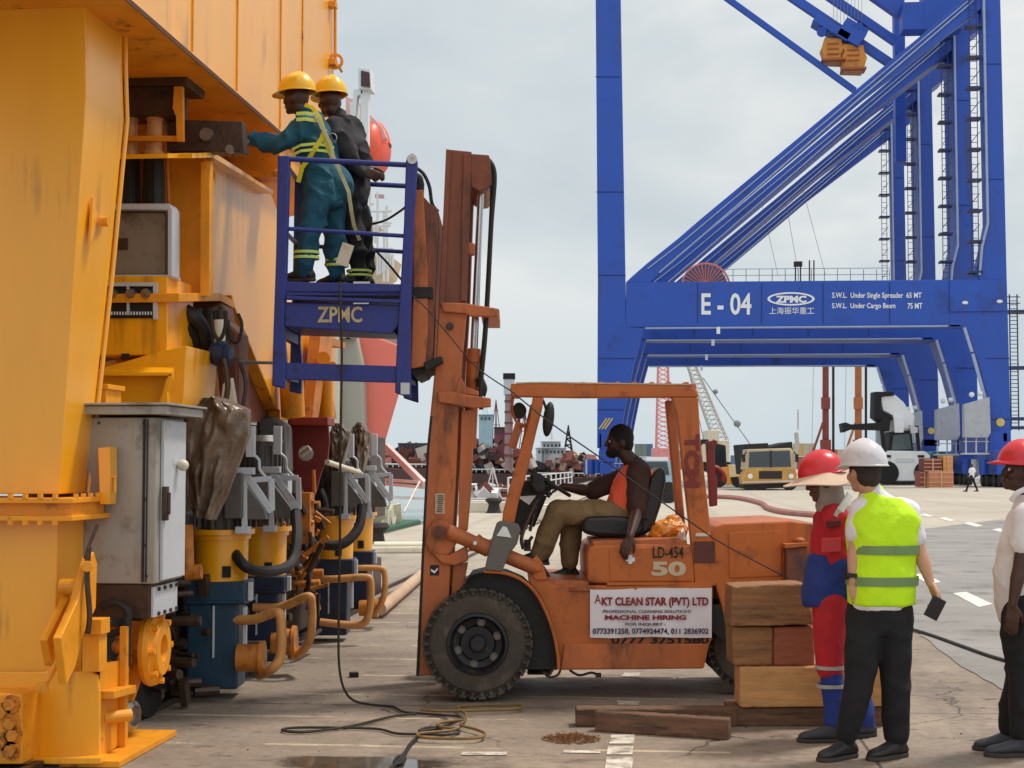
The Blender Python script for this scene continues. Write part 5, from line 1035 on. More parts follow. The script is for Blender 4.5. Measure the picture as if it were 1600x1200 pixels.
M_orv = mat('orange safety vest cloth', (255, 104, 70), .75, var=.08, sc=6, bump=.9, bsc=9); M_shb = mat('black leather shoe', (34, 31, 31), .5, var=.2, sc=9); M_shg = mat('dark grey work shoe', (56, 56, 62), .6, var=.2, sc=9); M_hair = mat('black hair', (20, 17, 16), .75, var=.2, sc=40, bump=.5, bsc=160); M_scarf = mat('grey scarf cloth', (158, 142, 134), .9, var=.15, sc=8); M_straw = mat('faded beige hat cloth', (198, 172, 150), .85, var=.12, sc=6)
def P(x, y, d): return PC(x, y, d)
def band(nm, m, root, c, s, f, tdir, rx, ry, h, t=.004, arc=None):          # a closed tape round an elliptical section
    b = MB(); n = 36; vs = []
    for j in (0, 1):
        for k in (0, 1):
            for i in range(n): a = 2*math.pi*i/n; ca, sa = math.cos(a), math.sin(a); vs.append(c+tdir*(h*(j-.5))+s*(math.copysign(abs(ca)**.85, ca)*(rx+t*k))+f*(math.copysign(abs(sa)**.85, sa)*(ry+t*k)))
    g_ = lambda j, k, i: (j*2+k)*n+i % n
    fs = []
    for i in range(n): fs += [(g_(0, 1, i), g_(0, 1, i+1), g_(1, 1, i+1), g_(1, 1, i)), (g_(0, 0, i), g_(1, 0, i), g_(1, 0, i+1), g_(0, 0, i+1)), (g_(1, 0, i), g_(1, 1, i), g_(1, 1, i+1), g_(1, 0, i+1)), (g_(0, 0, i), g_(0, 0, i+1), g_(0, 1, i+1), g_(0, 1, i))]
    return b.add(vs, fs).build(nm, m, root, smooth=True, ang=50)
def wrap(nm, m, root, target, pts, w, t=.006, cyc=False, off=.004, axis=None):     # strap lying on a surface via shrinkwrap
    b = MB(); pts = [Vector(p) for p in pts]; PP = []
    for i in range(len(pts)-1):
        for k in range(6): PP.append(pts[i].lerp(pts[i+1], k/6))
    PP.append(pts[-1]); vs = []
    for i, p in enumerate(PP):
        tg = (PP[min(i+1, len(PP)-1)]-PP[max(i-1, 0)]).normalized(); sd_ = tg.cross(axis if axis is not None else HV).normalized(); vs += [p-sd_*w/2, p-sd_*w/6, p+sd_*w/6, p+sd_*w/2]
    fs = [(4*i+k, 4*i+k+1, 4*i+k+5, 4*i+k+4) for i in range(len(PP)-1) for k in range(3)]
    o = b.add(vs, fs).build(nm, m, root, smooth=True)
    q = o.modifiers.new('w', 'SHRINKWRAP'); q.target = target; q.wrap_method = 'PROJECT' if axis is None else 'NEAREST_SURFACEPOINT'; q.offset = off
    if axis is None:
        q.use_project_z = False; q.use_negative_direction = True; q.use_positive_direction = True; q.use_project_y = True; q.use_project_x = False
    q = o.modifiers.new('t', 'SOLIDIFY'); q.thickness = t; q.offset = 1
    return o
def bez(b, pts, r=.02): b.tube(pts, r, n=8)
def strap(nm, m, root, pts, w, t=.006):
    b = MB(); P_ = [Vector(p) for p in pts]; vs = []
    for i, p in enumerate(P_):
        tg = (P_[min(i+1, len(P_)-1)]-P_[max(i-1, 0)]).normalized(); sd_ = tg.cross(HV).normalized(); vs += [p-sd_*w/2, p+sd_*w/2, p+sd_*w/2-HV*t, p-sd_*w/2-HV*t]
    fs = [(4*i+k, 4*i+(k+1) % 4, 4*i+4+(k+1) % 4, 4*i+4+k) for i in range(len(P_)-1) for k in range(4)]+[(0, 1, 2, 3), tuple(4*(len(P_)-1)+k for k in range(4))]
    return b.add(vs, fs).build(nm, m, root, bev=.0015)
# --- worker reaching to the crane
d = 11.12; zf = PC(480, 443, d).z
J = dict(head=P(464, 153, d), neck=P(477, 178, d+.02), sl=P(478, 200, d-.12), sr=P(494, 194, d+.2), el=P(436, 226, d-.12), wl=P(397, 219, d-.06), er=P(455, 222, d+.28), wr=P(416, 216, d+.25),
         hl=P(502, 296, d-.08), hr=P(514, 294, d+.12), kl=P(481, 368, d-.12), al=P(477, 428, d-.1), kr=P(524, 366, d+.14), ar=P(528, 428, d+.16), tl=P(455, 440, d-.05), tr=P(505, 440, d+.25))
w1 = person('worker in teal coverall and yellow hard hat reaching out of the blue basket', P(500, 443, d), J, -RV*.85+HV*.5, -RV*.9+HV*.45, M_skd, M_teal, M_teal, M_shb, hu=UPV-RV*.05, hands=((-RV+UPV*.15, HV*.3-UPV, 1), (-RV, -UPV, -1)), gz=zf, curls=(.18, .5), girth=1.06, legw=1.08, hatm=M_ylh, fold=.03)
b = MB(); hand(b, J['wl'], -RV+UPV*.15, HV*.3-UPV, 1, .18, 1.12, .6); b.cap(J['wl']+RV*.05, .036, J['wl']-RV*.02, .034); soft(b.build('glove', M_scarf, w1), .006, 2)
sh_ = [c for c in w1.children if c.name.startswith('shirt')][-1]; tr1 = [c for c in w1.children if c.name.startswith('trousers')][-1]
b = MB(); b.sph(P(520, 290, d+.02), (.155, .15, .165)); b.sph(P(498, 300, d-.06), (.12, .12, .14)); soft(b.build('seat_of_trousers', M_teal, w1), .012, 6, .02, .16)
yl = mat('yellow webbing', (214, 206, 40), .7, var=.1); gl_ = mat('grey webbing', (186, 184, 140), .7, var=.15, sc=20)
strap('harness_strap', yl, w1, [P(476, 164, d-.12), P(488, 168, d-.17), P(500, 184, d-.19), P(506, 205, d-.2), P(510, 225, d-.2), P(520, 248, d-.19)], .03)
strap('harness_strap', yl, w1, [P(508, 202, d-.2), P(502, 218, d-.21), P(492, 232, d-.21), P(484, 246, d-.18), P(472, 262, d-.16), P(466, 285, d-.14)], .034)
strap('lanyard', gl_, w1, [P(492, 178, d-.2), P(500, 192, d-.225), P(507, 206, d-.23), P(516, 224, d-.23), P(521, 246, d-.24), P(532, 270, d-.27), P(545, 300, d-.27), P(549, 330, d-.22), P(553, 352, d-.15), P(562, 376, d-.05)], .026, .014)
b = MB(); b.ring(P(519, 215, d-.24), HV, [(.03, 0), (.036, .004), (.036, .01), (.03, .012), (.03, 0)], 20); b.build('harness_ring', M_steel, w1, smooth=True)
for y0, y1 in ((176, 181), (185, 190)): strap('reflective_tape', M_tapey, w1, [P(463, y0+2, d-.205), P(478, y0+1, d-.215), P(495, y1-1, d-.20)], .026)
for y in (226, 235): strap('reflective_tape', M_tapey, w1, [P(456, y+8, d-.16), P(470, y+1, d-.20), P(490, y-1, d-.205), P(508, y+1, d-.2), P(522, y+5, d-.17)], .02)
for y in (395, 403):
    c = P(479, y, d-.115); band('reflective_tape', M_tapey, w1, c, RV, HV, UPV, .088, .086, .02); c = P(527, y+12, d+.15); band('reflective_tape', M_tapey, w1, c, RV, HV, UPV, .08, .08, .02)
b = MB(); b.box(P(539, 398, d-.22), (.085, .02, .16), Matrix.Rotation(YAW, 3, 'Z') @ Matrix.Rotation(rad(18), 3, 'Y')); tag(b.build('paper_card', M_cream), 'grey white card hanging at the basket rail beside the workers legs', 'card')
# --- worker behind in black jacket
d = 11.42
J = dict(head=P(516, 157, d), neck=P(527, 182, d+.02), sl=P(520, 202, d-.14), sr=P(548, 200, d+.12), er=P(566, 246, d-.02), wr=P(574, 262, d-.1), el=P(548, 248, d-.16), wl=P(566, 268, d-.18),
         hl=P(540, 302, d-.06), hr=P(552, 302, d+.1), kl=P(553, 368, d-.05), al=P(560, 428, d-.02), kr=P(564, 366, d+.1), ar=P(572, 426, d+.12), tl=P(540, 438, d-.05), tr=P(555, 436, d+.2))
w2 = person('worker in black jacket and yellow hard hat standing behind in the basket', P(555, 440, d), J, -RV*.5+HV*.8, -RV*.55+HV*.8, M_skd, M_jack, M_blktr, M_shb, hands=((RV-UPV*.3, HV, 1), (RV-UPV*.5, HV, -1)), gz=zf, curls=(.6, .6), girth=1.02, hatm=M_ylh, fold=.03, vox=1.1)
for y in (424, 431): band('reflective_tape', M_tapey, w2, P(561, y, d-.02), RV, HV, UPV, .09, .09, .016)
# --- driver
d = 11.5
J = dict(head=P(968, 690, d), neck=P(987, 722, d), sl=P(997, 738, d-.19), sr=P(990, 738, d+.17), el=P(996, 796, d-.25), wl=P(984, 838, d-.64), er=P(925, 768, d+.16), wr=P(880, 760, d+.04),
         hl=P(976, 806, d-.09), hr=P(976, 806, d+.1), kl=P(872, 800, d-.11), al=P(842, 868, d-.08), kr=P(893, 806, d+.1), ar=P(890, 880, d+.08), tl=P(810, 880, d-.08), tr=P(850, 900, d+.08))
dv = person('bearded driver in orange safety vest and khaki trousers sitting on the forklift seat', P(985, 830, d), J, -RV, -RV*.97-HV*.15-UPV*.04, M_skd, mat('dark brown shirt cloth', (66, 42, 36), .85, var=.2), M_oliv, M_shb, sleeve=.95, hands=((-UPV*.8-RV*.35-HV*.3, RV*.2+HV*.6, 1), (-RV-UPV*.1, -UPV, 1)), gz=(PC(840, 882, d).z, PC(880, 910, d).z), curls=(.45, .75), girth=.98, hair=M_hair, fold=.014, armr=1.12, legw=1.18)
J_ = J; sm_ = (J['sl']+J['sr'])/2; hm = (J['hl']+J['hr'])/2; td = (sm_-hm).normalized(); s_ = HV; f_ = -(td.cross(HV)) if td.cross(HV).dot(RV) > 0 else td.cross(HV)
b = MB(); cc = lambda t: hm.lerp(sm_, t)
loft(b, [(cc(.10)+RV*.02, .195, .170), (cc(.3)+RV*.03, .195, .178), (cc(.6)+RV*.04, .190, .180), (cc(.85)+RV*.04, .178, .170), (cc(1.02)+RV*.03, .150, .140), (cc(1.12)+RV*.01, .105, .10)], s_, f_, 28); vo = b.build('safety_vest', M_orv, dv); soft(vo, .011, 4, .022, .10)
b = MB(); Rh = frame(-RV)[0]; c = J['head']; b.sph(c-RV*.055-UPV*.085, (.05, .05, .04), Rh); b.sph(c-RV*.03-UPV*.07, (.064, .06, .045), Rh); soft(b.build('beard', M_hair, dv), .007, 2, .006, .02)
# bare shoulders come through the vest: armhole edge
# --- man in red and blue
d = 9.38
J = dict(head=P(1287, 752, d), neck=P(1299, 784, d), sl=P(1306, 810, d-.16), sr=P(1292, 808, d+.16), el=P(1312, 872, d-.17), wl=P(1322, 930, d-.1), er=P(1285, 872, d+.2), wr=P(1290, 928, d+.18),
         hl=P(1297, 938, d-.08), hr=P(1306, 938, d+.1), kl=P(1297, 1042, d-.1), al=P(1302, 1130, d-.1), kr=P(1338, 1042, d+.1), ar=P(1351, 1130, d+.08), tl=P(1255, 1150, d-.1), tr=P(1310, 1150, d+.0))
p4 = person('man in red and blue coverall with a wide beige brim under his red hard hat', G(1320, 1152), J, -RV, -RV*.95-UPV*.22+HV*.1, M_skb, M_red, M_navy, M_shg, hu=UPV-RV*.25, hands=((-UPV, -RV, 1), (-UPV, -RV, -1)), girth=.98, hatm=M_rdh, fold=.016, legw=.94, chest=.95)
Rh, hs, hf_, hu_ = frame(-RV*.95-UPV*.12+HV*.1, UPV-RV*.12); b = MB(); n = 48; vs = []; hc = J['head']+hu_*.045
for k_ in (0, 1):
    for r, zz in ((.095, .02), (.13, .0), (.19, -.018), (.235, -.03)):
        for i in range(n):
            a = 2*math.pi*i/n; w_ = 1+.06*math.sin(2*a+1); vs.append(hc+Rh @ Vector((math.cos(a)*r*w_, math.sin(a)*r*(1.05 if math.sin(a) > 0 else .8), zz-.006*k_-(.03*abs(math.cos(a)) if r > .18 else 0)+.012*math.sin(3*a)*(r > .18))))
fs = []
for i in range(n):
    j = (i+1) % n
    for u in range(3): fs += [(u*n+i, (u+1)*n+i, (u+1)*n+j, u*n+j), (4*n+u*n+i, 4*n+u*n+j, 4*n+(u+1)*n+j, 4*n+(u+1)*n+i)]
    fs += [(3*n+i, 7*n+i, 7*n+j, 3*n+j), (i, j, 4*n+j, 4*n+i)]
b.add(vs, fs); b.build('hat_brim', M_straw, p4, smooth=True)
b = MB(); hc = J['head']; loft(b, [(P(1303, 800, d), .105, .10), (P(1300, 788, d), .085, .085), (P(1296, 770, d), .078, .08), (P(1292, 752, d), .082, .082)], HV, RV); b.sph(P(1300, 792, d), (.1, .12, .05)); soft(b.build('neck_scarf', M_scarf, p4), .010, 3, .022, .07)
# red thighs over blue shins, blue jacket hem
b = MB(); chain(b, [J['hl'], J['hl'].lerp(J['kl'], .5), J['kl'].lerp(J['hl'], .02)], [.108, .102, .086]); chain(b, [J['hr'], J['hr'].lerp(J['kr'], .5), J['kr'].lerp(J['hr'], .02)], [.108, .1, .086]); soft(b.build('red_trouser_leg', M_red, p4), .013, 4, .022, .16)
b = MB(); hm = (J['hl']+J['hr'])/2; sm_ = (J['sl']+J['sr'])/2; T_ = (sm_-hm).normalized(); loft(b, [(P(1290, 946, d), .185, .135), (P(1289, 925, d), .185, .132), (P(1291, 895, d), .178, .126), (P(1294, 866, d), .168, .12)], HV, RV); b.cap(P(1314, 880, d-.18), .06, P(1322, 925, d-.12), .052); soft(b.build('blue_jacket_skirt', M_navy, p4), .013, 4, .026, .14)
band('reflective_tape', M_refl, p4, J['kl']+UPV*.0, RV, HV, UPV, .085, .085, .022); band('reflective_tape', M_refl, p4, J['kl']-UPV*.11, RV, HV, UPV, .079, .079, .022); band('reflective_tape', M_refl, p4, J['kr']+UPV*.0, RV, HV, UPV, .085, .085, .022); band('reflective_tape', M_refl, p4, J['kr']-UPV*.12-RV*-.01, RV, HV, UPV, .08, .08, .03)
strap('shoulder_tape', M_refl, p4, [P(1328, 772, d-.12), P(1322, 784, d-.18), P(1313, 797, d-.225), P(1307, 808, d-.235)], .045)
b = MB(); b.px('c', d-.262, d-.225, [(1285, 841), (1314, 840), (1314, 862), (1285, 864)]); b.build('pocket', mat('faded red pocket', (200, 62, 72), .8, var=.1), p4, bev=.006)
b = MB(); b.px('c', d-.262, d-.225, [(1292, 814), (1314, 812), (1314, 822), (1293, 826)]); b.build('chest_label', mat('dark maroon label', (92, 18, 26), .7), p4, bev=.005)
# --- man in white hard hat and yellow vest
d = 8.78
J = dict(head=P(1350, 738, d), neck=P(1362, 770, d), sl=P(1345, 800, d-.02), sr=P(1416, 800, d+.02), el=P(1336, 856, d-.06), wl=P(1332, 908, d-.08), er=P(1437, 862, d-.02), wr=P(1454, 912, d-.06),
         hl=P(1354, 952, d), hr=P(1396, 952, d), kl=P(1344, 1058, d-.03), al=P(1322, 1150, d), kr=P(1400, 1060, d+.0), ar=P(1400, 1150, d+.02), tl=P(1280, 1165, d-.12), tr=P(1362, 1165, d-.08))
p5 = person('man seen from behind in white hard hat and bright yellow reflective vest holding a phone', G(1360, 1178), J, -RV*.3+HV*.95, -RV*.42+HV*.9, M_skl, M_wsh, M_blktr, M_shb, sleeve=.62, hands=((-UPV+RV*.28-HV*.1, RV*.3+HV, 1), (-UPV*.8+RV*.35, -HV*.3-RV, -1)), girth=1.02, hatm=None, fold=.012, curls=(.28, .62), hair=mat('cropped dark brown hair', (52, 40, 35), .8, var=.2, sc=60, bump=.4, bsc=200), legw=1.15, armr=.98, hem=.0)
helmet('hard_hat', J['head']+UPV*.045, -RV*.42+HV*.9, UPV, M_wth, p5, 1.02, .03)
# vest as a slightly larger sleeveless shell
sm_ = (J['sl']+J['sr'])/2; hm = (J['hl']+J['hr'])/2; td = (sm_-hm).normalized(); s_ = (J['sr']-J['sl']).normalized(); f_ = td.cross(s_)
b = MB(); ctr = lambda t: hm.lerp(sm_, t)
VS = [(ctr(.05)+RV*.01, .190, .150), (ctr(.2)+RV*.005, .190, .150), (ctr(.45), .190, .145), (ctr(.7), .206, .150), (ctr(.88), .212, .146), (ctr(1.0), .192, .132), (ctr(1.08), .145, .112), (ctr(1.15), .088, .09)]
loft(b, VS, s_, f_, 28); b.cap(J['neck']-UPV*.045, .082, J['neck']-UPV*.01, .07); vo = b.build('safety_vest', M_hiv, p5); soft(vo, .011, 4, .020, .15)
for t in (.30, .62): band('reflective_band', M_hivt, p5, ctr(t)+RV*.005, s_, f_, td, .197, .155, .05, .006)
b = MB(); b.tube([P(1318, 937, d-.0)+HV*.0]+[ctr(.075)+s_*.178*math.cos(a)+f_*.142*math.sin(a) for a in [math.pi*2*i/24 for i in range(25)]][1:], .006, n=6); b.build('vest_hem', mat('pale vest piping', (222, 240, 120), .6), vo) if 0 else None
b = MB(); w_ = J['wl']+UPV*.03; b.ring(w_, (J['el']-J['wl']), [(.026, -.012), (.033, -.012), (.033, .012), (.026, .012), (.026, -.012)], 20); b.cyl(w_-RV*.03-HV*.012, w_-RV*.042-HV*.016, .02); b.build('wrist_watch', M_blk, p5, smooth=True)
ph = MB(); Mx = Matrix.Rotation(YAW, 3, 'Z') @ Matrix.Rotation(rad(28), 3, 'Y'); ph.box(P(1461, 950, d-.13), (.082, .016, .125), Mx); pho = tag(ph.build('phone', mat('dark phone case', (52, 26, 28), .3, var=.1), bev=.006), 'dark phone held in the right hand of the man in the yellow vest', 'phone'); ph = MB(); ph.box(P(1461, 950, d-.13)-HV*.009, (.072, .002, .112), Mx); ph.build('phone_screen', M_void, pho)
# --- man at the right edge
d = 8.93
J = dict(head=P(1596, 738, d), neck=P(1612, 772, d), sl=P(1606, 806, d-.18), sr=P(1604, 806, d+.16), el=P(1594, 882, d-.22), wl=P(1582, 946, d-.24), er=P(1590, 880, d+.2), wr=P(1585, 948, d+.2),
         hl=P(1600, 948, d-.08), hr=P(1602, 948, d+.08), kl=P(1600, 1052, d-.1), al=P(1597, 1142, d-.1), kr=P(1596, 1050, d+.1), ar=P(1578, 1140, d+.1), tl=P(1545, 1165, d-.1), tr=P(1530, 1160, d+.1))
p6 = person('man with red hard hat and white polo shirt cut off by the right edge', G(1590, 1168), J, -RV, -RV*.96+UPV*.16, M_skd, M_wsh, M_blktr, M_shg, sleeve=.58, hands=((-UPV-RV*.05, RV*.2+HV, 1), (-UPV, RV, -1)), hu=UPV+RV*.22, girth=1.14, belly=.03, hatm=M_rdh, fold=.012, curls=(.3, .3), legw=1.25)
b = MB(); b.tube([P(1580, 782, d-.09), P(1590, 770, d-.12), P(1608, 762, d-.12)], .016); b.build('collar', M_wsh, p6, smooth=True)
# --- far walker
d = 92.6
def q(x, y, dd=0): return PC(x, y, d+dd)
J = dict(head=q(1518, 727.3), neck=q(1518.5, 730.5), sl=q(1516, 732.8, -.05), sr=q(1521.5, 732.8, .05), el=q(1514.5, 738.5, -.1), wl=q(1511.5, 742.5, -.1), er=q(1524, 737.8, .1), wr=q(1526.5, 741.5, .1),
         hl=q(1517.5, 744, -.08), hr=q(1519, 744, .08), kl=q(1513.5, 756, -.1), al=q(1510, 766, -.1), kr=q(1523, 756, .1), ar=q(1527, 765.5, .1), tl=q(1505, 768, -.1), tr=q(1524, 768, .1))
person('distant walker in white shirt and black trousers crossing the pale apron', G(1518, 768), J, -RV, -RV, M_skd, M_wsh, M_blktr, M_shb, sleeve=.9, hands=((-UPV, RV, 1), (-UPV, RV, -1)), fold=0, eyes=False, vox=2.2)
# ================================================================ blue gantry cranes along the quay
Y1 = 114.0
def blue_crane(label, m, frames, x0_):
    rt = thing('gantry_crane', label, 'crane', (G(1030, 760).x, frames[0][0], 0), 0, 'blue gantry cranes in a row')
    return rt
M_bl2 = mat('pale edge rail', (150, 162, 190), .5, var=.1); M_cabg = mat('pale grey cabinet', (168, 172, 180), .5, var=.08, dirt=((120, 120, 122), .2, 2))
def yprism(pts, off, th):
    b = MB(); b.ext([PY(x, y, Y1)+Vector((0, off, 0)) for x, y in pts], (0, th, 0)); return b
for ci, (lab, m, fr_) in enumerate((('nearer blue gantry crane marked E - 04 across its portal beam', M_blue, ((114, 1.3), (125.3, 4.0))), ('farther blue gantry crane standing behind the one marked E - 04', M_blue2, ((142.5, 4.0), (159, 1.3))))):
    rt = thing('gantry_crane', lab, 'crane', (0, fr_[0][0], 0), 0, 'blue gantry cranes in a row')
    for (Y_, th) in fr_:
        o = Y_-Y1
        li = {114: (968, 977), 125.3: (961, 968), 142.5: (951, 957), 159: (942, 948)}[Y_]; ll = yprism([(930, -90), (li[0], -90), (li[1], 440), (977, 441), (978, 511), (1006, 512), (990, 570), (976, 640), (966, 700), (933, 700), (934, 440)], o, th).build('leg', m, rt, bev=.03)
        rl = yprism([(1531, -90), (1561, -90), (1573, 430), (1575, 500), (1580, 690), (1549, 690), (1545, 625), (1530, 570), (1509, 512), (1484, 512), (1484, 437), (1520, 437), (1531, 400), (1541, 350)], o, th).build('leg', m, rt, bev=.03)
        cb = yprism([(978, 441), (1484, 437), (1484, 507), (1500, 507), (1502, 511), (978, 511)], o, th).build('portal_beam', m, rt, bev=.03)
        yprism([(978, 441), (986, 433), (1010, 412), (1060, 372), (1097, 340), (1250, 213), (1505, 0), (1590, -70), (1590, -30), (1350, 153), (1250, 238), (1130, 339), (1060, 399), (1016, 441)], o+.1, 1.1 if Y_ in (114, 159) else 3.8).build('diagonal_brace', m, rt, bev=.03)
        b = MB(); v = Vector((0, o-.05, 0)); b.tube([PY(1030, 426, Y1)+v, PY(1100, 366, Y1)+v, PY(1350, 148, Y1)+v, PY(1520, 2, Y1)+v], .06, smooth=False); b.tube([PY(1012, 420, Y1)+v, PY(1064, 380, Y1)+v, PY(1252, 222, Y1)+v, PY(1512, 2, Y1)+v], .045, smooth=False); b.build('pipe_run', M_bl2, rt)
        b = MB(); v = Vector((0, o-.02, 0))
        for (x0, y0, x1, y1) in ((930, 120, 970, 120), (931, 300, 975, 300), (934, 430, 978, 430), (934, 560, 992, 560), (933, 640, 976, 640), (1534, 100, 1564, 100), (1539, 280, 1567, 280), (1540, 560, 1578, 560), (1547, 655, 1580, 655)):
            if o > 0 and x1 < 1000: continue
            b.cyl(PY(x0, y0, Y1)+v, PY(x1, y1, Y1)+v, .035, n=5)
        for x in (1090, 1190, 1286, 1390): b.cyl(PY(x, 442, Y1)+v, PY(x, 505, Y1)+v, .03, n=5)
        b.build('weld_seam', mat('dark blue seam', (22, 46, 112), .6), rt)
        for (a, c) in (((1008, 513.5), (1480, 510)),):
            b = MB(); v = Vector((0, o-.25, 0)); b.cyl(PY(*a, Y1)+v, PY(*c, Y1)+v, .07); b.build('pipe_run', M_bl2, cb, smooth=True)
        b = MB(); v = Vector((0, o-.15, 0)); b.beam(PY(1506, 512, Y1)+v, PY(1518, 550, Y1)+v, .22, .2); b.beam(PY(1519, 553, Y1)+v, PY(1541, 632, Y1)+v, .22, .2); b.build('stair_rail', M_bl2, rl)
        b = MB(); v = Vector((0, o-.1, 0)); b.tube([PY(1535, -90, Y1)+v, PY(1543, 350, Y1)+v, PY(1534, 385, Y1)+v, PY(1530, 430, Y1)+v], .1, smooth=False); b.build('cable_duct', M_bl2, rl)
        # ladder tower beside the right leg
        b = MB()
        for x0 in (1517, 1528): b.cyl(PY(x0+1, 437, Y1)+v, PY(x0-4, -90, Y1)+v, .035, n=6)
        for i in range(46): 
            y_ = 430-i*11.5; xx = 1518-4*(430-y_)/500; b.cyl(PY(xx, y_, Y1)+v, PY(xx+11, y_, Y1)+v, .025, n=5)
        for i in range(11):
            y_ = 425-i*48; b.box(PY(1524-4*(430-y_)/500, y_, Y1)+v+Vector((0, .4, 0)), (1.0, 1.0, .16)); b.cyl(PY(1517, y_-10, Y1)+v, PY(1530, y_-26, Y1)+v, .03, n=5)
        b.build('ladder', mat('dark ladder steel', (34, 42, 84), .5), rl)
        # bogies
        for xx in (950, 1556):
            b = MB(); c = PY(xx, 725, Y1); c.y += o+th/2; c.z = 2.2
            b.box(c+Vector((0, 0, 0)), (1.2, 6, .9)); b.box(c+Vector((0, -2, -.9)), (1, 2.6, .8)); b.box(c+Vector((0, 2, -.9)), (1, 2.6, .8)); b.box(c+Vector((0, 0, 1.0)), (1.0, 2, 1.6))
            bo = b.build('bogie', m, rt, bev=.05)
            for k in (-2.9, -1.3, 1.3, 2.9):
                b = MB(); w = Vector((c.x, c.y+k, .5)); b.cyl(w-Vector((.3, 0, 0)), w+Vector((.3, 0, 0)), .5, n=18); b.build('wheel', M_void, bo, smooth=True)
            for k in range(3):
                b = MB(); w = Vector((c.x-1.2-.2*k, c.y-2+k*1.7, .9)); b.cyl(w, w+Vector((0, 0, 1.1)), .28, n=12); b.build('drive_motor', M_lgrey if k % 2 else m, bo, smooth=True)
        # cabinet at the foot of the right leg
        b = yprism([(1504, 632), (1543, 621), (1545, 676), (1541, 684), (1504, 684)], o-.7, .9); kb_ = b.build('cabinet', M_cabg, rt, bev=.03)
        b = MB(); v = Vector((0, o-.3, 0))
        for x in (1508, 1524, 1540): b.cyl(PY(x, 684, Y1)+v, PY(x, 708, Y1)+v, .06, n=6)
        b.cyl(PY(1504, 690, Y1)+v, PY(1544, 690, Y1)+v, .04, n=6); b.box(PY(1524, 709, Y1)+v, (2.0, 1.2, .12)); b.build('platform', M_lgrey, kb_)
        b = MB(); 
        for x, y in ((1517, 617), (1530, 615)): b.sph(PY(x, y, Y1)+v, .2)
        b.build('flood_light', M_let, rl, smooth=True)
        b = MB(); c = PY(1563, 660, Y1)+Vector((0, o-.04, 0)); b.cyl(c, c-Vector((0, .05, 0)), .3, n=24); b.build('round_badge', mat('yellow badge', (206, 180, 90), .5, var=.2, sc=6), rl)
        b = MB(); c = PY(942, 662, Y1)+Vector((0, o-.04, 0)); 
        for k in range(3): b.box(c+Vector((.22*k, 0, 0)), (.1, .04, 1.0), Matrix.Rotation(rad(35), 3, 'Y'))
        b.build('warning_stripe', mat('yellow badge', (206, 180, 90)), ll)
        b = MB(); c = PY(1122, 517, Y1)+Vector((0, o-.4, 0)); b.box(c, (.25, .2, .5)); b.build('lamp', M_let, cb)
    # sills joining the two frames low down
    for xx in (950, 1560):
        c = PY(xx, 700, Y1); b = MB(); b.box((c.x, (fr_[0][0]+fr_[1][0])/2, c.z+.4), (1.3, fr_[1][0]-fr_[0][0], 1.4)); b.build('sill_beam', m, rt, bev=.03)
    if ci == 0:
        pb = [c for c in rt.children if c.name.startswith('portal_beam')][0]; T = Y1-.02
        text('E - 04', 'lettering', M_let, pb, 'y', T, 1096, 458, 1174, 492, t=.03, font_bold=.02)
        text('ZPMC', 'lettering', M_let, pb, 'y', T, 1212, 462, 1260, 473, t=.03, font_bold=.05)
        b = MB(); n = 32; O = []; I = []
        for i in range(n):
            a = 2*math.pi*i/n; O.append(PY(1236+37*math.cos(a), 467+10.5*math.sin(a), T-.03)); I.append(PY(1236+33*math.cos(a), 467+8*math.sin(a), T-.03))
        v = O+I+[p+Vector((0, .03, 0)) for p in O+I]; fs = []
        for i in range(n):
            j = (i+1) % n; fs += [(i, j, n+j, n+i), (2*n+i, 3*n+i, 3*n+j, 2*n+j), (i, 2*n+i, 2*n+j, j), (n+i, n+j, 3*n+j, 3*n+i)]
        b.add(v, fs).build('emblem', M_let, pb)
        text('上海振华重工', 'lettering', M_let, pb, 'y', T, 1202, 480, 1272, 491, t=.03)
        text('S.W.L.  Under Single Spreader  65 MT', 'lettering', M_let, pb, 'y', T, 1300, 457, 1440, 468, t=.03, font_bold=.015)
        text('S.W.L.  Under Cargo Beam', 'lettering', M_let, pb, 'y', T, 1300, 473.5, 1399, 484, t=.03, font_bold=.015); text('75 MT', 'lettering', M_let, pb, 'y', T, 1418, 473.5, 1441, 482.5, t=.03, font_bold=.015)
        b = MB(); b.ext([PY(x, y, Y1-.12) for x, y in [(1484, 437), (1570, 437), (1573, 486), (1484, 487)]], (0, .12, 0)); ob = b.build('bolted_panel', m, pb, bev=.02)
        b = MB(); b.sph(PY(1508, 473, Y1-.15), (.22, .1, .13)); b.sph(PY(1562, 471, Y1-.15), (.22, .1, .13)); b.build('panel_lug', M_let, ob, smooth=True)
        # rail on the portal beam, camera post
        b = MB(); o_ = Vector((0, .6, 0))
        for i in range(13):
            x = 1146+i*20.5; b.cyl(PY(x, 439, Y1)+o_, PY(x, 419, Y1)+o_, .03, n=5)
        for y in (419, 429): b.cyl(PY(1130, y, Y1)+o_, PY(1396, y-2, Y1)+o_, .025, n=5)
        b.build('handrail', mat('thin grey rail', (120, 128, 150), .5), pb)
        b = MB(); b.cyl(PY(1244, 439, Y1)+o_, PY(1244, 410, Y1)+o_, .05); b.cyl(PY(1252, 439, Y1)+o_, PY(1252, 410, Y1)+o_, .05); b.box(PY(1248, 411, Y1)+o_, (.6, .5, .35)); b.cyl(PY(1266, 439, Y1)+o_, PY(1266, 405, Y1)+o_, .05); b.cyl(PY(1273, 439, Y1)+o_, PY(1273, 405, Y1)+o_, .05); b.build('camera_post', M_void, pb)
        # cable reel
        c = PY(1103, 447, Y1)+Vector((0, .7, 0)); b = MB(); R = 1.85
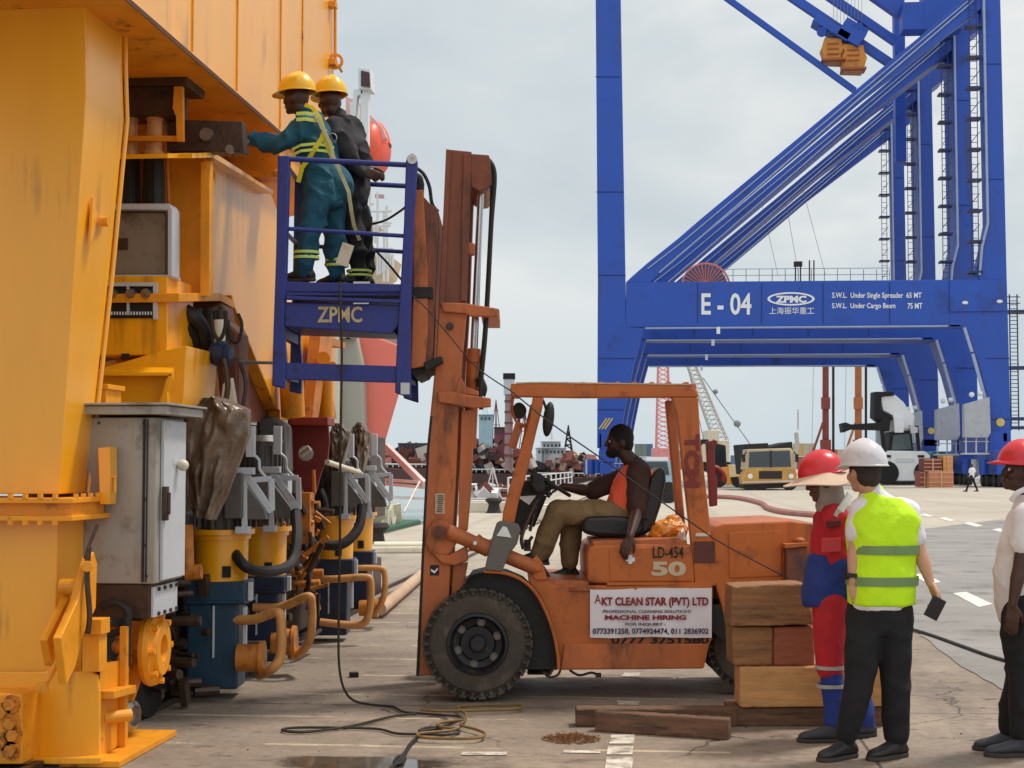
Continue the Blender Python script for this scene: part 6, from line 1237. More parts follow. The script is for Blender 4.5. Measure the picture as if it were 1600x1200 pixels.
        b.ring(c, (0, 1, 0), [(R-.12, 0), (R, 0), (R, .35), (R-.12, .35), (R-.12, 0)], 40)
        for i in range(36):
            a = i*math.pi/18; dr = Vector((math.cos(a), 0, math.sin(a))); b.beam(c+dr*.4, c+dr*(R-.05), .05, .05, Vector((0, 1, 0)))
        b.cyl(c, c+Vector((0, .4, 0)), .5); b.build('cable_reel', mat('salmon reel paint', (204, 120, 100), .55), rt)
        b = MB(); b.cyl(c+Vector((0, .15, 0)), c+Vector((0, .2, 0)), R-.2, n=32); b.build('reel_disc', mat('dusky reel plate', (104, 88, 124), .6), rt.children[-1])
        # side ladder with cage and landings on the outer right
        b = MB(); L_ = lambda x, y: PY(x, y, Y1)+Vector((0, .8, 0))
        for x in (1582, 1594):
            b.cyl(L_(x-1, 458), L_(x+2, 672), .05, n=6)
        for i in range(34): y = 462+i*6.2; b.cyl(L_(1581+i*.08, y), L_(1594+i*.08, y), .03, n=5)
        for y in (486, 574, 654, 668): b.box(L_(1586, y)+Vector((.2, 0, 0)), (1.6, 1.2, .22))
        for y in (462, 472): b.cyl(L_(1576, y), L_(1598, y), .04, n=5)
        b.build('side_ladder', mat('dark ladder steel', (34, 42, 84)), rt)
    # raised boom and stays passing behind the diagonal
    for (p, q_, w, dd) in ((((1120, -14), (1336, 142), .42, 1.5), ((1190, -36), (1392, 100), .62, 2.5), ((1216, -60), (1400, 66), .62, 2.5), ((1350, -20), (1452, 52), .9, 2.2)) if ci == 0 else (((1395, -60), (1460, -4), .8, 2), ((1300, -80), (1390, -10), .5, 2))):
        b = MB(); b.beam(PY(*p, Y1+8+dd), PY(*q_, Y1+8+dd), w*1.1, w, Vector((0, 1, 0))); b.build('boom_stay', m, rt, bev=.02)
    if ci == 0:
        b = MB(); 
        b.box(PY(1298, 48, Y1+10), (3.2, 2, .7), Matrix.Rotation(rad(33), 3, 'Y')); b.box(PY(1330, 55, Y1+10), (2.0, 2, 1.6), Matrix.Rotation(rad(33), 3, 'Y')); b.cyl(PY(1340, 46, Y1+9), PY(1340, 46, Y1+11), .55); b.cyl(PY(1284, 50, Y1+9), PY(1284, 50, Y1+11), .4); b.build('trolley', m, rt, bev=.04)
        b = MB(); b.box(PY(1424, 30, Y1+9), (1.6, 2, 2.2)); b.box(PY(1470, 20, Y1+9), (3, 2, 3.2)); b.box(PY(1405, 120, Y1+20), (.9, 1.2, 15)); b.build('machinery_frame', m, rt, bev=.03)
        b = MB()
        for i in range(9): x = 1302+i*5.5; b.cyl(PY(x, 38, Y1+10), PY(x+3, -90, Y1+10), .018, n=4)
        b.build('hoist_rope', mat('grey rope', (130, 134, 140), .6), rt)
        b = MB()
        for (x, y, x2, y2) in ((1186, 300, 1216, 432), (1225, 300, 1248, 430), (1250, 280, 1290, 430)): b.cyl(PY(x, y, Y1+30), PY(x2, y2, Y1+30), .02, n=4)
        b.build('stay_rope', mat('grey rope', (130, 134, 140), .6), rt)
sp = thing('spreader', 'pair of orange spreader blocks hanging under the trolley of the blue crane', 'spreader', PY(1318, 110, Y1+10))
for (x0, y0, x1, y1) in ((1285, 58, 1318, 92), (1314, 68, 1352, 106)):
    b = MB(); b.ext([PY(x, y, Y1+9.4) for x, y in [(x0+4, y0), (x1-3, y0+2), (x1-1, y0+12), (x1+3, y0+22), (x1-2, y1), (x1-3, y1+6), (x0+1, y1+5), (x0+2, y1-4), (x0-2, y0+18), (x0+2, y0+8)]], (0, 1.4, 0)); o = b.build('block', M_bulb, sp, bev=.06)
    b = MB(); 
    for k in range(3): b.box(PY((x0+x1)/2, y0+10+8*k, Y1+9.35), (.9, .1, .1))
    b.box(PY((x0+x1)/2, y1+4, Y1+9.6), (1.9, 1.7, .16)); b.build('block_rib', mat('deep orange', (158, 88, 34), .6), o)
# ================================================================ harbour side
M_pink = mat('salmon hull paint', (232, 116, 98), .5, var=.07, sc=.25, dirt=((210, 96, 84), .2, .3)); M_shipg = mat('ship grey paint', (168, 160, 146), .5, var=.08, sc=.3); M_rust = mat('rusty hull', (96, 66, 60), .7, var=.3, sc=.3, dirt=((60, 34, 32), .4, .5)); M_shw = mat('ship white paint', (214, 214, 214), .5, var=.06, sc=.4, dirt=((176, 140, 120), .2, .8)); M_lbo = mat('lifeboat orange', (232, 92, 66), .45, var=.08, sc=1)
YS = 60
bs = thing('cargo_ship', 'ship with salmon red bow and grey flank moored beyond the yellow crane', 'ship', PY(560, 760, YS))
b = MB(); b.ext([PY(x_, y_, YS) for x_, y_ in [(557, 519), (575, 520), (622, 538), (638, 548), (628, 604), (600, 700), (596, 790), (553, 790)]], (-16, 30, 0)); hl_ = b.build('hull', M_pink, bs, bev=.1)
b = MB(); b.px('y', YS-.5, YS+.6, [(380, 520), (556, 520), (568, 570), (572, 700), (572, 792), (380, 792)]); b.build('grey_hull', M_shipg, hl_, bev=.15)
b = MB(); b.px('y', YS-1.2, YS-.5, [(500, 524), (527, 524), (530, 792), (500, 792)]); b.px('y', YS-.9, YS-.5, [(500, 519), (560, 519), (556, 528), (500, 528)]); b.build('fender_strip', mat('pale ship plate', (206, 196, 178), .5, var=.06), hl_, bev=.05)
b = MB(); b.cyl(PY(544, 524, YS-.8), PY(544, 530, YS-.8), .1); b.build('hawse_hole', M_void, hl_)
b = MB(); b.px('y', YS+2, YS+14, [(560, 500), (622, 512), (624, 530), (560, 519)]); b.build('wheelhouse', M_shw, bs)
b = MB()
for i in range(6): b.ext([PY(583+i*7, 513+i*1.5, YS+1.9), PY(587+i*7, 514+i*1.5, YS+1.9), PY(587+i*7, 521+i*1.5, YS+1.9), PY(583+i*7, 520+i*1.5, YS+1.9)], (0, .1, 0))
b.build('window', M_void, bs.children[-1])
b = MB(); b.px('y', YS+1, YS+1.4, [(563, 138), (576, 138), (572, 500), (562, 500)]); b.px('y', YS+1, YS+1.5, [(552, 140), (566, 138), (568, 146), (558, 150), (555, 190), (549, 190)]); ms = b.build('mast', M_shw, bs, bev=.03)
b = MB(); b.px('y', YS+.7, YS+1.6, [(559, 105), (578, 107), (580, 140), (560, 138)]); lb2 = b.build('lamp_housing', M_shw, ms, bev=.03); b = MB(); b.px('y', YS+.6, YS+.7, [(564, 110), (577, 113), (578, 136), (564, 134)]); b.build('lamp_lens', mat('dark red lens', (62, 22, 28), .3), lb2)
b = MB(); c = PY(586, 232, YS+5); b.sph(c, (.66, 1.6, 1.2), n=20, m=14); lbt = b.build('lifeboat', M_lbo, bs, smooth=True); b = MB(); b.ring(c+Vector((0, 0, .12)), (0, 0, 1), [(.6, -.05), (.72, -.05), (.72, .05), (.6, .05), (.6, -.05)], 24); b.build('lifeboat_rail', mat('dark red trim', (124, 34, 34), .5), lbt, smooth=True)
b = MB(); b.px('y', YS+4, YS+4.4, [(540, 150), (560, 158), (580, 180), (598, 200), (604, 215), (590, 222), (560, 210), (540, 200)]); b.build('davit', mat('faded pink davit', (222, 168, 160), .5, var=.1), bs, bev=.03)
b = MB()
for (x0, y0, x1, y1) in ((578, 290, 578, 440), (590, 300, 590, 430), (600, 330, 600, 440), (560, 330, 612, 330), (560, 345, 612, 348), (582, 355, 610, 352), (560, 390, 614, 388), (604, 322, 606, 440), (560, 322, 584, 318), (585, 352, 586, 380)): b.cyl(PY(x0, y0, YS+3), PY(x1, y1, YS+3), .055, n=6)
for k in range(7): b.cyl(PY(590+k*4, 385+k*2, YS+3), PY(590+k*4, 430-k*2, YS+3), .05, n=5)
b.build('rigging', M_shw, bs)
b = MB(); b.px('y', YS+3.4, YS+6, [(560, 395), (585, 398), (612, 400), (604, 428), (585, 442), (560, 448)]); b.px('y', YS+3.4, YS+5, [(560, 335), (580, 340), (590, 352), (560, 360)]); b.build('deck_house', mat('cream deck paint', (196, 176, 146), .55, var=.15, sc=1), bs, bev=.05)
b = MB(); b.px('y', YS+2.5, YS+9, [(470, 448), (598, 448), (604, 508), (470, 505)]); b.px('y', YS+3.2, YS+5, [(546, 160), (557, 160), (560, 448), (546, 448)]); b.build('superstructure', M_shw, bs, bev=.05)
b = MB(); b.px('y', YS+3, YS+3.1, [(586, 303), (600, 304), (600, 310), (586, 309)]); b.build('flag', mat('faded flag', (200, 150, 160), .8), bs)
# low rusty vessels with clutter
rr = random.Random(21)
def vessel(name, label, cat, d, x0, x1, yw, yd, m, houses, masts, heap=None, extra=0):
    """hull between px x0..x1, water line yw, deck row yd, at distance d"""
    rt = thing(name, label, cat, PC((x0+x1)/2, yw, d), YAW)
    b = MB(); P_ = [(x0, yd-2), (x0+(x1-x0)*.06, yd+2), (x0+(x1-x0)*.2, yd+4), (x1-(x1-x0)*.1, yd+3), (x1, yd-1), (x1-4, yw+6), (x0+8, yw+6)]; b.px('c', d, d+9, P_); h = b.build('hull', m, rt, bev=.1)
    b = MB(); b.cyl(PC(x0, yd-3, d-.1), PC(x1, yd-2, d-.1), .07, n=6)
    for i in range(int((x1-x0)/9)): b.cyl(PC(x0+i*9, yd+2, d-.1), PC(x0+i*9, yd-3, d-.1), .05, n=5)
    b.build('rail', M_shw, h)
    for (a, c, t, mm) in houses:
        b = MB(); b.rc('c', d+1.5, d+6, a, t, c, yd+3); b.rc('c', d+1.2, d+6.3, a-1, t-1, c+1, t+.5); ho = b.build('deck_house', mm, rt, bev=.05)
        n = int((c-a)/6)
        for i in range(n):
            b = MB(); b.rc('c', d+1.4, d+1.5, a+3+i*6, t+4, a+6+i*6, t+8); b.build('window', M_glass, ho)
    for (x, t, w, mm) in masts:
        b = MB(); b.cyl(PC(x, yd, d+3), PC(x, t, d+3), w, w*.6, n=8)
        for k in range(3): y_ = t+(yd-t)*(.15+.2*k); b.cyl(PC(x-4-2*k, y_, d+3), PC(x+4+2*k, y_, d+3), w*.35, n=5)
        b.cyl(PC(x, t, d+3), PC(x-14, yd, d+3), .04, n=4); b.cyl(PC(x, t, d+3), PC(x+14, yd, d+3), .04, n=4); b.build('mast', mm, rt)
    if heap:
        a, c, t, cols, n = heap
        for ix, co in enumerate(cols):
            b = MB()
            for i in range(n):
                x = rr.uniform(a, c); u = (x-a)/(c-a); y = yd-rr.random()**1.3*(yd-t)*(.35+.65*math.sin(math.pi*min(1, max(0, u)))); s_ = rr.uniform(.25, 1.1)
                b.box(PC(x, y, d+rr.uniform(.5, 7)), (s_*rr.uniform(.4, 1.4), s_, s_*rr.uniform(.3, 1)), Matrix.Rotation(rr.uniform(0, 3), 3, 'Y') @ Matrix.Rotation(rr.uniform(0, 3), 3, 'X'))
            o = b.build('scrap_heap', co, rt); o['kind'] = 'stuff'
    return rt
M_sc1 = mat('rust scrap', (116, 62, 50), .8, var=.3, sc=1); M_sc2 = mat('pale scrap', (196, 180, 168), .7, var=.2, sc=1); M_sc3 = mat('red scrap', (144, 84, 74), .7, var=.2, sc=1); M_sc4 = mat('dark scrap', (48, 38, 40), .8, var=.2, sc=1); M_tan = mat('tan house', (172, 142, 112), .6, var=.15, sc=.6); M_mar2 = mat('maroon steel', (132, 74, 78), .6, var=.2, sc=1)
vessel('barge', 'rusty scrap barge with a dark deck house left of the forklift mast', 'barge', 130, 596, 700, 752, 728, M_rust, [(622, 680, 693, mat('slate deck house', (92, 94, 110), .6))], [(607, 700, .12, M_shw)], (600, 690, 704, (M_sc1, M_sc4, M_sc2, M_sc3), 90))
vessel('cargo_ship', 'old ship with maroon towers and a thick signal mast seen between mast and driver', 'ship', 150, 690, 830, 760, 736, M_rust, [(748, 770, 648, mat('pale cyan house', (178, 206, 214), .5)), (742, 766, 700, M_shw), (772, 790, 668, M_mar2)], [(758, 615, .05, M_shw), (775, 625, .10, M_mar2), (820, 640, .12, M_mar2)], (700, 835, 690, (M_sc2, M_mar2, M_sc4, M_sc1), 130))
b = MB(); b.cyl(PC(795, 735, 148), PC(795, 600, 148), .42, .36, n=10); tw_ = thing('signal_mast', 'thick pale pink signal mast with a dark cap rising left of the driver cab', 'mast', PC(795, 735, 148)); b.build('pole', mat('dusty pink mast', (170, 132, 128), .6, var=.15, sc=1), tw_, smooth=True)
b = MB(); b.rc('c', 147.4, 148.8, 786, 583, 805, 592); b.build('cap', M_void, tw_); b = MB(); b.rc('c', 147.5, 148.7, 787, 592, 804, 616); b.build('lamp_box', M_shw, tw_); b = MB(); 
for k in range(6): b.rc('c', 147.6, 148.6, 788, 625+k*17, 802, 628+k*17)
b.build('platform', M_mar2, tw_)
vessel('cargo_ship', 'small white bridged vessel with heaps on deck seen through the forklift cab', 'ship', 170, 832, 960, 762, 742, M_rust, [(846, 876, 690, M_shw), (838, 884, 700, M_shw), (868, 894, 716, M_tan)], [(862, 675, .1, M_shw)], (838, 960, 712, (M_sc2, M_sc3, M_sc4, M_tan), 90))
vessel('boat', 'low pale work boat moored just beyond the quay edge behind the mast', 'boat', 88, 676, 860, 830, 782, mat('pale boat hull', (196, 178, 168), .5, var=.2, sc=.8), [(700, 742, 758, M_shw), (780, 806, 764, M_sc2)], [(724, 700, .05, M_shw), (770, 730, .04, M_shw), (815, 716, .04, M_shw)], (690, 850, 766, (M_shw, M_sc1), 40))
b = MB(); p0, p1 = PC(888, 662, 220), PC(888, 722, 220)
for x in (880, 896): b.cyl(PC(x, 722, 220), PC(888, 664, 220), .22, .08, n=5)
for k in range(5): y = 675+k*10; w = (y-664)*.13; b.cyl(PC(888-w, y, 220), PC(888+w, y+6, 220), .1, n=4); b.cyl(PC(888+w, y, 220), PC(888-w, y, 220), .1, n=4)
tag(b.build('lattice_tower', M_void), 'small black lattice spire standing on the horizon left of the driver', 'tower')
# slanted gangway, green pontoon and white fence on the quay edge
b = MB(); b.beam(PC(596, 690, 70), PC(664, 758, 62), .18, .3); b.beam(PC(600, 756, 64), PC(668, 762, 62), .12, .12); b.beam(PC(600, 750, 64), PC(668, 754, 62), .12, .12); b.beam(PC(598, 776, 60), PC(668, 779, 60), .12, .12); b.beam(PC(656, 752, 62), PC(632, 800, 58), .06, .06)
tag(b.build('gangway', mat('white pink gangway', (226, 206, 198), .5)), 'pale slanted gangway reaching down beside the red ship bow', 'gangway')
b = MB(); e0 = G(585, 846, 0); zz = 0
b.box((QX-1.3, 37.5, -.35), (2.2, 11, .9)); pt = thing('pontoon', 'dark green pontoon with a heap of pale netting beside the quay edge', 'pontoon', (QX-1.3, 37.5, -1)); b.build('hull', mat('pontoon green', (42, 86, 58), .6, var=.15, sc=1), pt, bev=.05)
b = MB()
for i in range(120): x = rr.uniform(-2.3, -.3); y = rr.uniform(-5, 5); b.box((QX+x, 37.5+y, .12+rr.uniform(0, .35)), (.3, .5, .06), Matrix.Rotation(rr.uniform(0, 3), 3, 'X') @ Matrix.Rotation(rr.uniform(0, 3), 3, 'Y'))
o = b.build('netting', mat('pale netting', (196, 190, 168), .9, var=.2), pt); o['kind'] = 'stuff'
fe = thing('fence', 'white tubular fence along the far quay edge behind the forklift mast', 'fence', (QX+.6, 60, 0))
for i in range(12):
    y = 60+i*4; b = MB(); b.cyl((QX+.6, y, 0), (QX+.6, y, 1.15), .04, n=8); b.build('post', M_shw, fe)
b = MB()
for z in (.4, .78, 1.12): b.cyl((QX+.6, 60, z), (QX+.6, 104, z), .035, n=6)
b.build('rail', M_shw, fe)
for i, (X, Y_, l, lab, c) in enumerate(((-5.6, 30, 1.2, 'grey mooring bollard on the quay edge nearest the camera', M_sc4), (-5.6, 52, 1.2, 'grey mooring bollard farther along the quay edge', M_sc4))):
    b = MB(); b.ring((X, Y_, 0), (0, 0, 1), [(.28, 0), (.22, .1), (.18, .3), (.3, .42), (.26, .5), (0, .52)], 20); tag(b.build('bollard', c, smooth=True), lab, 'bollard', 'bollards')
# concrete clutter on the apron behind the forklift
for (x, y, w, h, c, lab) in ((760, 800, 1.4, .35, M_cream, 'low pale concrete block behind the forklift mast'), (640, 862, 1.7, .12, M_cream, 'flat pale steel frame on the ground left of the mast'), (900, 812, 2.6, .4, M_cream, 'low pale block behind the driver legs')):
    g_ = G(x, y); b = MB(); b.box(g_+UPV*h/2, (w, w*.6, h), Matrix.Rotation(.2, 3, 'Z')); b.box(g_+UPV*(h+.03), (w*.8, w*.4, .06), Matrix.Rotation(.2, 3, 'Z')); tag(b.build('concrete_block', c, bev=.03), lab, 'block')
# ================================================================ yard machines at the right
def gd_(y): return 3984/(y-725)
# masts of far rigs
for (x, t, col, lab, w) in ((1290, 520, mat('red oxide rig', (134, 62, 52), .6, var=.2), 'tall red oxide rig mast under the blue portal, left of the two', 8), (1341, 520, mat('ochre rig', (172, 104, 56), .6, var=.2), 'tall ochre rig mast under the blue portal, right of the two', 9)):
    d = 185; rt = thing('rig_mast', lab, 'mast', PC(x, 736, d), 0, 'rig masts'); b = MB()
    for k in (-1, 1): b.cyl(PC(x+k*w/2.4, 736, d), PC(x+k*w/3, t-30, d), .16, n=6)
    for i in range(34): y0 = 734-i*7; b.cyl(PC(x-w/2.4, y0, d), PC(x+w/2.4, y0-7, d), .12, n=4); b.cyl(PC(x+w/2.4, y0, d), PC(x-w/2.4, y0-7, d), .1, n=4)
    b.cyl(PC(x, 736, d), PC(x, t-30, d), .22, n=6); b.build('lattice', col, rt)
    b = MB(); b.box(PC(x, 630, d), (1.0, 1, 1.4)); b.box(PC(x, 700, d), (1.2, 1, 2)); b.beam(PC(x-4, 660, d), PC(x-28, 730, d), .25, .25); b.build('carriage', col, rt)
    b = MB(); b.cyl(PC(x+12, 736, d), PC(x+12, t, d), .16, n=6); b.cyl(PC(x-22, 736, d), PC(x-18, t, d), .02, n=4); b.build('hose_line', M_void, rt)
def lattice_boom(name, lab, d, p, q_, w0, w1, m, n=22, extra=None):
    rt = thing(name, lab, 'crane', PC(*p, d)); b = MB(); A_, B_ = PC(*p, d), PC(*q_, d); t = (B_-A_); s = t.cross(HV).normalized()
    L0 = [(A_+s*w0*k+HV*w0*j, B_+s*w1*k+HV*w1*j) for k in (-1, 1) for j in (-1, 1)]
    for a, c in L0: b.cyl(a, c, .1, n=5)
    for i in range(n):
        u, v = i/n, (i+1)/n
        for (i0, i1) in ((0, 2), (2, 0), (1, 3)): b.cyl(L0[i0][0].lerp(L0[i0][1], u), L0[i1][0].lerp(L0[i1][1], v), .06, n=4)
    b.build('boom', m, rt)
    return rt
M_lat = mat('pale lattice steel', (186, 182, 176), .6, var=.1); M_latp = mat('pink lattice steel', (214, 140, 142), .6, var=.15)
r1 = lattice_boom('mobile_crane', 'mobile crane with a pale lattice boom leaning left above the yellow trucks', 210, (1128, 694), (1068, 540), .9, .45, M_lat)
b = MB(); b.rc('c', 208, 214, 1098, 688, 1140, 722); b.rc('c', 207, 213, 1106, 672, 1124, 690); b.build('cab', M_cream, r1, bev=.1); b = MB(); b.rc('c', 208.5, 213, 1094, 722, 1144, 737); b.build('undercarriage', M_void, r1)
b = MB(); b.cyl(PC(1098, 590, 210), PC(1172, 694, 210), .07, n=4); b.sph(PC(1152, 662, 210), .5); b.sph(PC(1118, 612, 210), .35); b.cyl(PC(1072, 560, 210), PC(1100, 690, 210), .05, n=4); b.build('hook_rope', mat('grey rope', (130, 134, 140)), r1)
r2 = lattice_boom('mobile_crane', 'pink lattice tower crane seen between driver and rear cab pillar', 230, (1036, 736), (1036, 545), 1.1, .7, M_latp, 26)
b = MB(); b.rc('c', 228, 233, 1022, 700, 1048, 737); b.build('base', M_latp, r2, bev=.1)
# blue truck behind the seat
def wheels(rt, pts, d, r, m=M_void, w=.4):
    for (x, y) in pts:
        b = MB(); c = PC(x, y, d); c.z = r; b.cyl(c+HV*w*.0, c+HV*w, r, n=20); b.cyl(c-HV*.02, c, r*.5, n=14); b.build('wheel', m, rt, smooth=True)
def vbox(rt, name, m, d, th, pts, bev=.05): b = MB(); b.px('c', d, d+th, pts); return b.build(name, m, rt, bev=bev)
d = gd_(786); t = thing('truck', 'pale blue truck with its windscreen seen behind the forklift seat', 'truck', PC(1028, 786, d), YAW)
cb_ = vbox(t, 'cab', mat('pale blue cab paint', (142, 176, 194), .45, var=.1), d, 2.2, [(1004, 722), (1010, 716), (1042, 716), (1050, 724), (1053, 770), (1004, 770)]); vbox(cb_, 'windscreen', M_glass, d-.03, .03, [(1010, 722), (1042, 722), (1046, 742), (1008, 742)], 0); vbox(cb_, 'roof_board', M_let, d-.04, .1, [(1010, 714), (1044, 714), (1044, 720), (1010, 720)], 0)
vbox(cb_, 'grille', M_void, d-.04, .04, [(1012, 756), (1044, 756), (1046, 768), (1012, 768)], 0); wheels(t, [(1012, 780), (1045, 780)], d-.02, .45)
# cream loader behind the rear pillar
d = gd_(762); t = thing('wheel_loader', 'orange and cream wheel loader right of the rear cab pillar', 'loader', PC(1135, 762, d), YAW)
M_ldr = mat('loader ochre', (226, 150, 52), .5, var=.12, sc=.8)
bd_ = vbox(t, 'body', M_ldr, d, 2.2, [(1116, 732), (1162, 726), (1168, 740), (1166, 757), (1120, 757)]); vbox(t, 'engine_hood', mat('cream loader paint', (222, 196, 150), .5), d-.1, 2.4, [(1138, 726), (1162, 726), (1164, 744), (1140, 746)])
cbn = vbox(t, 'cab', M_void, d+.3, 1.4, [(1108, 690), (1134, 696), (1136, 734), (1108, 736)]); vbox(cbn, 'window', M_glass, d+.25, .05, [(1112, 700), (1130, 702), (1131, 722), (1112, 724)], 0); b = MB(); b.tube([PC(1108, 738, d), PC(1096, 724, d), PC(1092, 700, d), PC(1097, 690, d)], .14); b.box(PC(1098, 690, d), (.8, .8, .3)); b.build('lift_arm', M_void, t, smooth=True)
wheels(t, [(1122, 758), (1156, 758)], d-.05, .62)
# yellow dump truck
d = gd_(766); t = thing('dump_truck', 'yellow dump truck with dark windscreen and dark tipper body', 'truck', PC(1205, 766, d), YAW)
M_dty = mat('dump truck yellow', (190, 146, 70), .5, var=.2, sc=1.2, dirt=((130, 96, 50), .3, 1.5))
vbox(t, 'tipper_body', M_void, d+1.5, 5, [(1163, 694), (1200, 692), (1202, 698), (1238, 690), (1240, 712), (1240, 740), (1168, 742)]); cb_ = vbox(t, 'cab', mat('dusty cab paint', (192, 174, 140), .5, var=.15, sc=1), d, 2, [(1168, 702), (1236, 700), (1241, 708), (1242, 732), (1164, 734)]); vbox(cb_, 'windscreen', M_glass, d-.04, .04, [(1171, 706), (1234, 704), (1236, 729), (1170, 730)], 0)
bu = vbox(t, 'bumper', M_dty, d-.3, 1.2, [(1166, 733), (1242, 731), (1246, 742), (1244, 754), (1160, 757), (1158, 744)]); vbox(bu, 'bumper_bar', M_sc2, d-.36, .06, [(1160, 752), (1246, 750), (1246, 753), (1160, 755)], 0)
for x in (1172, 1236): b = MB(); c = PC(x, 744, d-.32); b.cyl(c, c-HV*.06, .16, n=14); b.build('headlight', M_let, bu)
b = MB()
for x in (1162, 1245): b.box(PC(x, 716, d-.2), (.2, .1, .5), CR); b.cyl(PC(x, 712, d-.15), PC(1203+(x-1203)*.9, 706, d), .04)
b.build('mirror', M_void, t)
b = MB(); b.rc('c', d-.07, d-.03, 1203, 704, 1206, 730); b.rc('c', d-.34, d-.3, 1186, 736, 1222, 748); b.build('grille', M_sc4, bu)
wheels(t, [(1172, 762), (1190, 762), (1234, 762)], d-.1, .5); vbox(t, 'chassis', M_void, d, 3, [(1164, 752), (1244, 750), (1244, 762), (1166, 764)])
b = MB(); b.beam(PC(1246, 700, 200), PC(1244, 676, 200), .5, .3, HV); b.cyl(PC(1247, 672, 200), PC(1247, 640, 200), .1, n=5); b.beam(PC(1240, 738, 200), PC(1246, 690, 200), .5, .4, HV); tag(b.build('antenna_mast', M_lat), 'thin pale antenna mast rising right behind the dump truck', 'mast')
# blue container
d = 190; t = thing('shipping_container', 'small blue container between the loader and the dump truck', 'container', PC(1168, 733, d), YAW); o = vbox(t, 'box', mat('container blue', (46, 92, 130), .5), d, 6, [(1152, 711), (1186, 711), (1186, 733), (1152, 733)], .05)
b = MB()
for i in range(9): b.rc('c', d-.12, d, 1154+i*3.6, 712, 1155.6+i*3.6, 732)
b.build('corrugation', mat('container blue', (46, 92, 130)), o)
# reach stacker
d = gd_(757.5); t = thing('reach_stacker', 'white container handler with its boom and fork frame raised', 'container handler', PC(1405, 757, d), YAW)
M_rs = mat('handler white paint', (252, 251, 247), .4, var=.05, sc=.6, dirt=((180, 170, 150), .15, 1))
rb = vbox(t, 'body', M_rs, d, 3.6, [(1381, 708), (1390, 704), (1446, 705), (1454, 712), (1453, 722), (1440, 732), (1436, 752), (1396, 752), (1393, 730), (1383, 722)], .1)
vbox(rb, 'bumper', M_void, d-.1, 3, [(1396, 752), (1436, 752), (1434, 757), (1398, 757)])
for x in (1387, 1439): b = MB(); c = PC(x, 713, d-.02); b.box(c, (.5, .1, .2), CR); b.build('headlight', M_void, rb)
b = MB(); b.px('c', d-.06, d, [(1400, 716), (1428, 716), (1430, 722), (1400, 722)]); b.build('bonnet_panel', M_let, rb)
cb_ = vbox(t, 'cab', M_void, d+.5, 1.8, [(1391, 675), (1424, 672), (1428, 706), (1388, 707)], .05); vbox(cb_, 'window', mat('greenish glass', (92, 104, 100), .1), d+.44, .06, [(1396, 680), (1421, 678), (1424, 702), (1393, 703)], 0)
vbox(t, 'boom', M_rs, d+.8, 1.2, [(1374, 616), (1398, 616), (1412, 628), (1420, 640), (1430, 650), (1428, 670), (1400, 674), (1396, 650), (1380, 642)], .1)
vbox(t, 'boom', M_rs, d+.4, 1.6, [(1396, 648), (1414, 654), (1412, 676), (1398, 676)], .05)
vbox(t, 'boom_head', M_void, d+.6, 1.6, [(1367, 612), (1396, 612), (1398, 618), (1378, 620), (1376, 640), (1392, 648), (1396, 655), (1376, 660), (1366, 652)], .05)
fr_ = vbox(t, 'spreader_frame', M_void, d+.3, 1.4, [(1316, 662), (1322, 660), (1330, 663), (1376, 660), (1380, 652), (1392, 656), (1390, 674), (1372, 672), (1330, 671), (1318, 676)], .05)
b = MB(); b.beam(PC(1378, 672, d+.5), PC(1382, 710, d+.5), .3, .3, HV); b.beam(PC(1432, 665, d+.5), PC(1436, 706, d+.5), .22, .3, HV); b.build('lift_arm', M_void, t); b = MB(); b.px('c', d+.2, d+.9, [(1422, 664), (1434, 668), (1434, 676), (1424, 677)]); b.build('light_bar', M_shw, t)
wheels(t, [(1386, 735), (1447, 735)], d-.1, .95, w=.9)
# crates
for (x0, y0, x1, y1, m, lab, dd) in ((1452, 736, 1490, 762, mat('slatted crate wood', (190, 130, 96), .8, var=.2, sc=1), 'slatted wooden crate standing right of the white container handler', 0), (1474, 712, 1489, 736, mat('ochre drum', (206, 150, 70), .6, var=.1), 'ochre box on top of the slatted crates', .4), (1444, 716, 1472, 736, mat('maroon crate', (112, 60, 52), .7, var=.2), 'dark maroon crate stacked beside the ochre box', .5), (1438, 736, 1452, 761, mat('brown crate', (142, 84, 66), .8, var=.2), 'brown crate at the wheel of the container handler', .8)):
    d = gd_(762)+dd; t = thing('crate', lab, 'crate', PC((x0+x1)/2, y1, d), YAW, 'crates by the container handler'); o = vbox(t, 'box', m, d, 1.5, [(x0, y0), (x1, y0), (x1, y1), (x0, y1)], .03)
    b = MB()
    for k in range(4): y = y0+2+(y1-y0-3)*k/3; b.rc('c', d-.06, d, x0, y, x1, y+1.2)
    b.rc('c', d-.09, d-.06, (x0+x1)/2-1, y0, (x0+x1)/2+1, y1); b.build('batten', mat('pale batten', (214, 160, 128), .8), o)
# sacks and bottle
b = MB(); d = gd_(756); b.sph(PC(1535, 753, d), (.75, .6, .5)); b.sph(PC(1524, 755, d), (.5, .5, .25)); o = b.build('bag', mat('white sack', (224, 214, 210), .8, var=.06)); soft(o, .08, 3, .15, .4); tag(o, 'white sack on the pale apron under the blue crane', 'bag')
b = MB(); d = gd_(756); c = PC(1551, 756, d); b.cyl(c, c+UPV*1.1, .26, n=16); b.sph(c+UPV*1.1, .26); b.cyl(c+UPV*1.3, c+UPV*1.5, .09, n=10); tag(b.build('gas_cylinder', mat('pinkish red', (226, 92, 96), .5), smooth=True), 'pinkish red gas cylinder beside the white sack', 'gas cylinder')
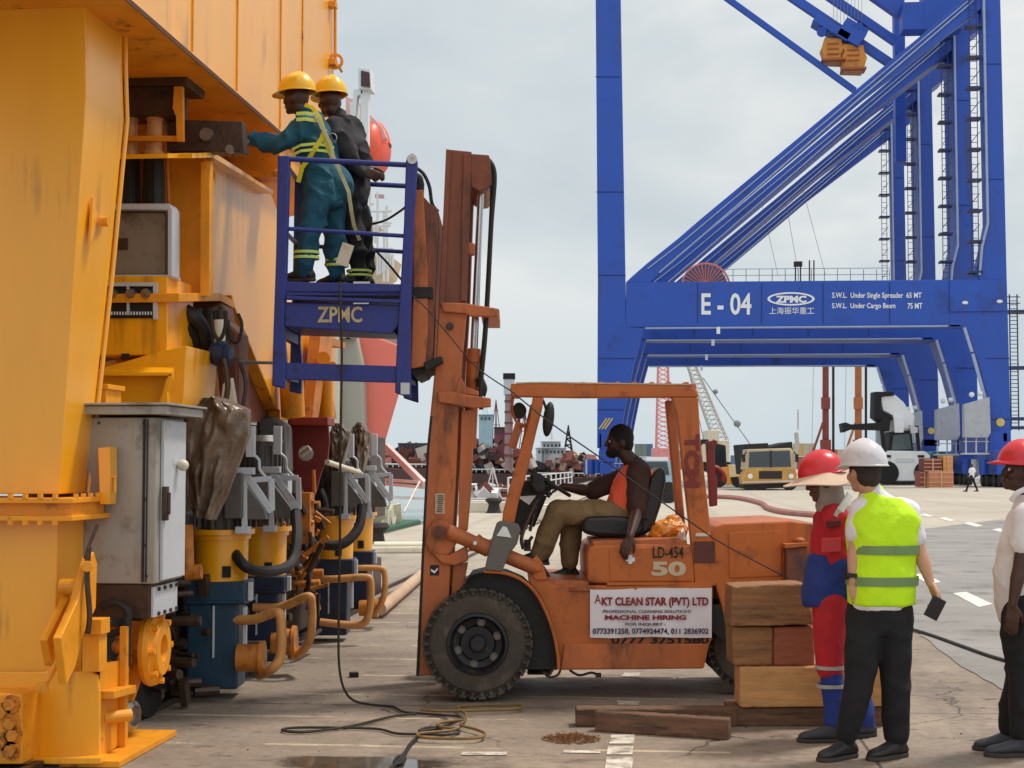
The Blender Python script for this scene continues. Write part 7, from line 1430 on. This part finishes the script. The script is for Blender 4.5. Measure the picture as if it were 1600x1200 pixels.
# dark machines under the blue legs
for i, (x0, x1, y0, c, lab) in enumerate(((1455, 1500, 705, mat('teal machine', (44, 104, 124), .5), 'teal machine box under the blue crane behind the crates'), (1500, 1560, 700, M_blue2, 'blue drive housing under the blue crane foot'), (1560, 1640, 690, M_blue2, 'large blue drive housing at the right edge under the crane foot'))):
    d = 128+i*2; t = thing('drive_housing', lab, 'machine', PC((x0+x1)/2, 755, d), YAW); o = vbox(t, 'housing', c, d, 3, [(x0, y0+4), (x0+5, y0), (x1-3, y0), (x1, y0+5), (x1, 752), (x0, 752)], .1)
    for k in range(3): b = MB(); xx = x0+8+k*(x1-x0-16)/2; b.cyl(PC(xx, 745, d-.6), PC(xx, 725, d-.6), .35, n=12); b.build('drive_motor', M_lgrey if k == 1 else M_void, o, smooth=True)
# distant shore, sheds and container stacks closing the horizon
g = MB()
for i in range(40):
    x = -900+i*95; z = 6+5*noise.noise(Vector((i*.4, 2, 0))); 
vs = []; n = 120
for i in range(n+1):
    x = -1600+i*40; h = 9+7*noise.noise(Vector((i*.17, 0, 0)))+4*noise.noise(Vector((i*.6, 3, 0))); vs += [(x, 2300, -3), (x, 2360, max(2, h)), (x, 2600, -3)]
fs = []
for i in range(n): fs += [(3*i, 3*i+3, 3*i+4, 3*i+1), (3*i+1, 3*i+4, 3*i+5, 3*i+2)]
g.add(vs, fs); tag(g.build('hills', mat('hazy far shore', (150, 164, 170), .9, var=.1, sc=.01)), 'low hazy shore on the horizon', kind='structure')
rr = random.Random(4); cols = [mat('far stack %d' % i, c, .6) for i, c in enumerate(((150, 84, 66), (70, 98, 136), (172, 160, 142), (110, 118, 112), (180, 150, 90)))]
for i, (x, w, h, lab) in enumerate(((1010, 26, 9, 'far container stack behind the blue truck'), (1075, 20, 7, 'far container stack left of the wheel loader'), (1262, 30, 10, 'far container stack behind the man in the red hard hat'), (1305, 34, 8, 'far container stack behind the rig masts'))):
    d = 420+i*25; t = thing('container_stack', lab, 'container stack', PC(x, 735, d), YAW); 
    for k in range(6):
        b = MB(); xx = x-w/2+(k % 3)*w/3; z0 = 0 if k < 3 else h*.4; p = PC(xx, 725, d); p.z = z0+h*.2; b.box(p, (w/3*d/2400*.96, 6, h*.38), CR); b.build('container', cols[rr.randrange(5)], t)
# ================================================================ small things
# black supply cable from the basket to the ground and its yellow brown coils
def gp(pts, z=.015): return [G(x, y, z) for x, y in pts]
b = MB(); dB = 10.6
b.tube([PC(531, 440, dB), PC(532, 480, dB-.03), PC(534, 560, dB), PC(532, 700, dB), PC(531, 850, dB), PC(529, 980, dB), PC(530, 1040, dB), PC(537, 1075, dB+.02), PC(552, 1094, dB+.06)]+gp([(580, 1101), (612, 1104), (630, 1112), (650, 1114), (690, 1117), (720, 1121), (700, 1131), (682, 1138), (655, 1142), (668, 1137), (700, 1137), (718, 1143), (700, 1148), (660, 1147), (620, 1146), (590, 1139), (530, 1137), (460, 1137), (441, 1141), (470, 1144), (520, 1139), (560, 1132), (610, 1120), (650, 1115)]), .0085, n=8, res=8)
tag(b.build('power_cable', mat('dull dark cable', (48, 38, 30), .7, var=.3, sc=6), smooth=True), 'black cable hanging from the basket and looping over the concrete', 'cable')
b = MB(); b.tube(gp([(658, 1109), (690, 1111), (740, 1110), (800, 1108), (817, 1104), (800, 1101), (750, 1102), (715, 1105), (728, 1116), (726, 1126), (720, 1133), (745, 1140), (758, 1147), (745, 1153), (700, 1154), (660, 1152), (655, 1146), (700, 1142), (712, 1138), (690, 1136), (684, 1131), (700, 1127), (722, 1125)], .03), .009, n=8, res=8)
tag(b.build('extension_cord', mat('yellow brown cord', (122, 92, 46), .6, var=.3, sc=6), smooth=True), 'yellow brown cord coiled on the concrete in front of the forklift wheel', 'cord')
b = MB(); b.tube(gp([(652, 1152), (640, 1165), (632, 1178), (622, 1190), (608, 1205)]), .012, n=8); b.tube(gp([(632, 1180), (626, 1192), (616, 1193), (620, 1184), (632, 1180)]), .01, n=8)
tag(b.build('rope', M_void, smooth=True), 'short dark rope end running to the puddle at the bottom edge', 'rope')
b = MB(); b.tube([PC(645, 462, 10.66), PC(668, 484, 10.62), PC(700, 522, 10.6), PC(745, 574, 10.55), PC(800, 612, 10.5)], .005, n=6)
b.tube([PC(800, 612, 10.5), PC(862, 662, 10.45), PC(948, 722, 10.5), PC(1000, 760, 10.55), PC(1088, 822, 10.65), PC(1130, 850, 10.7), PC(1232, 904, 10.75)], .0055, n=6)
tag(b.build('signal_cable', M_blk, smooth=True), 'thin black cable strung diagonally from the basket across the forklift cab', 'cable')
b = MB(); b.tube([PC(570, 352, 11.6), PC(600, 345, 11.5), PC(625, 330, 11.3), PC(640, 318, 11)], .009); b.tube([PC(560, 366, 11.6), PC(600, 405, 11.6), PC(630, 440, 11.6), PC(640, 448, 11)], .009); tag(b.build('control_cable', M_blk, smooth=True), 'thin dark cables sagging behind the basket rails', 'cable')
# hoses on the far apron
b = MB()
for o in (0, .25, .5): b.tube([G(1105, 775+o*4, .06), G(1150, 777+o*4, .06), G(1188, 785+o*4, .06), G(1200, 793+o*4, .06), G(1230, 800+o*4, .06), G(1300, 806+o*4, .06)], .09)
tag(b.build('hose', mat('reddish brown hose', (150, 96, 84), .7, var=.2), smooth=True), 'bundle of reddish brown hoses lying on the pale apron behind the counterweight', 'hose')
b = MB(); b.tube(gp([(1418, 981), (1460, 994), (1510, 1012), (1560, 1029), (1640, 1050)], .02), .016, n=8); tag(b.build('ground_cable', M_blk, smooth=True), 'black cable lying along the asphalt edge at the right', 'cable')
# kerbside puddle debris, brick, straw
b = MB(); b.box(G(553, 1054, .02), (.07, .06, .04), Matrix.Rotation(.3, 3, 'Z')); tag(b.build('brick_fragment', M_void, bev=.006), 'small black chip lying alone on the concrete left of the front wheel', 'debris')
rr = random.Random(9); b = MB(); c = G(893, 1156)
for i in range(700):
    a = rr.uniform(0, 6.28); r = rr.random()**.6; p = c+Vector((math.cos(a)*r*.17, math.sin(a)*r*.16, rr.uniform(0, .035)*(1-r*.8))); v = Vector((rr.uniform(-1, 1), rr.uniform(-1, 1), rr.uniform(-.3, .5))).normalized()*rr.uniform(.01, .035); b.beam(p, p+v, .003, .003)
tag(b.build('straw', mat('brown straw', (128, 84, 48), .9, var=.3, sc=30)), 'little heap of brown straw on the concrete', kind='stuff')
b = MB()
for i in range(160):
    x = rr.uniform(-2.6, 4.5); y = rr.uniform(8, 26); s = rr.uniform(.003, .009); b.box((x, y, s*.4), (s*1.5, s, s*.8), Matrix.Rotation(rr.uniform(0, 3), 3, 'Z'))
tag(b.build('grit', mat('grit', (92, 78, 68), .9, var=.3)), 'loose grit scattered over the concrete', kind='stuff')
# plastic bag on the engine cover
bg2 = MB(); d = 11.2; bg2.sph(PC(1046, 828, d), (.13, .12, .075)); bg2.sph(PC(1030, 835, d), (.07, .09, .045)); bg2.sph(PC(1052, 818, d), (.06, .06, .06)); o = bg2.build('plastic_bag', mat('orange plastic', (226, 138, 40), .35, var=.3, sc=14, dirt=((232, 214, 196), .4, 12))); soft(o, .007, 1, .03, .03); tag(o, 'crumpled orange and clear plastic bag behind the driver seat', 'bag')
bg2 = MB(); bg2.sph(PC(1062, 838, d-.05), (.045, .06, .06)); o2 = bg2.build('bag_knot', mat('clear plastic', (222, 206, 196), .2, var=.1), o); soft(o2, .008, 2, .04, .04)

for o in list(bpy.data.objects):
    if o.type == 'MESH' and o.parent is not None and o.name.split('.')[0] in SPLIT and o.get('kind') != 'stuff' and not o.children: split_pieces(o)
